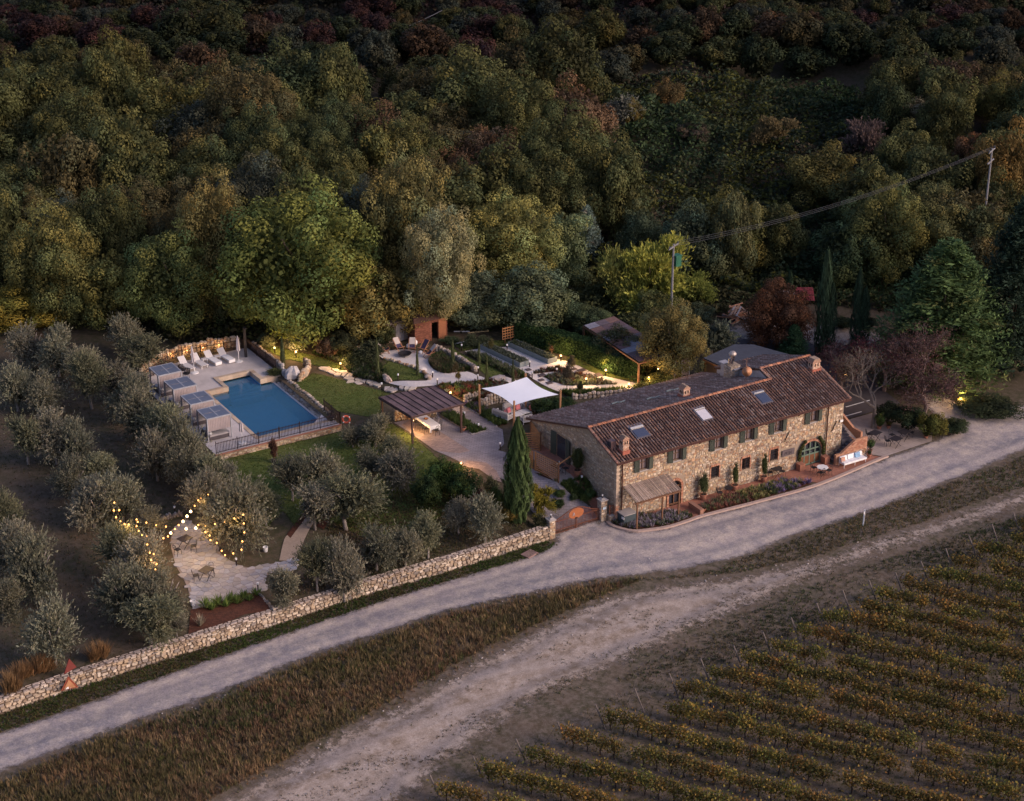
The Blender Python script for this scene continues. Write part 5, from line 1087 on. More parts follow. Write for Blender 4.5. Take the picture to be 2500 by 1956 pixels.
a = gz(3, 848, 870); single('pouffe', MB().lathe((a[0], a[1], .04), [(.16, 0), (.22, .2), (.16, .42)], 12), plain('pouffe_pink', (.42, .25, .25), .9), 'small dusty pink round stool between the two rear sofas', 'stool')
# white sofa on the front terrace
t = thing('iron_bench_sofa', 'long white wrought iron sofa with pale and blue cushions by the brick staircase', 'sofa', (22.4, -1.75, -2.15)); f = MB(); z = -2.15
for x in (21.25, 22.4, 23.55): f.bar((x, -2.05, z), (x, -2.05, z + .3), .03); f.bar((x, -1.4, z), (x, -1.4, z + .75), .03)
f.box((22.4, -1.75, z + .3), (2.4, .7, .03)); f.bar((21.2, -1.4, z + .75), (23.6, -1.4, z + .75), .03)
for x in (21.2, 23.6): f.tube([(x, -2.1, z + .3), (x, -2.12, z + .5), (x, -1.9, z + .6), (x, -1.4, z + .6)], .016)
part('frame', f, M_whitep, t)
for i in range(3): part('seat_cushion', MB().box((21.6 + i * .8, -1.78, z + .39), (.77, .66, .13)), M_cloth, t); part('back_cushion', MB().box((21.6 + i * .8, -1.46, z + .62), (.7, .14, .36), M=Matrix.Rotation(-.2, 3, 'X')), M_cloth, t)
single('blue_cushion', MB().box((23.0, -1.6, z + .62), (.5, .14, .4), M=Matrix.Rotation(-.3, 3, 'X')), plain('blue_cloth', (.22, .36, .52), .9), 'pale blue cushion on the white iron sofa', 'cushion'); single('striped_cushion', MB().box((21.4, -1.65, z + .62), (.4, .13, .34), M=Matrix.Rotation(-.3, 3, 'X')), plain('salmon_cloth', (.5, .28, .2), .9), 'salmon cushion at the left end of the white iron sofa', 'cushion')
# deck chairs round the fire pit
def make_deckchair(cloth, throw):
    t = thing('deck_chair', '', 'deck chair'); wd = plain('beech', (.42, .2, .11), .6, .15, 4); f = MB()
    for x in (-.3, .3): f.bar((x, -.5, .02), (x, .55, 1.0), .04); f.bar((x, .45, .02), (x, -.5, .5), .04); f.bar((x, -.1, .35), (x, .4, .55), .035)
    for a in ((-.5, .02), (.45, .02), (.55, 1.0), (-.5, .5)): f.bar((-.3, a[0], a[1]), (.3, a[0], a[1]), .035)
    part('frame', f, wd, t, world=False); m = MB(); pts = [(-.5, .5), (-.25, .32), (0, .36), (.3, .65), (.55, 1.02)]
    for (y0, z0_), (y1, z1_) in zip(pts[:-1], pts[1:]): m.add([(-.25, y0, z0_), (.25, y0, z0_), (.25, y1, z1_), (-.25, y1, z1_)], [(0, 1, 2, 3)])
    part('sling', m, cloth, t, world=False)
    if throw: part('throw', MB().box((0, .37, .84), (.52, .05, .66), M=Matrix.Rotation(-.75, 3, 'X')), plain('throw_beige', (.5, .44, .4), .95, .1), t, world=False); part('throw_end', MB().box((0, .62, .8), (.48, .03, .5)), plain('throw_beige', (.5, .44, .4), .95, .1), t, world=False)
    return t
navy = plain('navy_stripe', (.06, .05, .10), .9, .5, 12); d1, d2 = make_deckchair(navy, True), make_deckchair(navy, False)
for x, y, rz, pr_, l in ((1350, 290, 1.25, d1, 'deck chair with pale throw left of the fire pit, facing right'), (1520, 260, .1, d1, 'deck chair with pale throw directly behind the fire pit'), (1665, 265, -.6, d1, 'deck chair with beige throw right of the white globe'), (1790, 270, -1.2, d2, 'navy patterned deck chair without a throw, right rear of the fire pit'), (1860, 330, -1.7, d1, 'deck chair with white throw nearest the mulch bed')):
    a = gz(2, x, y); place(pr_, a[0], a[1], rz, l, grp='deck chairs around the fire pit')
a = gz(2, 1585, 325); t = thing('fire_pit', 'wide shallow black fire bowl in the middle of the pale terrace', 'fire pit', a); part('bowl', MB().lathe((a[0], a[1], a[2] + .12), [(.2, .0), (.5, .14), (.62, .26), (.58, .25), (.3, .12), (.05, .08)], 18), M_black, t)
for i in range(3): part('leg', MB().bar((a[0] + .3 * cos(i * 2.1), a[1] + .3 * sin(i * 2.1), a[2] + .18), (a[0] + .4 * cos(i * 2.1), a[1] + .4 * sin(i * 2.1), a[2] + .04), .05), M_black, t)
M_globe = plain('globe_white', (.8, .78, .76), .4, .03)
for x, y, r_, l in ((1625, 235, .22, 'white globe lamp on the ground between two deck chairs'), (1690, 205, .3, 'larger white globe lamp behind the beige deck chair'), (1760, 300, .17, 'small cream globe lamp beside the navy deck chair')): a = gz(2, x, y); m = MB(); m.lathe((a[0], a[1], a[2] + .06), [(r_ * sin(pi * k / 8), r_ * (1 - cos(pi * k / 8))) for k in range(9)], 16); single('globe_lamp', m, M_globe, l, 'lamp', smooth=True)
# raised planters
M_zinc = plain('zinc_planter', (.20, .23, .23), .6, .12, 3); M_soil = plain('soil', (.05, .03, .022), .95, .3, 6)
for pts, lab in (([(440, 290), (515, 268), (900, 438), (815, 465)], 'long narrow grey metal planter, the nearer of two'), ([(703, 262), (780, 240), (1170, 405), (1080, 430)], 'long narrow grey metal planter, the farther of two along the hedge')):
    q = gl(3, pts); t = thing('raised_planter', lab + ' on the white gravel', 'planter', q[0], group='grey metal raised planters'); z = q[0][2] + .04; A = MB(); hh = .48; q = [(p[0], p[1]) for p in q]; 
    q = [(q[i][0], q[i][1]) for i in range(4)]
    for i in range(4): a, b = Vector((*q[i], 0)), Vector((*q[(i + 1) % 4], 0)); d = (b - a).normalized(); mm = (a + b) / 2; m = MB(); m.box((mm.x, mm.y, z + hh / 2), ((b - a).length, .05, hh), atan2(d.y, d.x)); part('side_panel', m, M_zinc, t)
    m = MB(); m.prism(q, z + hh - .1, z + hh - .06); part('soil', m, M_soil, t)
# dark pavers in the parterre
for (x, y, s) in ((895, 486, .42), (880, 536, .55), (1020, 536, .6), (1016, 582, .45), (1092, 611, .5), (1215, 512, .7), (1395, 488, .7), (1560, 536, .6), (1330, 478, .4)):
    a = gz(3, x, y); m = MB(); m.box((a[0], a[1], a[2] + .09), (s * 1.1, s * 1.1, .05)); part('dark_paver', m, plain('dark_paver', (.11, .085, .09), .8, .2, 4), None)['kind'] = 'structure'
# stepping stone path
sp_ = bpy.data.objects.new('stepping_stone_path', None); C.objects.link(sp_); sp_['kind'] = 'structure'
def vor_cells(poly, size, rng, jit=.47, gap=.03, inset_poly=None):
    P = np.array([p[:2] for p in poly]); lo, hi = P.min(0) - size, P.max(0) + size; S_ = []
    nx, ny = int((hi[0] - lo[0]) / size) + 1, int((hi[1] - lo[1]) / size) + 1
    for i in range(nx):
        for j in range(ny): S_.append((lo[0] + (i + .5 * (j % 2)) * size + rng.uniform(-jit, jit) * size, lo[1] + j * size + rng.uniform(-jit, jit) * size))
    S_ = np.array(S_); ok = inpoly(S_, poly); out = []
    for k in np.nonzero(ok)[0]:
        c = S_[k]; cell = [c + size * 1.5 * np.array(d) for d in ((-1, -1), (1, -1), (1, 1), (-1, 1))]
        nb_ = S_[np.hypot(*(S_ - c).T) < size * 2.6]
        for q in nb_:
            if abs(q - c).sum() < 1e-9: continue
            nrm = q - c; L = np.hypot(*nrm); nrm = nrm / L; off = L / 2 - gap / 2; new = []
            for a in range(len(cell)):
                p0, p1 = cell[a], cell[(a + 1) % len(cell)]; d0, d1 = (p0 - c) @ nrm - off, (p1 - c) @ nrm - off
                if d0 <= 0: new.append(p0)
                if d0 * d1 < 0: new.append(p0 + (p1 - p0) * d0 / (d0 - d1))
            cell = new
            if len(cell) < 3: break
        if len(cell) >= 3: out.append([tuple(p) for p in cell])
    return out
rs = np.random.default_rng(4); R = random.Random(4); M_flag = plain('flagstone', None, .8, .14, 3, attr=True, bmp=.15)
FC = [(.52, .45, .38), (.46, .40, .36), (.56, .49, .41), (.42, .37, .34)]
for cell in vor_cells(gl(2, [(540, 420), (700, 440), (900, 490), (1080, 555), (1250, 595), (1480, 650), (1700, 665), (1690, 690), (1560, 720), (1400, 700), (1230, 670), (1080, 640), (860, 570), (690, 510), (545, 470)]), .68, rs, gap=.11):
    cx, cy = np.mean(cell, 0); m = MB(); z = float(H(cx, cy)); c_ = R.choice(FC); m.prism([(cx + (x - cx) * R.uniform(.9, 1.05), cy + (y - cy) * R.uniform(.9, 1.05)) for x, y in cell], z - .05, z + .09, vy(c_, R.uniform(.85, 1.12))); part('stepping_stone', m, M_flag, sp_)
# flagstone patio with the string lights
PAT = [g(*zp(10, *p)) for p in [(960, 440), (1010, 425), (1130, 530), (1230, 640), (1340, 765), (1480, 865), (1600, 885), (1780, 850), (1900, 830), (1960, 800), (2060, 815), (2030, 880), (1760, 960), (1730, 1080), (1640, 1108), (1350, 1190), (1060, 1275), (1035, 1210), (1010, 1080), (950, 960), (890, 860), (850, 700), (845, 600), (880, 520)]]
pt = drape('flagstone_patio', PAT, .03, plain('sand_joint', (.30, .25, .22), .95, .15, 4), .5)
FC = [(.42, .40, .41), (.38, .38, .41), (.46, .42, .40), (.35, .35, .38), (.43, .40, .37), (.39, .37, .36)]
for cell in vor_cells(PAT, .5, rs, gap=.03):
    cx, cy = np.mean(cell, 0); m = MB(); z = float(H(cx, cy)); m.prism(cell, z - .02, z + .055 + R.uniform(-.006, .006), vy(R.choice(FC), R.uniform(.85, 1.12))); part('flagstone', m, M_flag, pt)
m = MB(); walkstones(m, gl(10, [(640, 460), (780, 420), (880, 395), (960, 385)]), .25, .5, 15, GREY); o = single('patio_edge_wall', m, M_stoneA, 'low row of rough stones at the head of the flagstone patio', 'wall')
m = MB(); walkstones(m, gl(10, [(1640, 1105), (1730, 1180), (1800, 1270), (1835, 1325)]), .15, .2, 16, GREY, sz=.25); single('bed_edge_stones', m, M_stoneA, 'line of small stones edging the red mulch bed', 'stone edging')
for x, y, l in ((1057, 1245, 'white pot lamp on the patio corner beside the red mulch bed'), (1748, 730, 'white pot at the edge of the bark path, farther from the road'), (2050, 850, 'white pot by the bark path, nearer the road')):
    a = g(*zp(10, x, y)); single('white_pot', MB().lathe((a[0], a[1], a[2] + .03), [(.14, 0), (.2, .38), (.17, .38), (.15, .3)], 14), M_whitep, l, 'pot')
# stones along the beds
for nm, r_, pts, h, w, lab, sz in (('dry_stone_edging', 3, [(15, 300), (120, 335), (210, 385), (300, 435), (400, 500)], .35, .45, 'thick pale stone edging winding along the fire pit bed', .42), ('dry_stone_edging', 2, [(1345, 350), (1480, 385), (1620, 430), (1740, 470), (1840, 545), (1860, 590)], .16, .35, 'low brown stone edging between fire pit terrace and lawn', .4),
                          ('bed_retaining_wall', 3, [(440, 840), (560, 800), (700, 790), (860, 800), (960, 800)], .75, .35, 'curved stone retaining wall behind the garden sofas', .36), ('bed_retaining_wall', 3, [(1310, 760), (1500, 745), (1700, 725), (1900, 690)], .35, .35, 'low stone wall along the lawn behind the farmhouse roof', .4),
                          ('dry_stone_edging', 2, [(910, 235), (1040, 250), (1130, 285), (1210, 305)], .3, .4, 'pale stone edging behind the wide flower bank', .4), ('bed_retaining_wall', 3, [(280, 790), (400, 755), (440, 745)], .5, .3, 'short wall section beside the pergola end', .36)):
    m = MB(); walkstones(m, gl(r_, pts), h, w, int(pts[0][0]), GREY if h > .3 else TAN, sz=sz); a = gz(r_, *pts[0]); t = thing(nm, lab, 'wall', a); part('stones', m, M_stoneA, t, kind='stuff')
for r_, x, y, d, l, c_ in ((1, 1575, 600, (1.5, 1.3, 1.15), 'large pale grey boulder at the corner of the pool terrace', (.46, .43, .42)), (1, 1690, 590, (.8, .7, .9), 'tan boulder right of the large pale one', (.42, .33, .24)), (1, 1492, 580, (.5, .5, .75), 'small pale boulder left of the large one', (.45, .42, .4)), (2, 1385, 590, (.6, 1.5, .55), 'upright pale rock at the tip of the mulch bed', (.55, .42, .34)), (2, 1775, 490, (.9, .6, .5), 'white rock at the edge of the middle lawn', (.6, .56, .54)), (2, 1845, 560, (.7, .5, .4), 'rough brown rock at the corner of the middle lawn', (.36, .3, .27)), (3, 610, 575, (1.6, .9, .4), 'flat pale boulder between path and flower bed', (.45, .38, .34))):
    a = gz(r_, x, y); m = MB(); m.rock((a[0], a[1], a[2] + d[2] * .4), d, seed=int(x), n=12, col=c_); single('boulder', m, plain('boulder_stone', None, .9, .2, 2, attr=True, bmp=.6), l, 'boulder', smooth=False)
m = MB(); walkstones(m, gl(1, [(1640, 640), (1720, 560), (1740, 490), (1690, 460)]), .6, .4, 31, TAN); single('planter_wall', m, M_stoneA, 'round dry stone planter wall beside the large boulder', 'wall')
# ================================================================ LAMPS
M_lampglow = emit('lamp_glow', (1.0, .50, .16), 5); M_unl = plain('lamp_white', (.8, .8, .8), .4)
def bollard(p, lit, lab, h=.62, power=110):
    t = thing('bollard_lamp', lab, 'bollard lamp', p); part('post', MB().lathe(p, [(.05, 0), (.05, h - .1)], 8), M_iron, t); hd = part('head', MB().lathe((p[0], p[1], p[2] + h), [(.08, 0), (.09, .03), (.02, .05)], 10), M_iron if lit else M_unl, t)
    part('diffuser', MB().lathe((p[0], p[1], p[2] + h - .1), [(.075, 0), (.075, .1)], 10), M_lampglow if lit else M_unl, t)
    if lit:
        l = bpy.data.lights.new('bollard_light', 'POINT'); l.energy = power; l.color = (1, .58, .24); l.shadow_soft_size = .12; o = link('bollard_light', l, t); o.location = (0, 0, h + .16)
for r_, x, y, lab in ((1, 1390, 350, 'lit bollard on the upper lawn nearest the pool railing corner'), (1, 1608, 392, 'lit bollard on the upper lawn next to the grey shrub'), (1, 2065, 512, 'lit bollard beside the stepping stones by the flower bank'), (3, 1205, 400, 'lit bollard at the end of the farther planter'), (3, 1632, 540, 'lit bollard at the lawn edge of the white path below the hedge'), (3, 1446, 620, 'lit bollard inside the triangular bed'), (3, 1852, 672, 'lit bollard at the narrow tip of the white path'), (4, 1040, 400, 'lit lamp in the red mulch bed just behind the pergola roof'), (4, 1175, 1300, 'lit bollard in the shrubs at the bottom of the driveway'), (9, 1440, 1005, 'lit lamp at the kerb of the far road junction'), (4, 560, 850, 'lit lamp at the near post of the dining pergola')):
    bollard(gz(r_, x, y), True, lab, power={9: 170}.get(r_, 110), h=.62 if r_ != 4 or x == 560 else .75)
for r_, x, y, lab in ((3, 30, 625, 'unlit dark bollard on the white path beside the pergola roof'), (3, 415, 590, 'unlit dark bollard where the white path meets the steps'), (3, 932, 565, 'unlit bollard behind the top corner of the sail'), (3, 1166, 530, 'unlit bollard between the dark pavers and the triangular bed'), (3, 418, 515, 'unlit bollard at the head of the steps'), (2, 1893, 560, 'unlit bollard at the corner of the middle lawn'), (2, 1328, 690, 'unlit bollard at the end of the stepping stones'), (2, 1510, 590, 'unlit pale-topped bollard on the middle lawn'), (4, 1215, 640, 'unlit bollard in the bed beside the potted plant'), (4, 1395, 790, 'unlit thin bollard at the tip of the driveway bed'), (4, 1670, 1030, 'unlit bollard at the driveway corner by the larch screen'), (10, 885, 370, 'unlit dark bollard behind the edging stones of the patio'), (10, 1472, 865, 'unlit dark bollard between patio and bark path'), (10, 1677, 1100, 'unlit dark bollard at the corner of the red mulch bed'), (3, 693, 300, 'unlit bollard between the two raised planters'), (3, 908, 458, 'unlit bollard at the end of the nearer planter'), (3, 262, 300, 'unlit white-topped bollard at the lawn edge'), (7, 875, 610, 'unlit white-topped bollard in the gable flower bed')):
    bollard(gz(r_, x, y), False, lab)
def spot(p, z, lab, power=45, r=.06, nm='wall_lamp'):
    t = thing(nm, lab, 'lamp', (p[0], p[1], z)); part('shade', MB().lathe((p[0], p[1], z + .06), [(.09, 0), (.03, .06)], 8), M_iron, t); part('bulb', MB().lathe((p[0], p[1], z - .06), [(.02, 0), (r, .04), (r, .08), (.02, .12)], 8), M_lampglow, t)
    l = bpy.data.lights.new('lamp_light', 'POINT'); l.energy = power; l.color = (1, .58, .24); l.shadow_soft_size = .1; o = link('lamp_light', l, t); o.location = (0, 0, -.14)
a = at(1607, 900, 2.4); spot(a, 2.4, 'lit lamp under the edge of the rusty shed roof'); a = at(1584, 921, 1.4); spot(a, 1.4, 'lit lamp among the shrubs behind the farmhouse roof')
lp = at(2064, 914, 1.2); spot(lp, 1.2, 'lit lamp on a thin post at the parking place behind the farmhouse'); part('post', MB().tube([(lp[0], lp[1], -2.2), (lp[0], lp[1], 1.2)], .04), M_iron, bpy.data.objects['wall_lamp.002'])
a = at(*zp(6, 462, 492), 1.2); spot(a, 1.2, 'small lit lamp under the dark flat roof behind the farmhouse', 12); a = at(1025, 1028, 1.9); spot((c01[0] + .35, c01[1] + .35), 2.0, 'tiny lamp at the near corner post of the dining pergola', 8)
for i in range(5): spot((-20.4 + i * 1.5, 43.25 - abs(i - 2) * .12), .55, 'lit wall light behind the poolside railing, number %s counted from the cabanas' % ('one two three four five'.split()[i]), 10, .04)
# string lights
M_bulb = emit('bulb_glow', (1.0, .42, .10), 2.6); M_bulbw = emit('bulb_warm_white', (1.0, .66, .32), 3.2)
bme = MB().lathe((0, 0, -.07), [(.012, 0), (.05, .03), (.058, .06), (.035, .11), (.015, .13)], 8).mesh('bulb', M_bulb); bmw = MB().lathe((0, 0, -.12), [(.02, 0), (.09, .05), (.1, .12), (.06, .19), (.02, .23)], 12).mesh('bulb', M_bulbw)
STR = {'string of warm bulbs climbing from the left olive over the patio to the rear olive': (2.3, [(308, 262), (302, 335), (355, 333), (325, 402), (367, 440), (405, 465), (445, 470), (530, 445), (613, 452), (705, 475), (800, 490), (885, 512), (962, 440), (1000, 390), (1035, 345), (1073, 292), (1107, 240), (1130, 222), (1147, 187), (1180, 135), (1203, 182)], (962, 1000, 1035)),
       'short string of warm bulbs low over the left side of the patio': (2.2, [(722, 620), (775, 600), (818, 583), (845, 550), (885, 512), (920, 475)], (845,)),
       'string of warm bulbs draped round the right hand olive of the patio': (2.2, [(992, 510), (1083, 503), (1107, 475), (1155, 500), (1177, 485), (1175, 542), (1215, 575), (1223, 618), (1283, 645), (1330, 720), (1362, 762), (1440, 745), (1518, 710), (1526, 630), (1545, 545), (1540, 460), (1535, 377), (1450, 412), (1357, 442), (1265, 465)], (992, 1083)),
       'string of small bulbs trailing down the olive left of the patio': (2.3, [(520, 422), (520, 485), (540, 530), (573, 570), (615, 585), (608, 615), (622, 660), (645, 738), (682, 752), (658, 808), (710, 845), (700, 895)], ())}
for lab, (hz, pts, big) in STR.items():
    P3 = []
    for k, (x, y) in enumerate(pts):
        px, py = zp(10, x, y); p = at(px, py, -.8 + hz + (1.1 if x < 700 or x > 1180 else 0) + .35 * sin(k * 1.3)); P3.append(p)
    t = thing('string_lights', lab, 'string lights', P3[0]); w = MB()
    for a, b in zip(P3[:-1], P3[1:]): mid = tuple((a[i] + b[i]) / 2 - (.06 if i == 2 else 0) for i in range(3)); w.bar(a, mid, .012); w.bar(mid, b, .012)
    part('wire', w, M_black, t)
    for (x, y), p in zip(pts, P3): o = link('bulb', bmw if x in big else bme, t); o.location = Vector(p) - Vector(P3[0])
    for k in range(1, len(P3), 4):
        l = bpy.data.lights.new('string_glow', 'POINT'); l.energy = 24; l.color = (1, .6, .26); l.shadow_soft_size = .15; o = link('string_glow', l, t); o.location = Vector(P3[k]) - Vector(P3[0]) + Vector((.1, -.1, -.25))
# ================================================================ POLES AND WIRES
M_polec = plain('concrete_pole', (.22, .215, .22), .85, .12, 2)
def upole(px, pyb, pyt, z, lab, arms=1, box=False):
    b = at(px, pyb, z); hgt = 1.0
    lo, hi = z, z + 40
    for _ in range(40):
        mid = (lo + hi) / 2
        if proj(b[0], b[1], mid)[1] > pyt: lo = mid
        else: hi = mid
    t = thing('utility_pole', lab, 'utility pole', b); part('pole', MB().tube([(b[0], b[1], z - .5), (b[0], b[1], lo)], [.14, .09], 8), M_polec, t); A = []
    for k in range(arms): m = MB(); m.bar((b[0] - .9, b[1] - .5, lo - .25 - k * 1.1), (b[0] + .9, b[1] + .5, lo - .25 - k * 1.1), .1); part('crossarm', m, M_polec, t)
    for s in (-.8, 0, .8): part('insulator', MB().lathe((b[0] + s, b[1] + s * .55, lo - .2), [(.06, 0), (.08, .1), (.03, .22)], 8), M_glass, t); A.append(Vector((b[0] + s, b[1] + s * .55, lo + .02)))
    if box: tr_ = part('transformer', MB().b2((b[0] + .15, b[1] - .3, lo - 2.2), (b[0] + .75, b[1] + .3, lo - 1.2)), plain('transformer_green', (.03, .13, .08), .5), t); part('transformer_lid', MB().b2((b[0] + .1, b[1] - .35, lo - 1.2), (b[0] + .8, b[1] + .35, lo - 1.12)), plain('transformer_green', (.03, .13, .08), .5), tr_)
    return A
hz = lambda px, py: g(px, py)[2]
zz = g(1637, 800)[2]; A1_ = upole(1637, 800, 596, zz, 'concrete utility pole with a green transformer box, behind the yellow bamboo', 1, True)
p2 = g(2388, 672); A2_ = upole(2388, 672, 362, p2[2], 'utility pole with double crossarm among the trees on the right', 2)
def wires(A, B, lab, sag=2.0, n=14, r=.008):
    t = thing('power_lines', lab, 'cable', A[0])
    for a, b in zip(A, B):
        m = MB(); P_ = [a.lerp(b, i / n) - Vector((0, 0, sag * 4 * (i / n) * (1 - i / n))) for i in range(n + 1)]; m.tube([tuple(p) for p in P_], r, 4); part('wire', m, plain('wire_grey', (.10, .10, .11), .5, .05, 2), t)
wires(A1_, A2_, 'three slack power lines running from the transformer pole up to the right hand pole', 1.0)
P_far = []
for px, pyb, pyt, lab in ((746, 170, 124, 'thin distant pole on the dark slope, right of the pair'), (694, 145, 101, 'thin distant pole on the dark slope, left of the pair'), (634, 92, 52, 'thin distant pole near the top of the picture')):
    q = g(px, pyb); A_ = []
    t = thing('distant_pole', lab, 'utility pole', q); z1 = q[2]
    while proj(q[0], q[1], z1)[1] > pyt and z1 < q[2] + 15: z1 += .1
    part('pole', MB().bar((q[0], q[1], q[2] - 1), (q[0], q[1], z1), .14), M_polec, t); P_far.append(Vector((q[0], q[1], z1)))
e = at(1080, 25, P_far[0].z + 2); wires([P_far[0]], [Vector(e)], 'faint single cable crossing the dark slope at the top', 1.0, r=.03); wires([P_far[1]], [P_far[0]], 'faint cable between the two distant poles', .6, r=.03)
# roadside marker, signs, chute slab
a = g(2107, 1284); t = thing('road_marker', 'thin white marker post on the grass verge opposite the farmhouse', 'marker post', a); part('post', MB().bar((a[0], a[1], a[2]), (a[0] + .12, a[1] + .08, a[2] + 1.35), .1, .05), M_whitep, t); part('tag', MB().box((a[0] + .0, a[1] - .0, a[2] + 1.12), (.08, .05, .22)), M_whitep, t)
a = g(168, 1690); t = thing('warning_sign', 'pair of rusty triangular road signs standing at the roadside wall', 'road sign', a); part('post', MB().bar((a[0] + .2, a[1] - .05, a[2] - .1), (a[0] + .2, a[1] + .1, a[2] + 2.0), .06), M_iron, t)
def tri(cx, cy, cz, r, th, col_mat, nm, par, ang): 
    d = Vector((cos(ang), sin(ang), 0)); n_ = Vector((sin(ang), -cos(ang), 0)); pts = [Vector((cx, cy, cz)) + d * r * sin(2 * pi * k / 3) + Vector((0, 0, r * cos(2 * pi * k / 3))) for k in range(3)]; m = MB(); vs = [p - n_ * th for p in pts] + [p + n_ * th for p in pts]; m.add([tuple(v) for v in vs], [(2, 1, 0), (3, 4, 5), (0, 1, 4, 3), (1, 2, 5, 4), (2, 0, 3, 5)]); return part(nm, m, col_mat, par)
tri(a[0] + .25, a[1] - .02, a[2] + 1.9, .62, .03, plain('sign_back', (.14, .03, .025), .7, .2), 'upper_sign', t, .4); s_ = tri(a[0] + .0, a[1] - .3, a[2] + .75, .66, .02, plain('sign_red', (.26, .07, .04), .6, .2), 'lower_sign', t, -.15); tri(a[0] + .0, a[1] - .33, a[2] + .72, .45, .02, plain('sign_orange', (.46, .22, .11), .6, .2, 3), 'sign_face', s_, -.15)
m = MB(); q = (a[0] + .0, a[1] - .36, a[2] + .58); m.add([(q[0] - .33, q[1], q[2] - .07), (q[0] - .05, q[1], q[2] - .09), (q[0] - .1, q[1], q[2] + .1)], [(0, 1, 2)]); m.add([(q[0] + .02, q[1], q[2] - .09), (q[0] + .32, q[1], q[2] - .07), (q[0] + .2, q[1], q[2] + .12)], [(0, 1, 2)]); part('sign_symbol', m, M_whitep, s_)
a = g(*zp(12, 1960, 1240)); m = MB(); m.box((a[0], a[1], a[2] + .08), (1.1, .8, .1), .3, col=(.3, .2, .17)); single('drain_slab', m, plain('slab_red', (.26, .17, .15), .85, .2, 3), 'reddish concrete slab on the grass below the roadside wall', 'slab')
# potted plants' pots and sundries are with the plants; lifebuoy, ladder, trellis, hut
a = at(*zp(1, 2112, 1020), .9); t = thing('lifebuoy', 'orange lifebuoy hanging at the near right corner of the pool railing', 'lifebuoy', (a[0], a[1], a[2])); m = MB(); nn, mm = 20, 8; vs = []
for i in range(nn):
    for j in range(mm): A_, B_ = 2 * pi * i / nn, 2 * pi * j / mm; r_ = .3 + .085 * cos(B_); vs.append((a[0] + r_ * cos(A_) * .8, a[1] - .1 + .085 * sin(B_) - r_ * cos(A_) * .6, a[2] + r_ * sin(A_)))
m.add(vs, [(i * mm + j, ((i + 1) % nn) * mm + j, ((i + 1) % nn) * mm + (j + 1) % mm, i * mm + (j + 1) % mm) for i in range(nn) for j in range(mm)]); m.f = [tuple(reversed(f)) for f in m.f]; part('ring', m, plain('buoy_orange', (.72, .14, .07), .5, .05), t, smooth=True)
m = MB(); [m.bar((a[0] + .3 * cos(k) * .8, a[1] - .22 - .3 * cos(k) * .6, a[2] + .3 * sin(k)), (a[0] + .41 * cos(k) * .8, a[1] - .2 - .41 * cos(k) * .6, a[2] + .41 * sin(k)), .07) for k in (.8, 2.3, 3.9, 5.5)]; part('band', m, M_whitep, t)
# sheds behind the garden
a = g(1052, 832); hut = thing('brick_hut', 'small red brick hut with open doorway under the trees', 'hut', a); x, y, z = a; M_rb = tiledmat('red_brickwork', (.27, .10, .06), 1, (.16, .08, .06), .25, .08, 0, .2)
part('wall', MB().b2((x - 1.6, y, z - .3), (x + .1, y + .2, z + 2.1)).b2((x + .8, y, z - .3), (x + 1.7, y + .2, z + 2.1)).b2((x + .1, y, z + 1.8), (x + .8, y + .2, z + 2.1)).b2((x - 1.6, y + .2, z - .3), (x - 1.4, y + 2.6, z + 2.1)).b2((x + 1.5, y + .2, z - .3), (x + 1.7, y + 2.6, z + 2.1)), plain('hut_brick', (.27, .095, .055), .85, .35, 5, bmp=.3), hut)
bk = MB(); R = random.Random(6)
for i in range(25):
    for k in range(13):
        xx = x - 1.55 + k * .255 + (i % 2) * .12; 
        if not (x + .02 < xx < x + .88 and i < 22) and xx < x + 1.65: bk.box((xx, y - .01, z - .2 + i * .09), (.24, .04, .075), col=vy((.21, .08, .05), R.uniform(.7, 1.3)))
for i in range(25):
    for k in range(10): bk.box((x - 1.61, y + .12 + k * .255, z - .2 + i * .09), (.04, .24, .075), col=vy((.21, .08, .05), R.uniform(.7, 1.3)))
part('brickwork', bk, M_brick, hut, kind='stuff'); part('door', MB().box((x + 1.15, y - .12, z + 1.0), (.7, .05, 2.0), -.3), plain('door_planks', (.38, .15, .07), .7, .2, 6), hut)
part('roof', MB().add([(x - 1.9, y - .3, z + 2.1), (x + 2.0, y - .3, z + 2.1), (x + 2.0, y + 3, z + 3.0), (x - 1.9, y + 3, z + 3.0), (x - 1.9, y - .3, z + 2.62), (x + 2.0, y - .3, z + 2.62), (x + 2.0, y + 3, z + 3.12), (x - 1.9, y + 3, z + 3.12)], [(3, 2, 1, 0), (4, 5, 6, 7), (0, 1, 5, 4), (1, 2, 6, 5), (2, 3, 7, 6), (3, 0, 4, 7)]), M_under, hut)
a = g(978, 832); x, y, z = a; sd_ = thing('garden_shed', 'weathered grey stone and plank shed left of the brick hut', 'shed', a); part('wall', MB().b2((x - 1.4, y, z - .3), (x + 1.0, y + 2, z + 1.9)), plain('shed_plaster', (.27, .215, .18), .9, .3, 3, bmp=.3), sd_)
for i in range(6): part('door_plank', MB().b2((x - .45 + i * .13, y - .06, z), (x - .33 + i * .13, y - .02, z + 1.7)), plain('bleached_plank', (.42, .38, .36), .85, .3, 8), sd_)
part('quoins', MB().b2((x - 1.43, y - .03, z), (x - 1.15, y + .1, z + 1.9)), plain('pale_brick', (.4, .27, .19), .85, .3, 6), sd_); part('roof', MB().b2((x - 1.6, y - .2, z + 1.9), (x + 1.2, y + 2.2, z + 2.0)), M_gw, sd_)
a = g(1240, 838); t = thing('lattice_screen', 'square wooden lattice board standing near the head of the hedge', 'trellis', a)
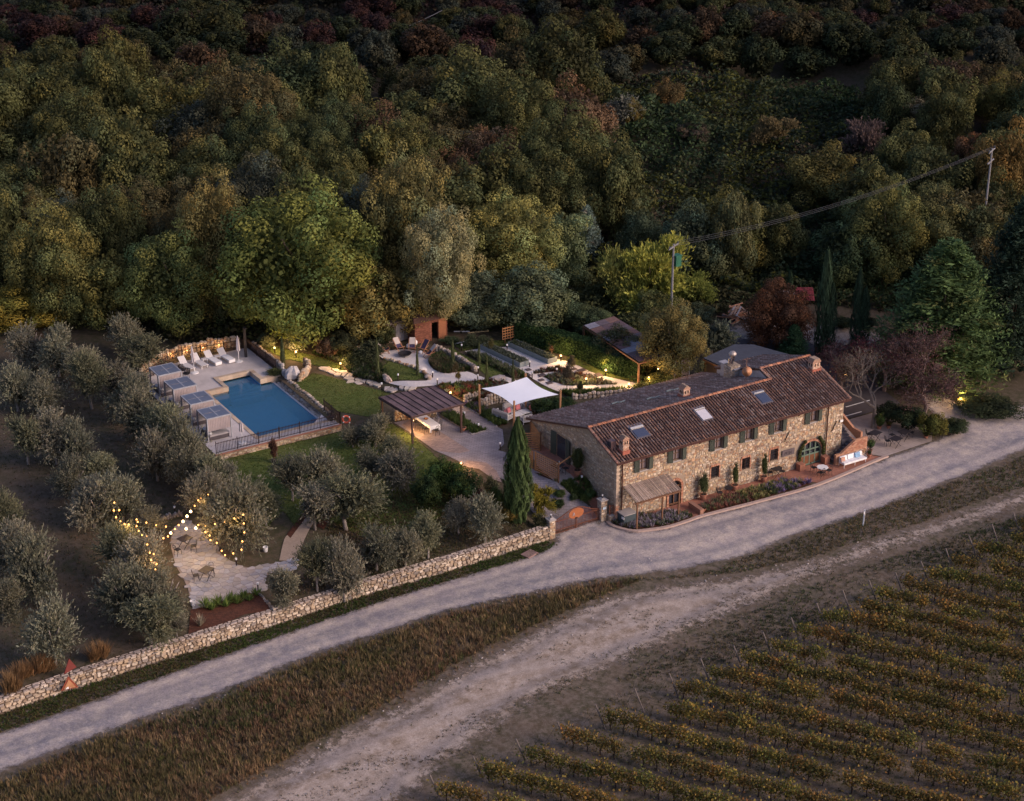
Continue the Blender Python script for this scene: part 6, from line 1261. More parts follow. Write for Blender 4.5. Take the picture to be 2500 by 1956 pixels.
for i in range(5): part('vertical_slat', MB().bar((a[0] - .55 + i * .27, a[1], a[2] + .45), (a[0] - .5 + i * .27, a[1] + .1, a[2] + 1.6), .06), M_larch, t); part('horizontal_slat', MB().bar((a[0] - .6, a[1] - .03, a[2] + .5 + i * .26), (a[0] + .62, a[1] - .03, a[2] + .5 + i * .26), .06), M_larch, t)
for s in (-.3, .35): part('post', MB().bar((a[0] + s, a[1] + .05, a[2] - .1), (a[0] + s, a[1] + .05, a[2] + .6), .07), M_wood, t)
a = g(1160, 800); t = thing('work_bench', 'grey trestle bench in the shade right of the brick hut', 'bench', a); part('top', MB().box((a[0], a[1], a[2] + .9), (2.0, .6, .06), .3), M_greym, t)
for s in (-.8, .8): part('leg', MB().bar((a[0] + s, a[1] + s * .3, a[2]), (a[0] + s, a[1] + s * .3, a[2] + .9), .08), M_greym, t)
for x, y, x2, y2, l in ((1390, 435, 1685, 405, 'long yellow plank lying on the ground between hut and lattice'), (1190, 585, 1525, 532, 'long white beam lying along the far edge of the lawn'), (1195, 415, 1420, 412, 'thin pale board on the ground below the trestle bench')):
    a, b = gz(20, x, y), gz(20, x2, y2); single('plank', MB().bar((a[0], a[1], a[2] + .12), (b[0], b[1], b[2] + .12), .14, .08), plain('plank_yellow', (.5, .38, .2), .7) if 'yellow' in l else M_whitep, l, 'plank')
# rusty corrugated shed roof
q = [at(*zp(3, x, y), 2.9) for x, y in ((1400, 60), (1710, -10))]; r4 = [at(*zp(3, 1400, 100), 2.4), at(*zp(3, 1800, 20), 2.9), at(*zp(3, 2010, 330), 2.4), at(*zp(3, 1790, 300), 2.2)]
shd = thing('corrugated_shed', 'low open shed with a rusty corrugated roof behind the hedge', 'shed', r4[0]); rr = random.Random(9); nb = 9
A_, B_, C_, D_ = at(1425, 795, 2.6), at(1497, 772, 2.9), at(1645, 862, 2.7), at(1560, 885, 2.3); M_cor = plain('rusty_sheet', None, .7, .3, 5, attr=True)
for i in range(nb):
    for j in range(3):
        t0, t1, s0, s1 = i / nb + .003, (i + 1) / nb, j / 3, (j + 1) / 3 + .01; m = MB(); cc = rr.choice([(.15, .085, .08), (.12, .08, .085), (.19, .11, .09), (.24, .23, .26), (.13, .10, .11)]); k = 6; vs = []
        for a in range(k + 1):
            t = t0 + (t1 - t0) * a / k
            for s in (s0, s1): p = L_(L_(A_, D_, t), L_(B_, C_, t), s); vs.append((p[0], p[1], p[2] + .03 * (a % 2) - j * .0 + .02 * (2 - j)))
        m.add(vs, [(2 * a, 2 * a + 2, 2 * a + 3, 2 * a + 1) for a in range(k)], cc); m.f = [tuple(reversed(f)) for f in m.f]; part('roof_sheet', m, M_cor, shd)
for p in (A_, B_, C_, D_, L_(A_, D_, .5), L_(B_, C_, .5)): part('post', MB().bar((p[0], p[1], tz(p[0], p[1]) - .2), (p[0], p[1], p[2] - .05), .14), M_wood, shd)
for a, b in ((A_, D_), (B_, C_), (A_, B_), (D_, C_)): part('beam', MB().bar((a[0], a[1], a[2] - .12), (b[0], b[1], b[2] - .12), .12), M_wood, shd)
# dark flat-roofed annex and small red roof
A_, B_, C_, D_ = at(*zp(6, 330, 315), 1.6), at(*zp(6, 650, 175), 1.7), at(*zp(6, 1300, 300), 1.5), at(*zp(6, 575, 425), 1.4); A2 = at(*zp(6, 850, 175), 1.6)
an = thing('dark_roofed_annex', 'low annex with a dark slate blue flat roof behind the farmhouse', 'building', (A_[0], A_[1], 0)); m = MB(); poly = [A_, B_, A2, C_, D_]; m.add([(p[0], p[1], p[2]) for p in poly] + [(p[0], p[1], p[2] - .15) for p in poly], [(4, 3, 2, 1, 0), (5, 6, 7, 8, 9)] + [(i, (i + 1) % 5, (i + 1) % 5 + 5, i + 5) for i in range(5)]); part('roof', m, plain('slate_blue_felt', (.062, .068, .088), .75, .15, 1.5), an)
cx, cy = sum(p[0] for p in poly) / 5, sum(p[1] for p in poly) / 5
wl_ = [(p[0] + (cx - p[0]) * .06, p[1] + (cy - p[1]) * .06) for p in (A_, D_)]; zg = -1.2
for a, b in ((wl_[0], wl_[1]),): m = MB(); m.add([(a[0], a[1], zg), (b[0], b[1], zg), (b[0], b[1], 1.25), (a[0], a[1], 1.42)], [(0, 1, 2, 3), (3, 2, 1, 0)]); part('wall', m, plain('annex_plaster', (.38, .28, .2), .8, .1), an)
for p in (A_, B_, A2, C_): part('post', MB().bar((p[0] + (cx - p[0]) * .05, p[1] + (cy - p[1]) * .05, -1.8), (p[0] + (cx - p[0]) * .05, p[1] + (cy - p[1]) * .05, 1.4), .14), M_larch, an)
m = MB(); m.bar((A_[0], A_[1], A_[2] - .2), (D_[0], D_[1], D_[2] - .2), .16); part('fascia', m, M_larch, an)
z0 = g(2000, 790)[2]; A_, B_, C_, D_ = at(1935, 735, z0 + 2.2), at(1945, 702, z0 + 3), at(1985, 702, z0 + 3), at(1990, 735, z0 + 2.2); rd = thing('red_roofed_outbuilding', 'little outbuilding with a deep red tiled roof behind the rust brown tree', 'building', (A_[0], A_[1], z0)); m = MB()
for i in range(8):
    for j in range(10):
        P4 = [L_(L_(A_, B_, s), L_(D_, C_, s), t) for s, t in ((i / 8, j / 10), (i / 8, (j + .9) / 10), ((i + 1.1) / 8, (j + .9) / 10), ((i + 1.1) / 8, j / 10))]; m.add([(p[0], p[1], p[2] + .04 * (k < 2)) for k, p in enumerate(P4)], [(0, 1, 2, 3)], vy((.22, .035, .04), rr.uniform(.7, 1.3)))
part('roof', m, M_cor, rd, kind='stuff'); part('wall', MB().b2((A_[0], A_[1] + .2, z0 - .3), (D_[0], A_[1] + 3, z0 + 2.1)), plain('outbuilding_wall', (.2, .15, .12), .9), rd)
# log pile
a = g(1798, 785); t = thing('timber_pile', 'heap of old boards and pallets on the gravel behind the farmhouse', 'wood pile', a); R = random.Random(2)
for i in range(34): m = MB(); h = i / 34 * 1.5; x, y = a[0] + R.uniform(-1.1, 1.1) * (1 - h * .35), a[1] + R.uniform(-.9, .9) * (1 - h * .35); an_ = R.choice([.2, .5, 1.6, 2.2]) + R.uniform(-.2, .2); L = R.uniform(.9, 2.0); m.bar((x - cos(an_) * L / 2, y - sin(an_) * L / 2, a[2] + .1 + h * R.uniform(.7, 1)), (x + cos(an_) * L / 2, y + sin(an_) * L / 2, a[2] + .1 + h), .16, .05); part('board', m, plain('old_board', None, .85, .3, 5, attr=True) if 0 else plain(R.choice(['board_a', 'board_b', 'board_c']), R.choice([(.33, .22, .16), (.4, .2, .12), (.3, .27, .27)]), .85, .3, 5), t)
# two steel cages behind the roof
for (x, y, l) in ((40, 500, 'nearer'), (110, 500, 'farther')):
    p = at(*zp(6, x, y), .1); t = thing('ac_cage', 'grey framed machine cage behind the farmhouse ridge, the %s of two' % ('left' if l == 'nearer' else 'right'), 'cage', (p[0], p[1], .1)); w = .42
    for dx_ in (-w, w):
        for dy_ in (-w, w): part('post', MB().bar((p[0] + dx_, p[1] + dy_, -.6), (p[0] + dx_, p[1] + dy_, 1.9), .06), M_greym, t)
    part('panel', MB().b2((p[0] - w, p[1] - w, .3), (p[0] + w, p[1] + w, 1.85)), plain('cage_mesh', (.17, .13, .12), .8), t)
# ================================================================ VEGETATION PROTOTYPES (unit crowns: radius 1 wide, 1 tall)
M_leaf = leafmat('leaves'); M_bark = plain('bark', (.11, .085, .065), .9, .3, 6, bmp=.5); M_barkg = plain('bark_grey', (.24, .21, .19), .9, .3, 6, bmp=.4)
def lobes_crown(seed, nl, per, ls, rl=(.18, .3), flat=1.0, shape='round', hue=.18):
    """broadleaf crown: leaf sprays on the skins of many lobes packed through an uneven ellipsoid"""
    r = np.random.default_rng(seed); C_ = []
    while len(C_) < nl:
        p = r.uniform(-1, 1, 3); d = (p[0] ** 2 + p[1] ** 2 + (p[2] ** 2 if p[2] > 0 else .72 * abs(p[2]) ** 4)) ** .5
        if d > 1 or (d < .35 and r.random() < .7): continue
        if shape == 'dome': p[2] = abs(p[2]) * 1.0 - .15
        if shape == 'cone': p[:2] *= (1 - .75 * (p[2] * .5 + .5))
        C_.append(p * (.78 if r.random() < .7 else r.uniform(.82, .95)))
    C_ = np.array(C_); L = []
    for c in C_:
        R_ = r.uniform(*rl) * (.8 if c[2] > .4 else 1); n = int(per * (R_ / np.mean(rl)) ** 2); d = rdir(n, r); out = c / max(np.linalg.norm(c), .2) + np.array([0, 0, .35])
        d = d[(d @ out) > -.35]; n = len(d); P = c + d * R_ * r.uniform(.75, 1.15, (n, 1)); P[:, 2] = P[:, 2] * .5 * flat + .5
        N_ = unit(d + rdir(n, r) * .42 + np.array([0, 0, .12])); A = unit(np.cross(N_, rdir(n, r))); B = np.cross(N_, A); s = ls * r.uniform(.6, 1.35, (n, 1))
        A2 = A * s; B2 = B * s * .6; A2[:, 2] *= .45; B2[:, 2] *= .45
        tone = r.uniform(.82, 1.18) * r.uniform(.7, 1.3, (n, 1)); h = 1 + r.uniform(-hue, hue) ; col = np.concatenate([tone * h, tone, tone * (2 - h) * .95], 1); L.append(cards(P, A2, B2, col))
    n = nl * 44; d = rdir(n, r); P = d * r.uniform(.1, .66, (n, 1)) ** .7; P[:, 2] = P[:, 2] * .5 * flat + .5; A = rdir(n, r) * ls * 1.7; B = rdir(n, r) * ls * 1.5; A[:, 2] *= .5; B[:, 2] *= .5; L.append(cards(P, A, B, np.full((n, 3), .55)))  # filler leaves against light gaps, crown's inner shade put into their colour
    return joinc(L)
def spray_crown(seed, ns, per, up=.8, ll=.06, lw=.013, spread=1.0, core=.5, droop=0.0, tone0=1.0):
    """olive or willow: leafy shoots that stick out of a loose crown"""
    r = np.random.default_rng(seed); nl = 11; C_ = rdir(nl, r) * r.uniform(.15, core, (nl, 1)); L = []
    k = r.integers(0, nl, ns); d = unit(rdir(ns, r) + np.array([0, 0, up]) + C_[k] * 1.2); ln = r.uniform(.25, .62, (ns, 1)) * spread; s0 = C_[k] + rdir(ns, r) * .12
    T = np.linspace(.15, 1, per); P = (s0[:, None, :] + d[:, None, :] * ln[:, None, :] * T[None, :, None]); P[:, :, 2] -= droop * (T ** 2)[None, :] * ln * .8
    P = P.reshape(-1, 3) + r.normal(0, .018, (ns * per, 3)); D = np.repeat(d, per, 0); n = len(P); A = unit(D + rdir(n, r) * .75); B = unit(np.cross(A, rdir(n, r))); s = r.uniform(.6, 1.3, (n, 1))
    P[:, 2] = P[:, 2] * .5 + .48; A[:, 2] *= .6; tone = np.repeat(r.uniform(.75, 1.25, (ns, 1)), per, 0) * r.uniform(.75, 1.3, (n, 1)) * tone0; col = np.concatenate([tone * r.uniform(.92, 1.08, (n, 1)), tone, tone * r.uniform(.9, 1.1, (n, 1))], 1)
    L.append(cards(P, A * ll * s, B * lw * s, col)); n = 260; d = rdir(n, r); P = d * r.uniform(.05, .5, (n, 1)); P[:, 2] = P[:, 2] * .5 + .47; L.append(cards(P, rdir(n, r) * .09, rdir(n, r) * .07, np.full((n, 3), .5)))  # darker filler cards at the heart, inside shade carried by leaf colour
    return joinc(L)
def column_crown(seed, n=4200, prof=None, ls=.05, clump=7):
    r = np.random.default_rng(seed); t = r.uniform(0, 1, n) ** .9; th = r.uniform(0, 2 * pi, n); prof = prof or (lambda t: np.minimum(1, .45 + 2.2 * t) * (1 - t ** 2.6) ** .8)
    w = 1 + .16 * np.sin(th * clump + np.sin(t * 14) * 2) + .1 * np.sin(th * 13 + t * 40); rad = prof(t) * w * r.uniform(.72, 1.02, n)
    P = np.stack([rad * np.cos(th), rad * np.sin(th), t], 1); o = np.stack([np.cos(th), np.sin(th), np.full(n, .0)], 1); A = unit(o * .25 + np.array([0, 0, 1.0]) + rdir(n, r) * .3) * np.array([1.6, 1.6, .42]); B = unit(np.cross(unit(o), np.array([0, 0, 1.0]))) * np.array([1.6, 1.6, .3]); s = r.uniform(.6, 1.4, (n, 1))
    ridge_ = (w[:, None] - 1) / .26; tone = r.uniform(.5, 1.5, (n, 1)) * (1 + .22 * ridge_); col = np.concatenate([tone * .97, tone, tone * .98], 1)  # furrows darker, ridges paler: shade of the folds put into leaf tone
    return joinc([cards(P, A * ls * 1.5 * s, B * ls * .7 * s, col)])
def conifer_crown(seed, tiers=32, nb=21, per=46):
    r = np.random.default_rng(seed); L = []
    for k in range(tiers):
        t = k / tiers; z = .04 + .94 * t; R_ = ((1 - t) ** .62 if seed % 2 else (1 - t ** 2.1) ** .85 * .97 + .03) * (1.0 if t > .12 else .85) 
        for b in range(max(4, int(nb * (1 - t * .55)))):
            th = r.uniform(0, 2 * pi); ln = R_ * r.uniform(.7, 1.12); s = np.sort(r.uniform(.25, 1, per)) ** .8; wob = r.normal(0, .085, per) * s; c, sn = math.cos(th), math.sin(th)
            P = np.stack([c * s * ln - sn * wob, sn * s * ln + c * wob, z + s * .055 - (s ** 2) * .04 + r.normal(0, .011, per)], 1); A = np.stack([c * .5 - sn * r.normal(0, .8, per), sn * .5 + c * r.normal(0, .8, per), r.normal(.15, .25, per)], 1) * np.array([1, 1, .45]); A = A * .042; B = np.stack([-sn * np.ones(per), c * np.ones(per), r.normal(0, .2, per)], 1) * .017
            tone = r.uniform(.75, 1.25) * r.uniform(.7, 1.3, (per, 1)); rr_ = r.random() < .09; col = np.concatenate([tone * (1.5 if rr_ else 1), tone * (1.05 if rr_ else 1), tone], 1); L.append(cards(P, A, B, col))
    n = 1600; th = r.uniform(0, 2 * pi, n); t = r.uniform(.05, .85, n); rad = ((1 - t) ** .62 if seed % 2 else (1 - t ** 2.1) ** .85) * r.uniform(.2, .75, n); P = np.stack([rad * np.cos(th), rad * np.sin(th), t], 1); L.append(cards(P, rdir(n, r) * np.array([.055, .055, .02]), rdir(n, r) * np.array([.05, .05, .02]), np.full((n, 3), .5)))  # inner cards coloured darker to give the shade between the branches
    return joinc(L)
def mk(nm, vfc): return npmesh(nm, *vfc, M_leaf)
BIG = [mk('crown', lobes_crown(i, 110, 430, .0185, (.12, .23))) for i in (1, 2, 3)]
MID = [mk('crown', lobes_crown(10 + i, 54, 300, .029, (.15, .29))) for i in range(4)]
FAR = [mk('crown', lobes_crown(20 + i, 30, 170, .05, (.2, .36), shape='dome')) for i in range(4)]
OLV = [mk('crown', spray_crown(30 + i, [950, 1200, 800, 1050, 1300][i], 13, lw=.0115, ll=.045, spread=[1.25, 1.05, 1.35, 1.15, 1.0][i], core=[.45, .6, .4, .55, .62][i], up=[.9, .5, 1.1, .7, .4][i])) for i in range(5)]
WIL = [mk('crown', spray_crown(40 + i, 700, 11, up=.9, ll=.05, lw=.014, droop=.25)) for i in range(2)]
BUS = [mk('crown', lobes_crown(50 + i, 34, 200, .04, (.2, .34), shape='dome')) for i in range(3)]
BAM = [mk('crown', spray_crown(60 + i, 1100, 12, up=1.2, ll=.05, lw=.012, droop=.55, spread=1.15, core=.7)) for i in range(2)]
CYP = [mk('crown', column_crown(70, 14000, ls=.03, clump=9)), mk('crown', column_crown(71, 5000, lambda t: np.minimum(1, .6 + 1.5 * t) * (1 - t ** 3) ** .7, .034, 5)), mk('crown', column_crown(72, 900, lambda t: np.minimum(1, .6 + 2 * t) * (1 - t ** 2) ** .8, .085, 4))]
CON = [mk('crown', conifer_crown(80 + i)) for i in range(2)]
def trunkmesh(seed, n=4, lean=.1, th=.05):
    R = random.Random(seed); m = MB(); p = [(0, 0, 0), (lean * R.uniform(-1, 1), lean * R.uniform(-1, 1), .28), (lean * R.uniform(-1.5, 1.5), lean * R.uniform(-1.5, 1.5), .52)]; m.tube(p, [th, th * .75, th * .6], 7)
    for i in range(n):
        a = 2 * pi * i / n + R.uniform(-.4, .4); s = p[1] if i % 2 else p[2]; q = (s[0] + cos(a) * .3, s[1] + sin(a) * .3, s[2] + .2); m.tube([s, q, (q[0] + cos(a) * .22, q[1] + sin(a) * .22, q[2] + .16)], [th * .55, th * .35, th * .12], 5)
    return m
TRK = [trunkmesh(i).mesh('trunk', M_bark, True) for i in range(3)]; TRO = [trunkmesh(10 + i, 5, .18, .075).mesh('trunk', M_barkg, True) for i in range(3)]
def tree(name, x, y, z, R_, Ht, me, col, label, cat='tree', group=None, trunk=None, z0=.0, rz=None, parts=True):
    """a tree: Empty at its foot, crown and trunk its parts"""
    rz = random.uniform(0, 6.28) if rz is None else rz
    if not parts:
        o = bpy.data.objects.new(name, me); C.objects.link(o); o.location = (x, y, z - .1); o.scale = (R_, R_, Ht); o.rotation_euler.z = rz; o.color = (*col, 1); return tag(o, label, cat, group)
    t = thing(name, label, cat, (x, y, z), rz, group); c = link('crown', me, t, False); c.location = (0, 0, Ht * z0); c.scale = (R_, R_, Ht * (1 - z0)); c.color = (*col, 1)
    if trunk is not None: k = link('trunk', trunk, t, False); k.scale = (R_ * .8, R_ * .8, Ht * .8); k.location = (0, 0, -.15)
    return t
def geo(px, pyb, pyt, w):
    """foot of a plant from its ground point; height and radius from its extent"""
    x, y, z = g(px, pyb); dep = proj(x, y, z)[2]; lo, hi = z, z + 40
    for _ in range(30):
        mid = (lo + hi) / 2
        if proj(x, y, mid)[1] > pyt: lo = mid
        else: hi = mid
    return x, y, z, w / 2 / F_PX * dep, lo - z
cG, cO, cY_, cR, cD, cS = (.085, .105, .028), (.115, .10, .04), (.19, .15, .035), (.15, .075, .035), (.04, .058, .03), (.15, .155, .10)
OLc = [(.165, .163, .118), (.145, .152, .098), (.18, .175, .135), (.152, .157, .115)]
# ------------------------------------------------ forest edge and notable trees: px centre, ground, top, width, crown kind, colour, label
NT = [
 (50, 800, 695, 190, 'M', cY_, 'yellow leaved low tree at the left end of the forest edge', 'oak_tree'), (150, 795, 485, 220, 'B', (.12, .108, .04), 'tall brownish oak at the left, its trunk showing below', 'oak_tree'),
 (285, 805, 600, 170, 'M', (.125, .115, .04), 'rounded olive brown oak right of the tall brownish one', 'oak_tree'), (440, 815, 535, 240, 'B', (.105, .115, .042), 'broad dull green oak left of the russet one', 'oak_tree'),
 (535, 790, 415, 200, 'B', (.145, .112, .045), 'russet brown oak between the dull green and bright green oaks', 'oak_tree'), (1045, 822, 640, 130, 'M', (.13, .12, .05), 'leafy brown green tree hanging over the roof of the brick hut', 'oak_tree'), (745, 835, 425, 385, 'B', (.10, .112, .034), 'huge bright green oak behind the pool, largest crown of the picture', 'oak_tree'),
 (925, 830, 640, 175, 'M', (.15, .12, .045), 'brown green oak low at the right foot of the huge green one', 'oak_tree'), (1078, 826, 485, 170, 'B', (.19, .175, .105), 'tall grey green oak above the brick hut', 'oak_tree'),
 (1000, 760, 345, 210, 'B', (.125, .11, .048), 'dark brown green oak behind the tall grey green one', 'oak_tree'), (1165, 800, 655, 150, 'M', (.105, .115, .075), 'grey leaved tree right of the brick hut', 'oak_tree'),
 (1290, 800, 640, 200, 'M', (.075, .09, .058), 'dark grey green tree at the head of the hedge', 'oak_tree'), (1245, 720, 460, 240, 'B', (.16, .15, .055), 'yellow green oak behind the hedge head', 'oak_tree'),
 (1370, 700, 500, 150, 'M', (.11, .13, .07), 'mid green tree between yellow oak and silver spruce', 'oak_tree'), (1430, 640, 505, 110, 'C', (.16, .20, .18), 'silvery blue spruce tip above the bamboo', 'spruce_tree'),
 (1510, 760, 590, 150, 'W', (.17, .165, .05), 'left clump of feathery yellow green bamboo', 'bamboo_clump'), (1595, 765, 580, 210, 'W', (.21, .20, .045), 'golden green bamboo clump left of the transformer pole', 'bamboo_clump'), (1690, 750, 655, 110, 'W', (.16, .17, .045), 'smaller bamboo clump right of the transformer pole', 'bamboo_clump'),
 (1785, 700, 437, 115, 'M', (.125, .12, .06), 'slim ivy clad tree column standing before the dark slope', 'tree'), (1690, 690, 490, 170, 'M', (.075, .088, .055), 'grey green tree left of the ivy clad column', 'tree'), (1560, 640, 495, 110, 'M', (.085, .10, .06), 'small grey green tree above the bamboo', 'tree'),
 (1640, 925, 728, 190, 'B', (.15, .125, .055), 'brown leaved oak between the rusty shed and the dark annex roof', 'oak_tree'), (1745, 880, 770, 140, 'S', (.10, .11, .085), 'loose grey shrub tree left of the dark annex roof', 'tree'),
 (1505, 885, 795, 120, 'M', (.075, .08, .045), 'dark small leaved tree before the rusty shed, behind the hedge', 'tree'), (1440, 815, 745, 110, 'M', (.06, .075, .04), 'low dark tree between hedge head and shed roof', 'tree'), (1350, 800, 700, 120, 'M', (.055, .07, .04), 'shaded dark green tree above the planters', 'tree'), (1600, 800, 700, 110, 'M', (.11, .11, .045), 'yellow green bushy tree at the foot of the bamboo', 'tree'), (1700, 800, 735, 90, 'M', (.07, .08, .05), 'grey bushy tree right of the transformer pole foot', 'tree'),
 (1897, 850, 675, 175, 'B', (.20, .085, .04), 'round rust brown horse chestnut behind the farmhouse', 'chestnut_tree'), (1935, 885, 795, 100, 'C', (.045, .095, .05), 'dark green bushy conifer at the foot of the rust brown tree', 'conifer'),
 (2290, 935, 595, 355, 'C', (.075, .115, .045), 'massive dark green cedar at the right, beyond the bare tree', 'big_cedar'), (2455, 905, 500, 230, 'C', (.032, .052, .036), 'near black conifer at the right edge, beside the cedar', 'cedar_tree'), (2500, 830, 420, 200, 'C', (.04, .06, .035), 'dark conifer cut by the right edge of the picture, farther back', 'cedar_tree'),
 (2150, 690, 425, 230, 'B', (.125, .125, .048), 'yellow green tree with a domed crown left of the crossarm pole', 'oak_tree'), (2270, 660, 445, 220, 'B', (.115, .11, .05), 'olive domed tree in front of the crossarm pole', 'oak_tree'), (2060, 700, 520, 170, 'M', (.06, .08, .04), 'dark tree behind the tall cypress pair', 'oak_tree'),
 (2440, 560, 300, 160, 'M', (.19, .13, .045), 'orange yellow tree right of the crossarm pole', 'oak_tree'), (2360, 470, 320, 120, 'M', (.16, .09, .05), 'reddish tree left of the crossarm pole top', 'oak_tree'), (2400, 700, 480, 180, 'M', (.09, .095, .045), 'dull green tree below the crossarm pole', 'oak_tree'),
 (1290, 510, 365, 130, 'M', (.13, .16, .045), 'fresh green round tree at the foot of the ivy slope, left side', 'oak_tree'), (1395, 480, 325, 150, 'M', (.16, .09, .055), 'russet tree next to the fresh green one at the slope foot', 'oak_tree'), (1400, 610, 410, 150, 'M', (.135, .13, .06), 'tan green tree between fresh green tree and spruce', 'oak_tree'),
 (1520, 310, 222, 130, 'S', (.17, .18, .15), 'silvery drooping bush at the upper left of the ivy slope', 'shrub'), (1545, 312, 238, 60, 'M', (.16, .13, .04), 'yellowish bush in front of the silvery one', 'shrub'), (1628, 280, 190, 85, 'M', (.14, .10, .045), 'brown bush right of the silvery one', 'shrub'),
 (1885, 375, 272, 115, 'W', (.15, .12, .06), 'tan dome shaped bush in the middle of the ivy slope', 'shrub'), (2250, 350, 222, 160, 'M', (.20, .17, .11), 'pale flowering looking tree at the upper right of the slope', 'tree'), (2105, 400, 280, 130, 'W', (.15, .11, .10), 'pinkish bare twigged tree at the right of the slope', 'tree'),
 (2010, 510, 355, 190, 'M', (.14, .13, .045), 'open yellow green tree on the right flank of the slope', 'tree'), (1690, 345, 300, 90, 'M', (.10, .085, .07), 'greyish low bush on top of the ivy slope', 'shrub'), (1480, 900, 850, 60, 'U', (.09, .12, .04), 'leafy shrub at the far end of the hedge border', 'shrub'),
 (860, 420, 235, 170, 'M', (.14, .12, .05), 'tan oak crown above the huge green oak', 'oak_tree'), (960, 330, 255, 180, 'M', (.12, .085, .05), 'large reddish brown crown in mid forest', 'oak_tree'), (1205, 330, 280, 140, 'M', (.15, .10, .055), 'light russet crown left of the slope foot', 'oak_tree'),
 (1370, 235, 150, 70, 'C', (.07, .09, .075), 'slim grey conifer in the upper forest', 'conifer'), (870, 150, 90, 60, 'M', (.19, .17, .05), 'small golden crown high on the dark slope', 'oak_tree'),
]
KIND = {'B': BIG, 'M': MID, 'S': WIL, 'W': BAM, 'C': CON, 'U': BUS}
rt_ = random.Random(17); placed = []
for i, (px, pb, ptop, w, k, c, lab, nm) in enumerate(NT):
    x, y, z, R_, Ht = geo(px, pb, ptop, w); me = KIND[k][i % len(KIND[k])]; me = CON[0] if nm in ('big_cedar', 'cedar_tree') else CON[1] if k == 'C' else me; nm = 'cedar_tree' if nm == 'big_cedar' else nm
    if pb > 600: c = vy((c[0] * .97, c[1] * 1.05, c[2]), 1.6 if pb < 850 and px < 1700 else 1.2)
    if 'horse' in lab: c = (.14, .068, .04)
    z0_ = .25 if 'over the roof' in lab else .17 if 'brick hut' in lab and k == 'B' else -.1 if k == 'W' else 0
    tree(nm, x, y, z, R_ * (1.22 if k in 'BM' and px < 1400 and pb > 690 else 1.08 if k in 'BM' else 1), Ht * 1.03, me, c, lab, {'oak_tree': 'tree', 'spruce_tree': 'tree', 'bamboo_clump': 'bamboo', 'chestnut_tree': 'tree', 'cedar_tree': 'tree'}.get(nm, nm), trunk=TRK[i % 3], z0=z0_); placed.append((x, y, R_))
# cypresses
for px, pb, ptop, w, k, lab in ((1264, 1272, 1022, 74, 0, 'tall dense cypress in front of the larch screen, by the driveway'), (2003, 872, 608, 44, 1, 'tallest slim cypress behind the farmhouse, left of the pair'), (2020, 872, 690, 38, 1, 'slim cypress leaning against the tallest one, right of it'), (2085, 862, 655, 34, 1, 'slim cypress nearest the cedar, the left of two'), (2102, 865, 700, 36, 1, 'slim cypress nearest the cedar, the right of two'), (1925, 740, 662, 22, 1, 'cypress tip just above the rust brown tree')):
    x, y, z, R_, Ht = geo(px, pb, ptop, w); tree('cypress_tree', x, y, z, R_, Ht, CYP[k], (.075, .115, .045) if k == 0 else (.05, .085, .05), lab, 'cypress', trunk=TRK[0])
for r_, x, y, yt, w, lab in ((1, 1475, 490, 180, 60, 'young cypress at the corner of the pool terrace'), (2, 1283, 545, 130, 55, 'young cypress in the flower bank left of the middle lawn'), (2, 1725, 535, 240, 42, 'young cypress on the middle lawn before the fire pit'), (2, 1110, 240, 70, 50, 'young cypress at the back of the flower bank'), (3, 180, 445, 190, 40, 'young cypress in the fire pit bed'), (3, 428, 490, 210, 34, 'thin young cypress left of the nearer planter'), (3, 502, 620, 330, 34, 'thin young cypress beside the curved path'), (3, 750, 640, 370, 34, 'thin young cypress left of the sail tip'), (2, 2115, 430, 150, 45, 'young cypress beside the thick stone edging')):
    X, Y = zp(r_, x, y); _, T_ = zp(r_, x, yt); a = geo(X, Y, T_, w / REG[r_][2]); tree('young_cypress', a[0], a[1], a[2], a[3], a[4], CYP[2], (.10, .12, .06), lab, 'cypress', group='young cypresses in the garden', trunk=TRK[0])
# ------------------------------------------------ forest behind: scattered by the ground they stand on
def blocked(px, py):   # the ivy slope and the yard stay open
    return inpoly(np.array([[px, py]]), [(1390, 400), (1440, 320), (1500, 240), (1620, 215), (1760, 210), (1950, 225), (2080, 260), (2150, 330), (2060, 480), (1960, 640), (1850, 650), (1600, 560), (1480, 500)])[0] or inpoly(np.array([[px, py]]), [(1650, 735), (2300, 735), (2500, 900), (1650, 900)])[0]
cand = []; rg = np.random.default_rng(99); D = 168.0
while D < 325:
    sp_d = (6.6 if D < 205 else 5.6 if D < 232 else 3.7) + (D - 168) * .006; wX = D * .37 + 12; X = -wX + rg.uniform(0, sp_d)
    while X < wX: cand.append((X + rg.uniform(-.35, .35) * sp_d, D + rg.uniform(-.35, .35) * sp_d)); X += sp_d
    D += sp_d * .95
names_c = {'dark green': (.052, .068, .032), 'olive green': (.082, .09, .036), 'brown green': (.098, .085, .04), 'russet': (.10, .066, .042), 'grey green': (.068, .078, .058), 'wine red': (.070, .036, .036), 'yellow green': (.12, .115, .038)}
scl = []
for X, D in cand:
    u = X * cY + (D - 0) * sY + CAX; v = -X * sY + D * cY + CAY; z = float(H(u, v)); px, py, dep = proj(u, v, z)
    if not (-300 < px < 2900 and -170 < py < 830): continue
    if blocked(px, py) or any((u - a) ** 2 + (v - b) ** 2 < (c * .75) ** 2 for a, b, c in placed): continue
    if v < 44 and u < 45 and px < 1700: continue
    scl.append((dep + (0 if -60 < px < 2560 else 900), u, v, z, px, py))
scl.sort(); nfar = 0; farL = []
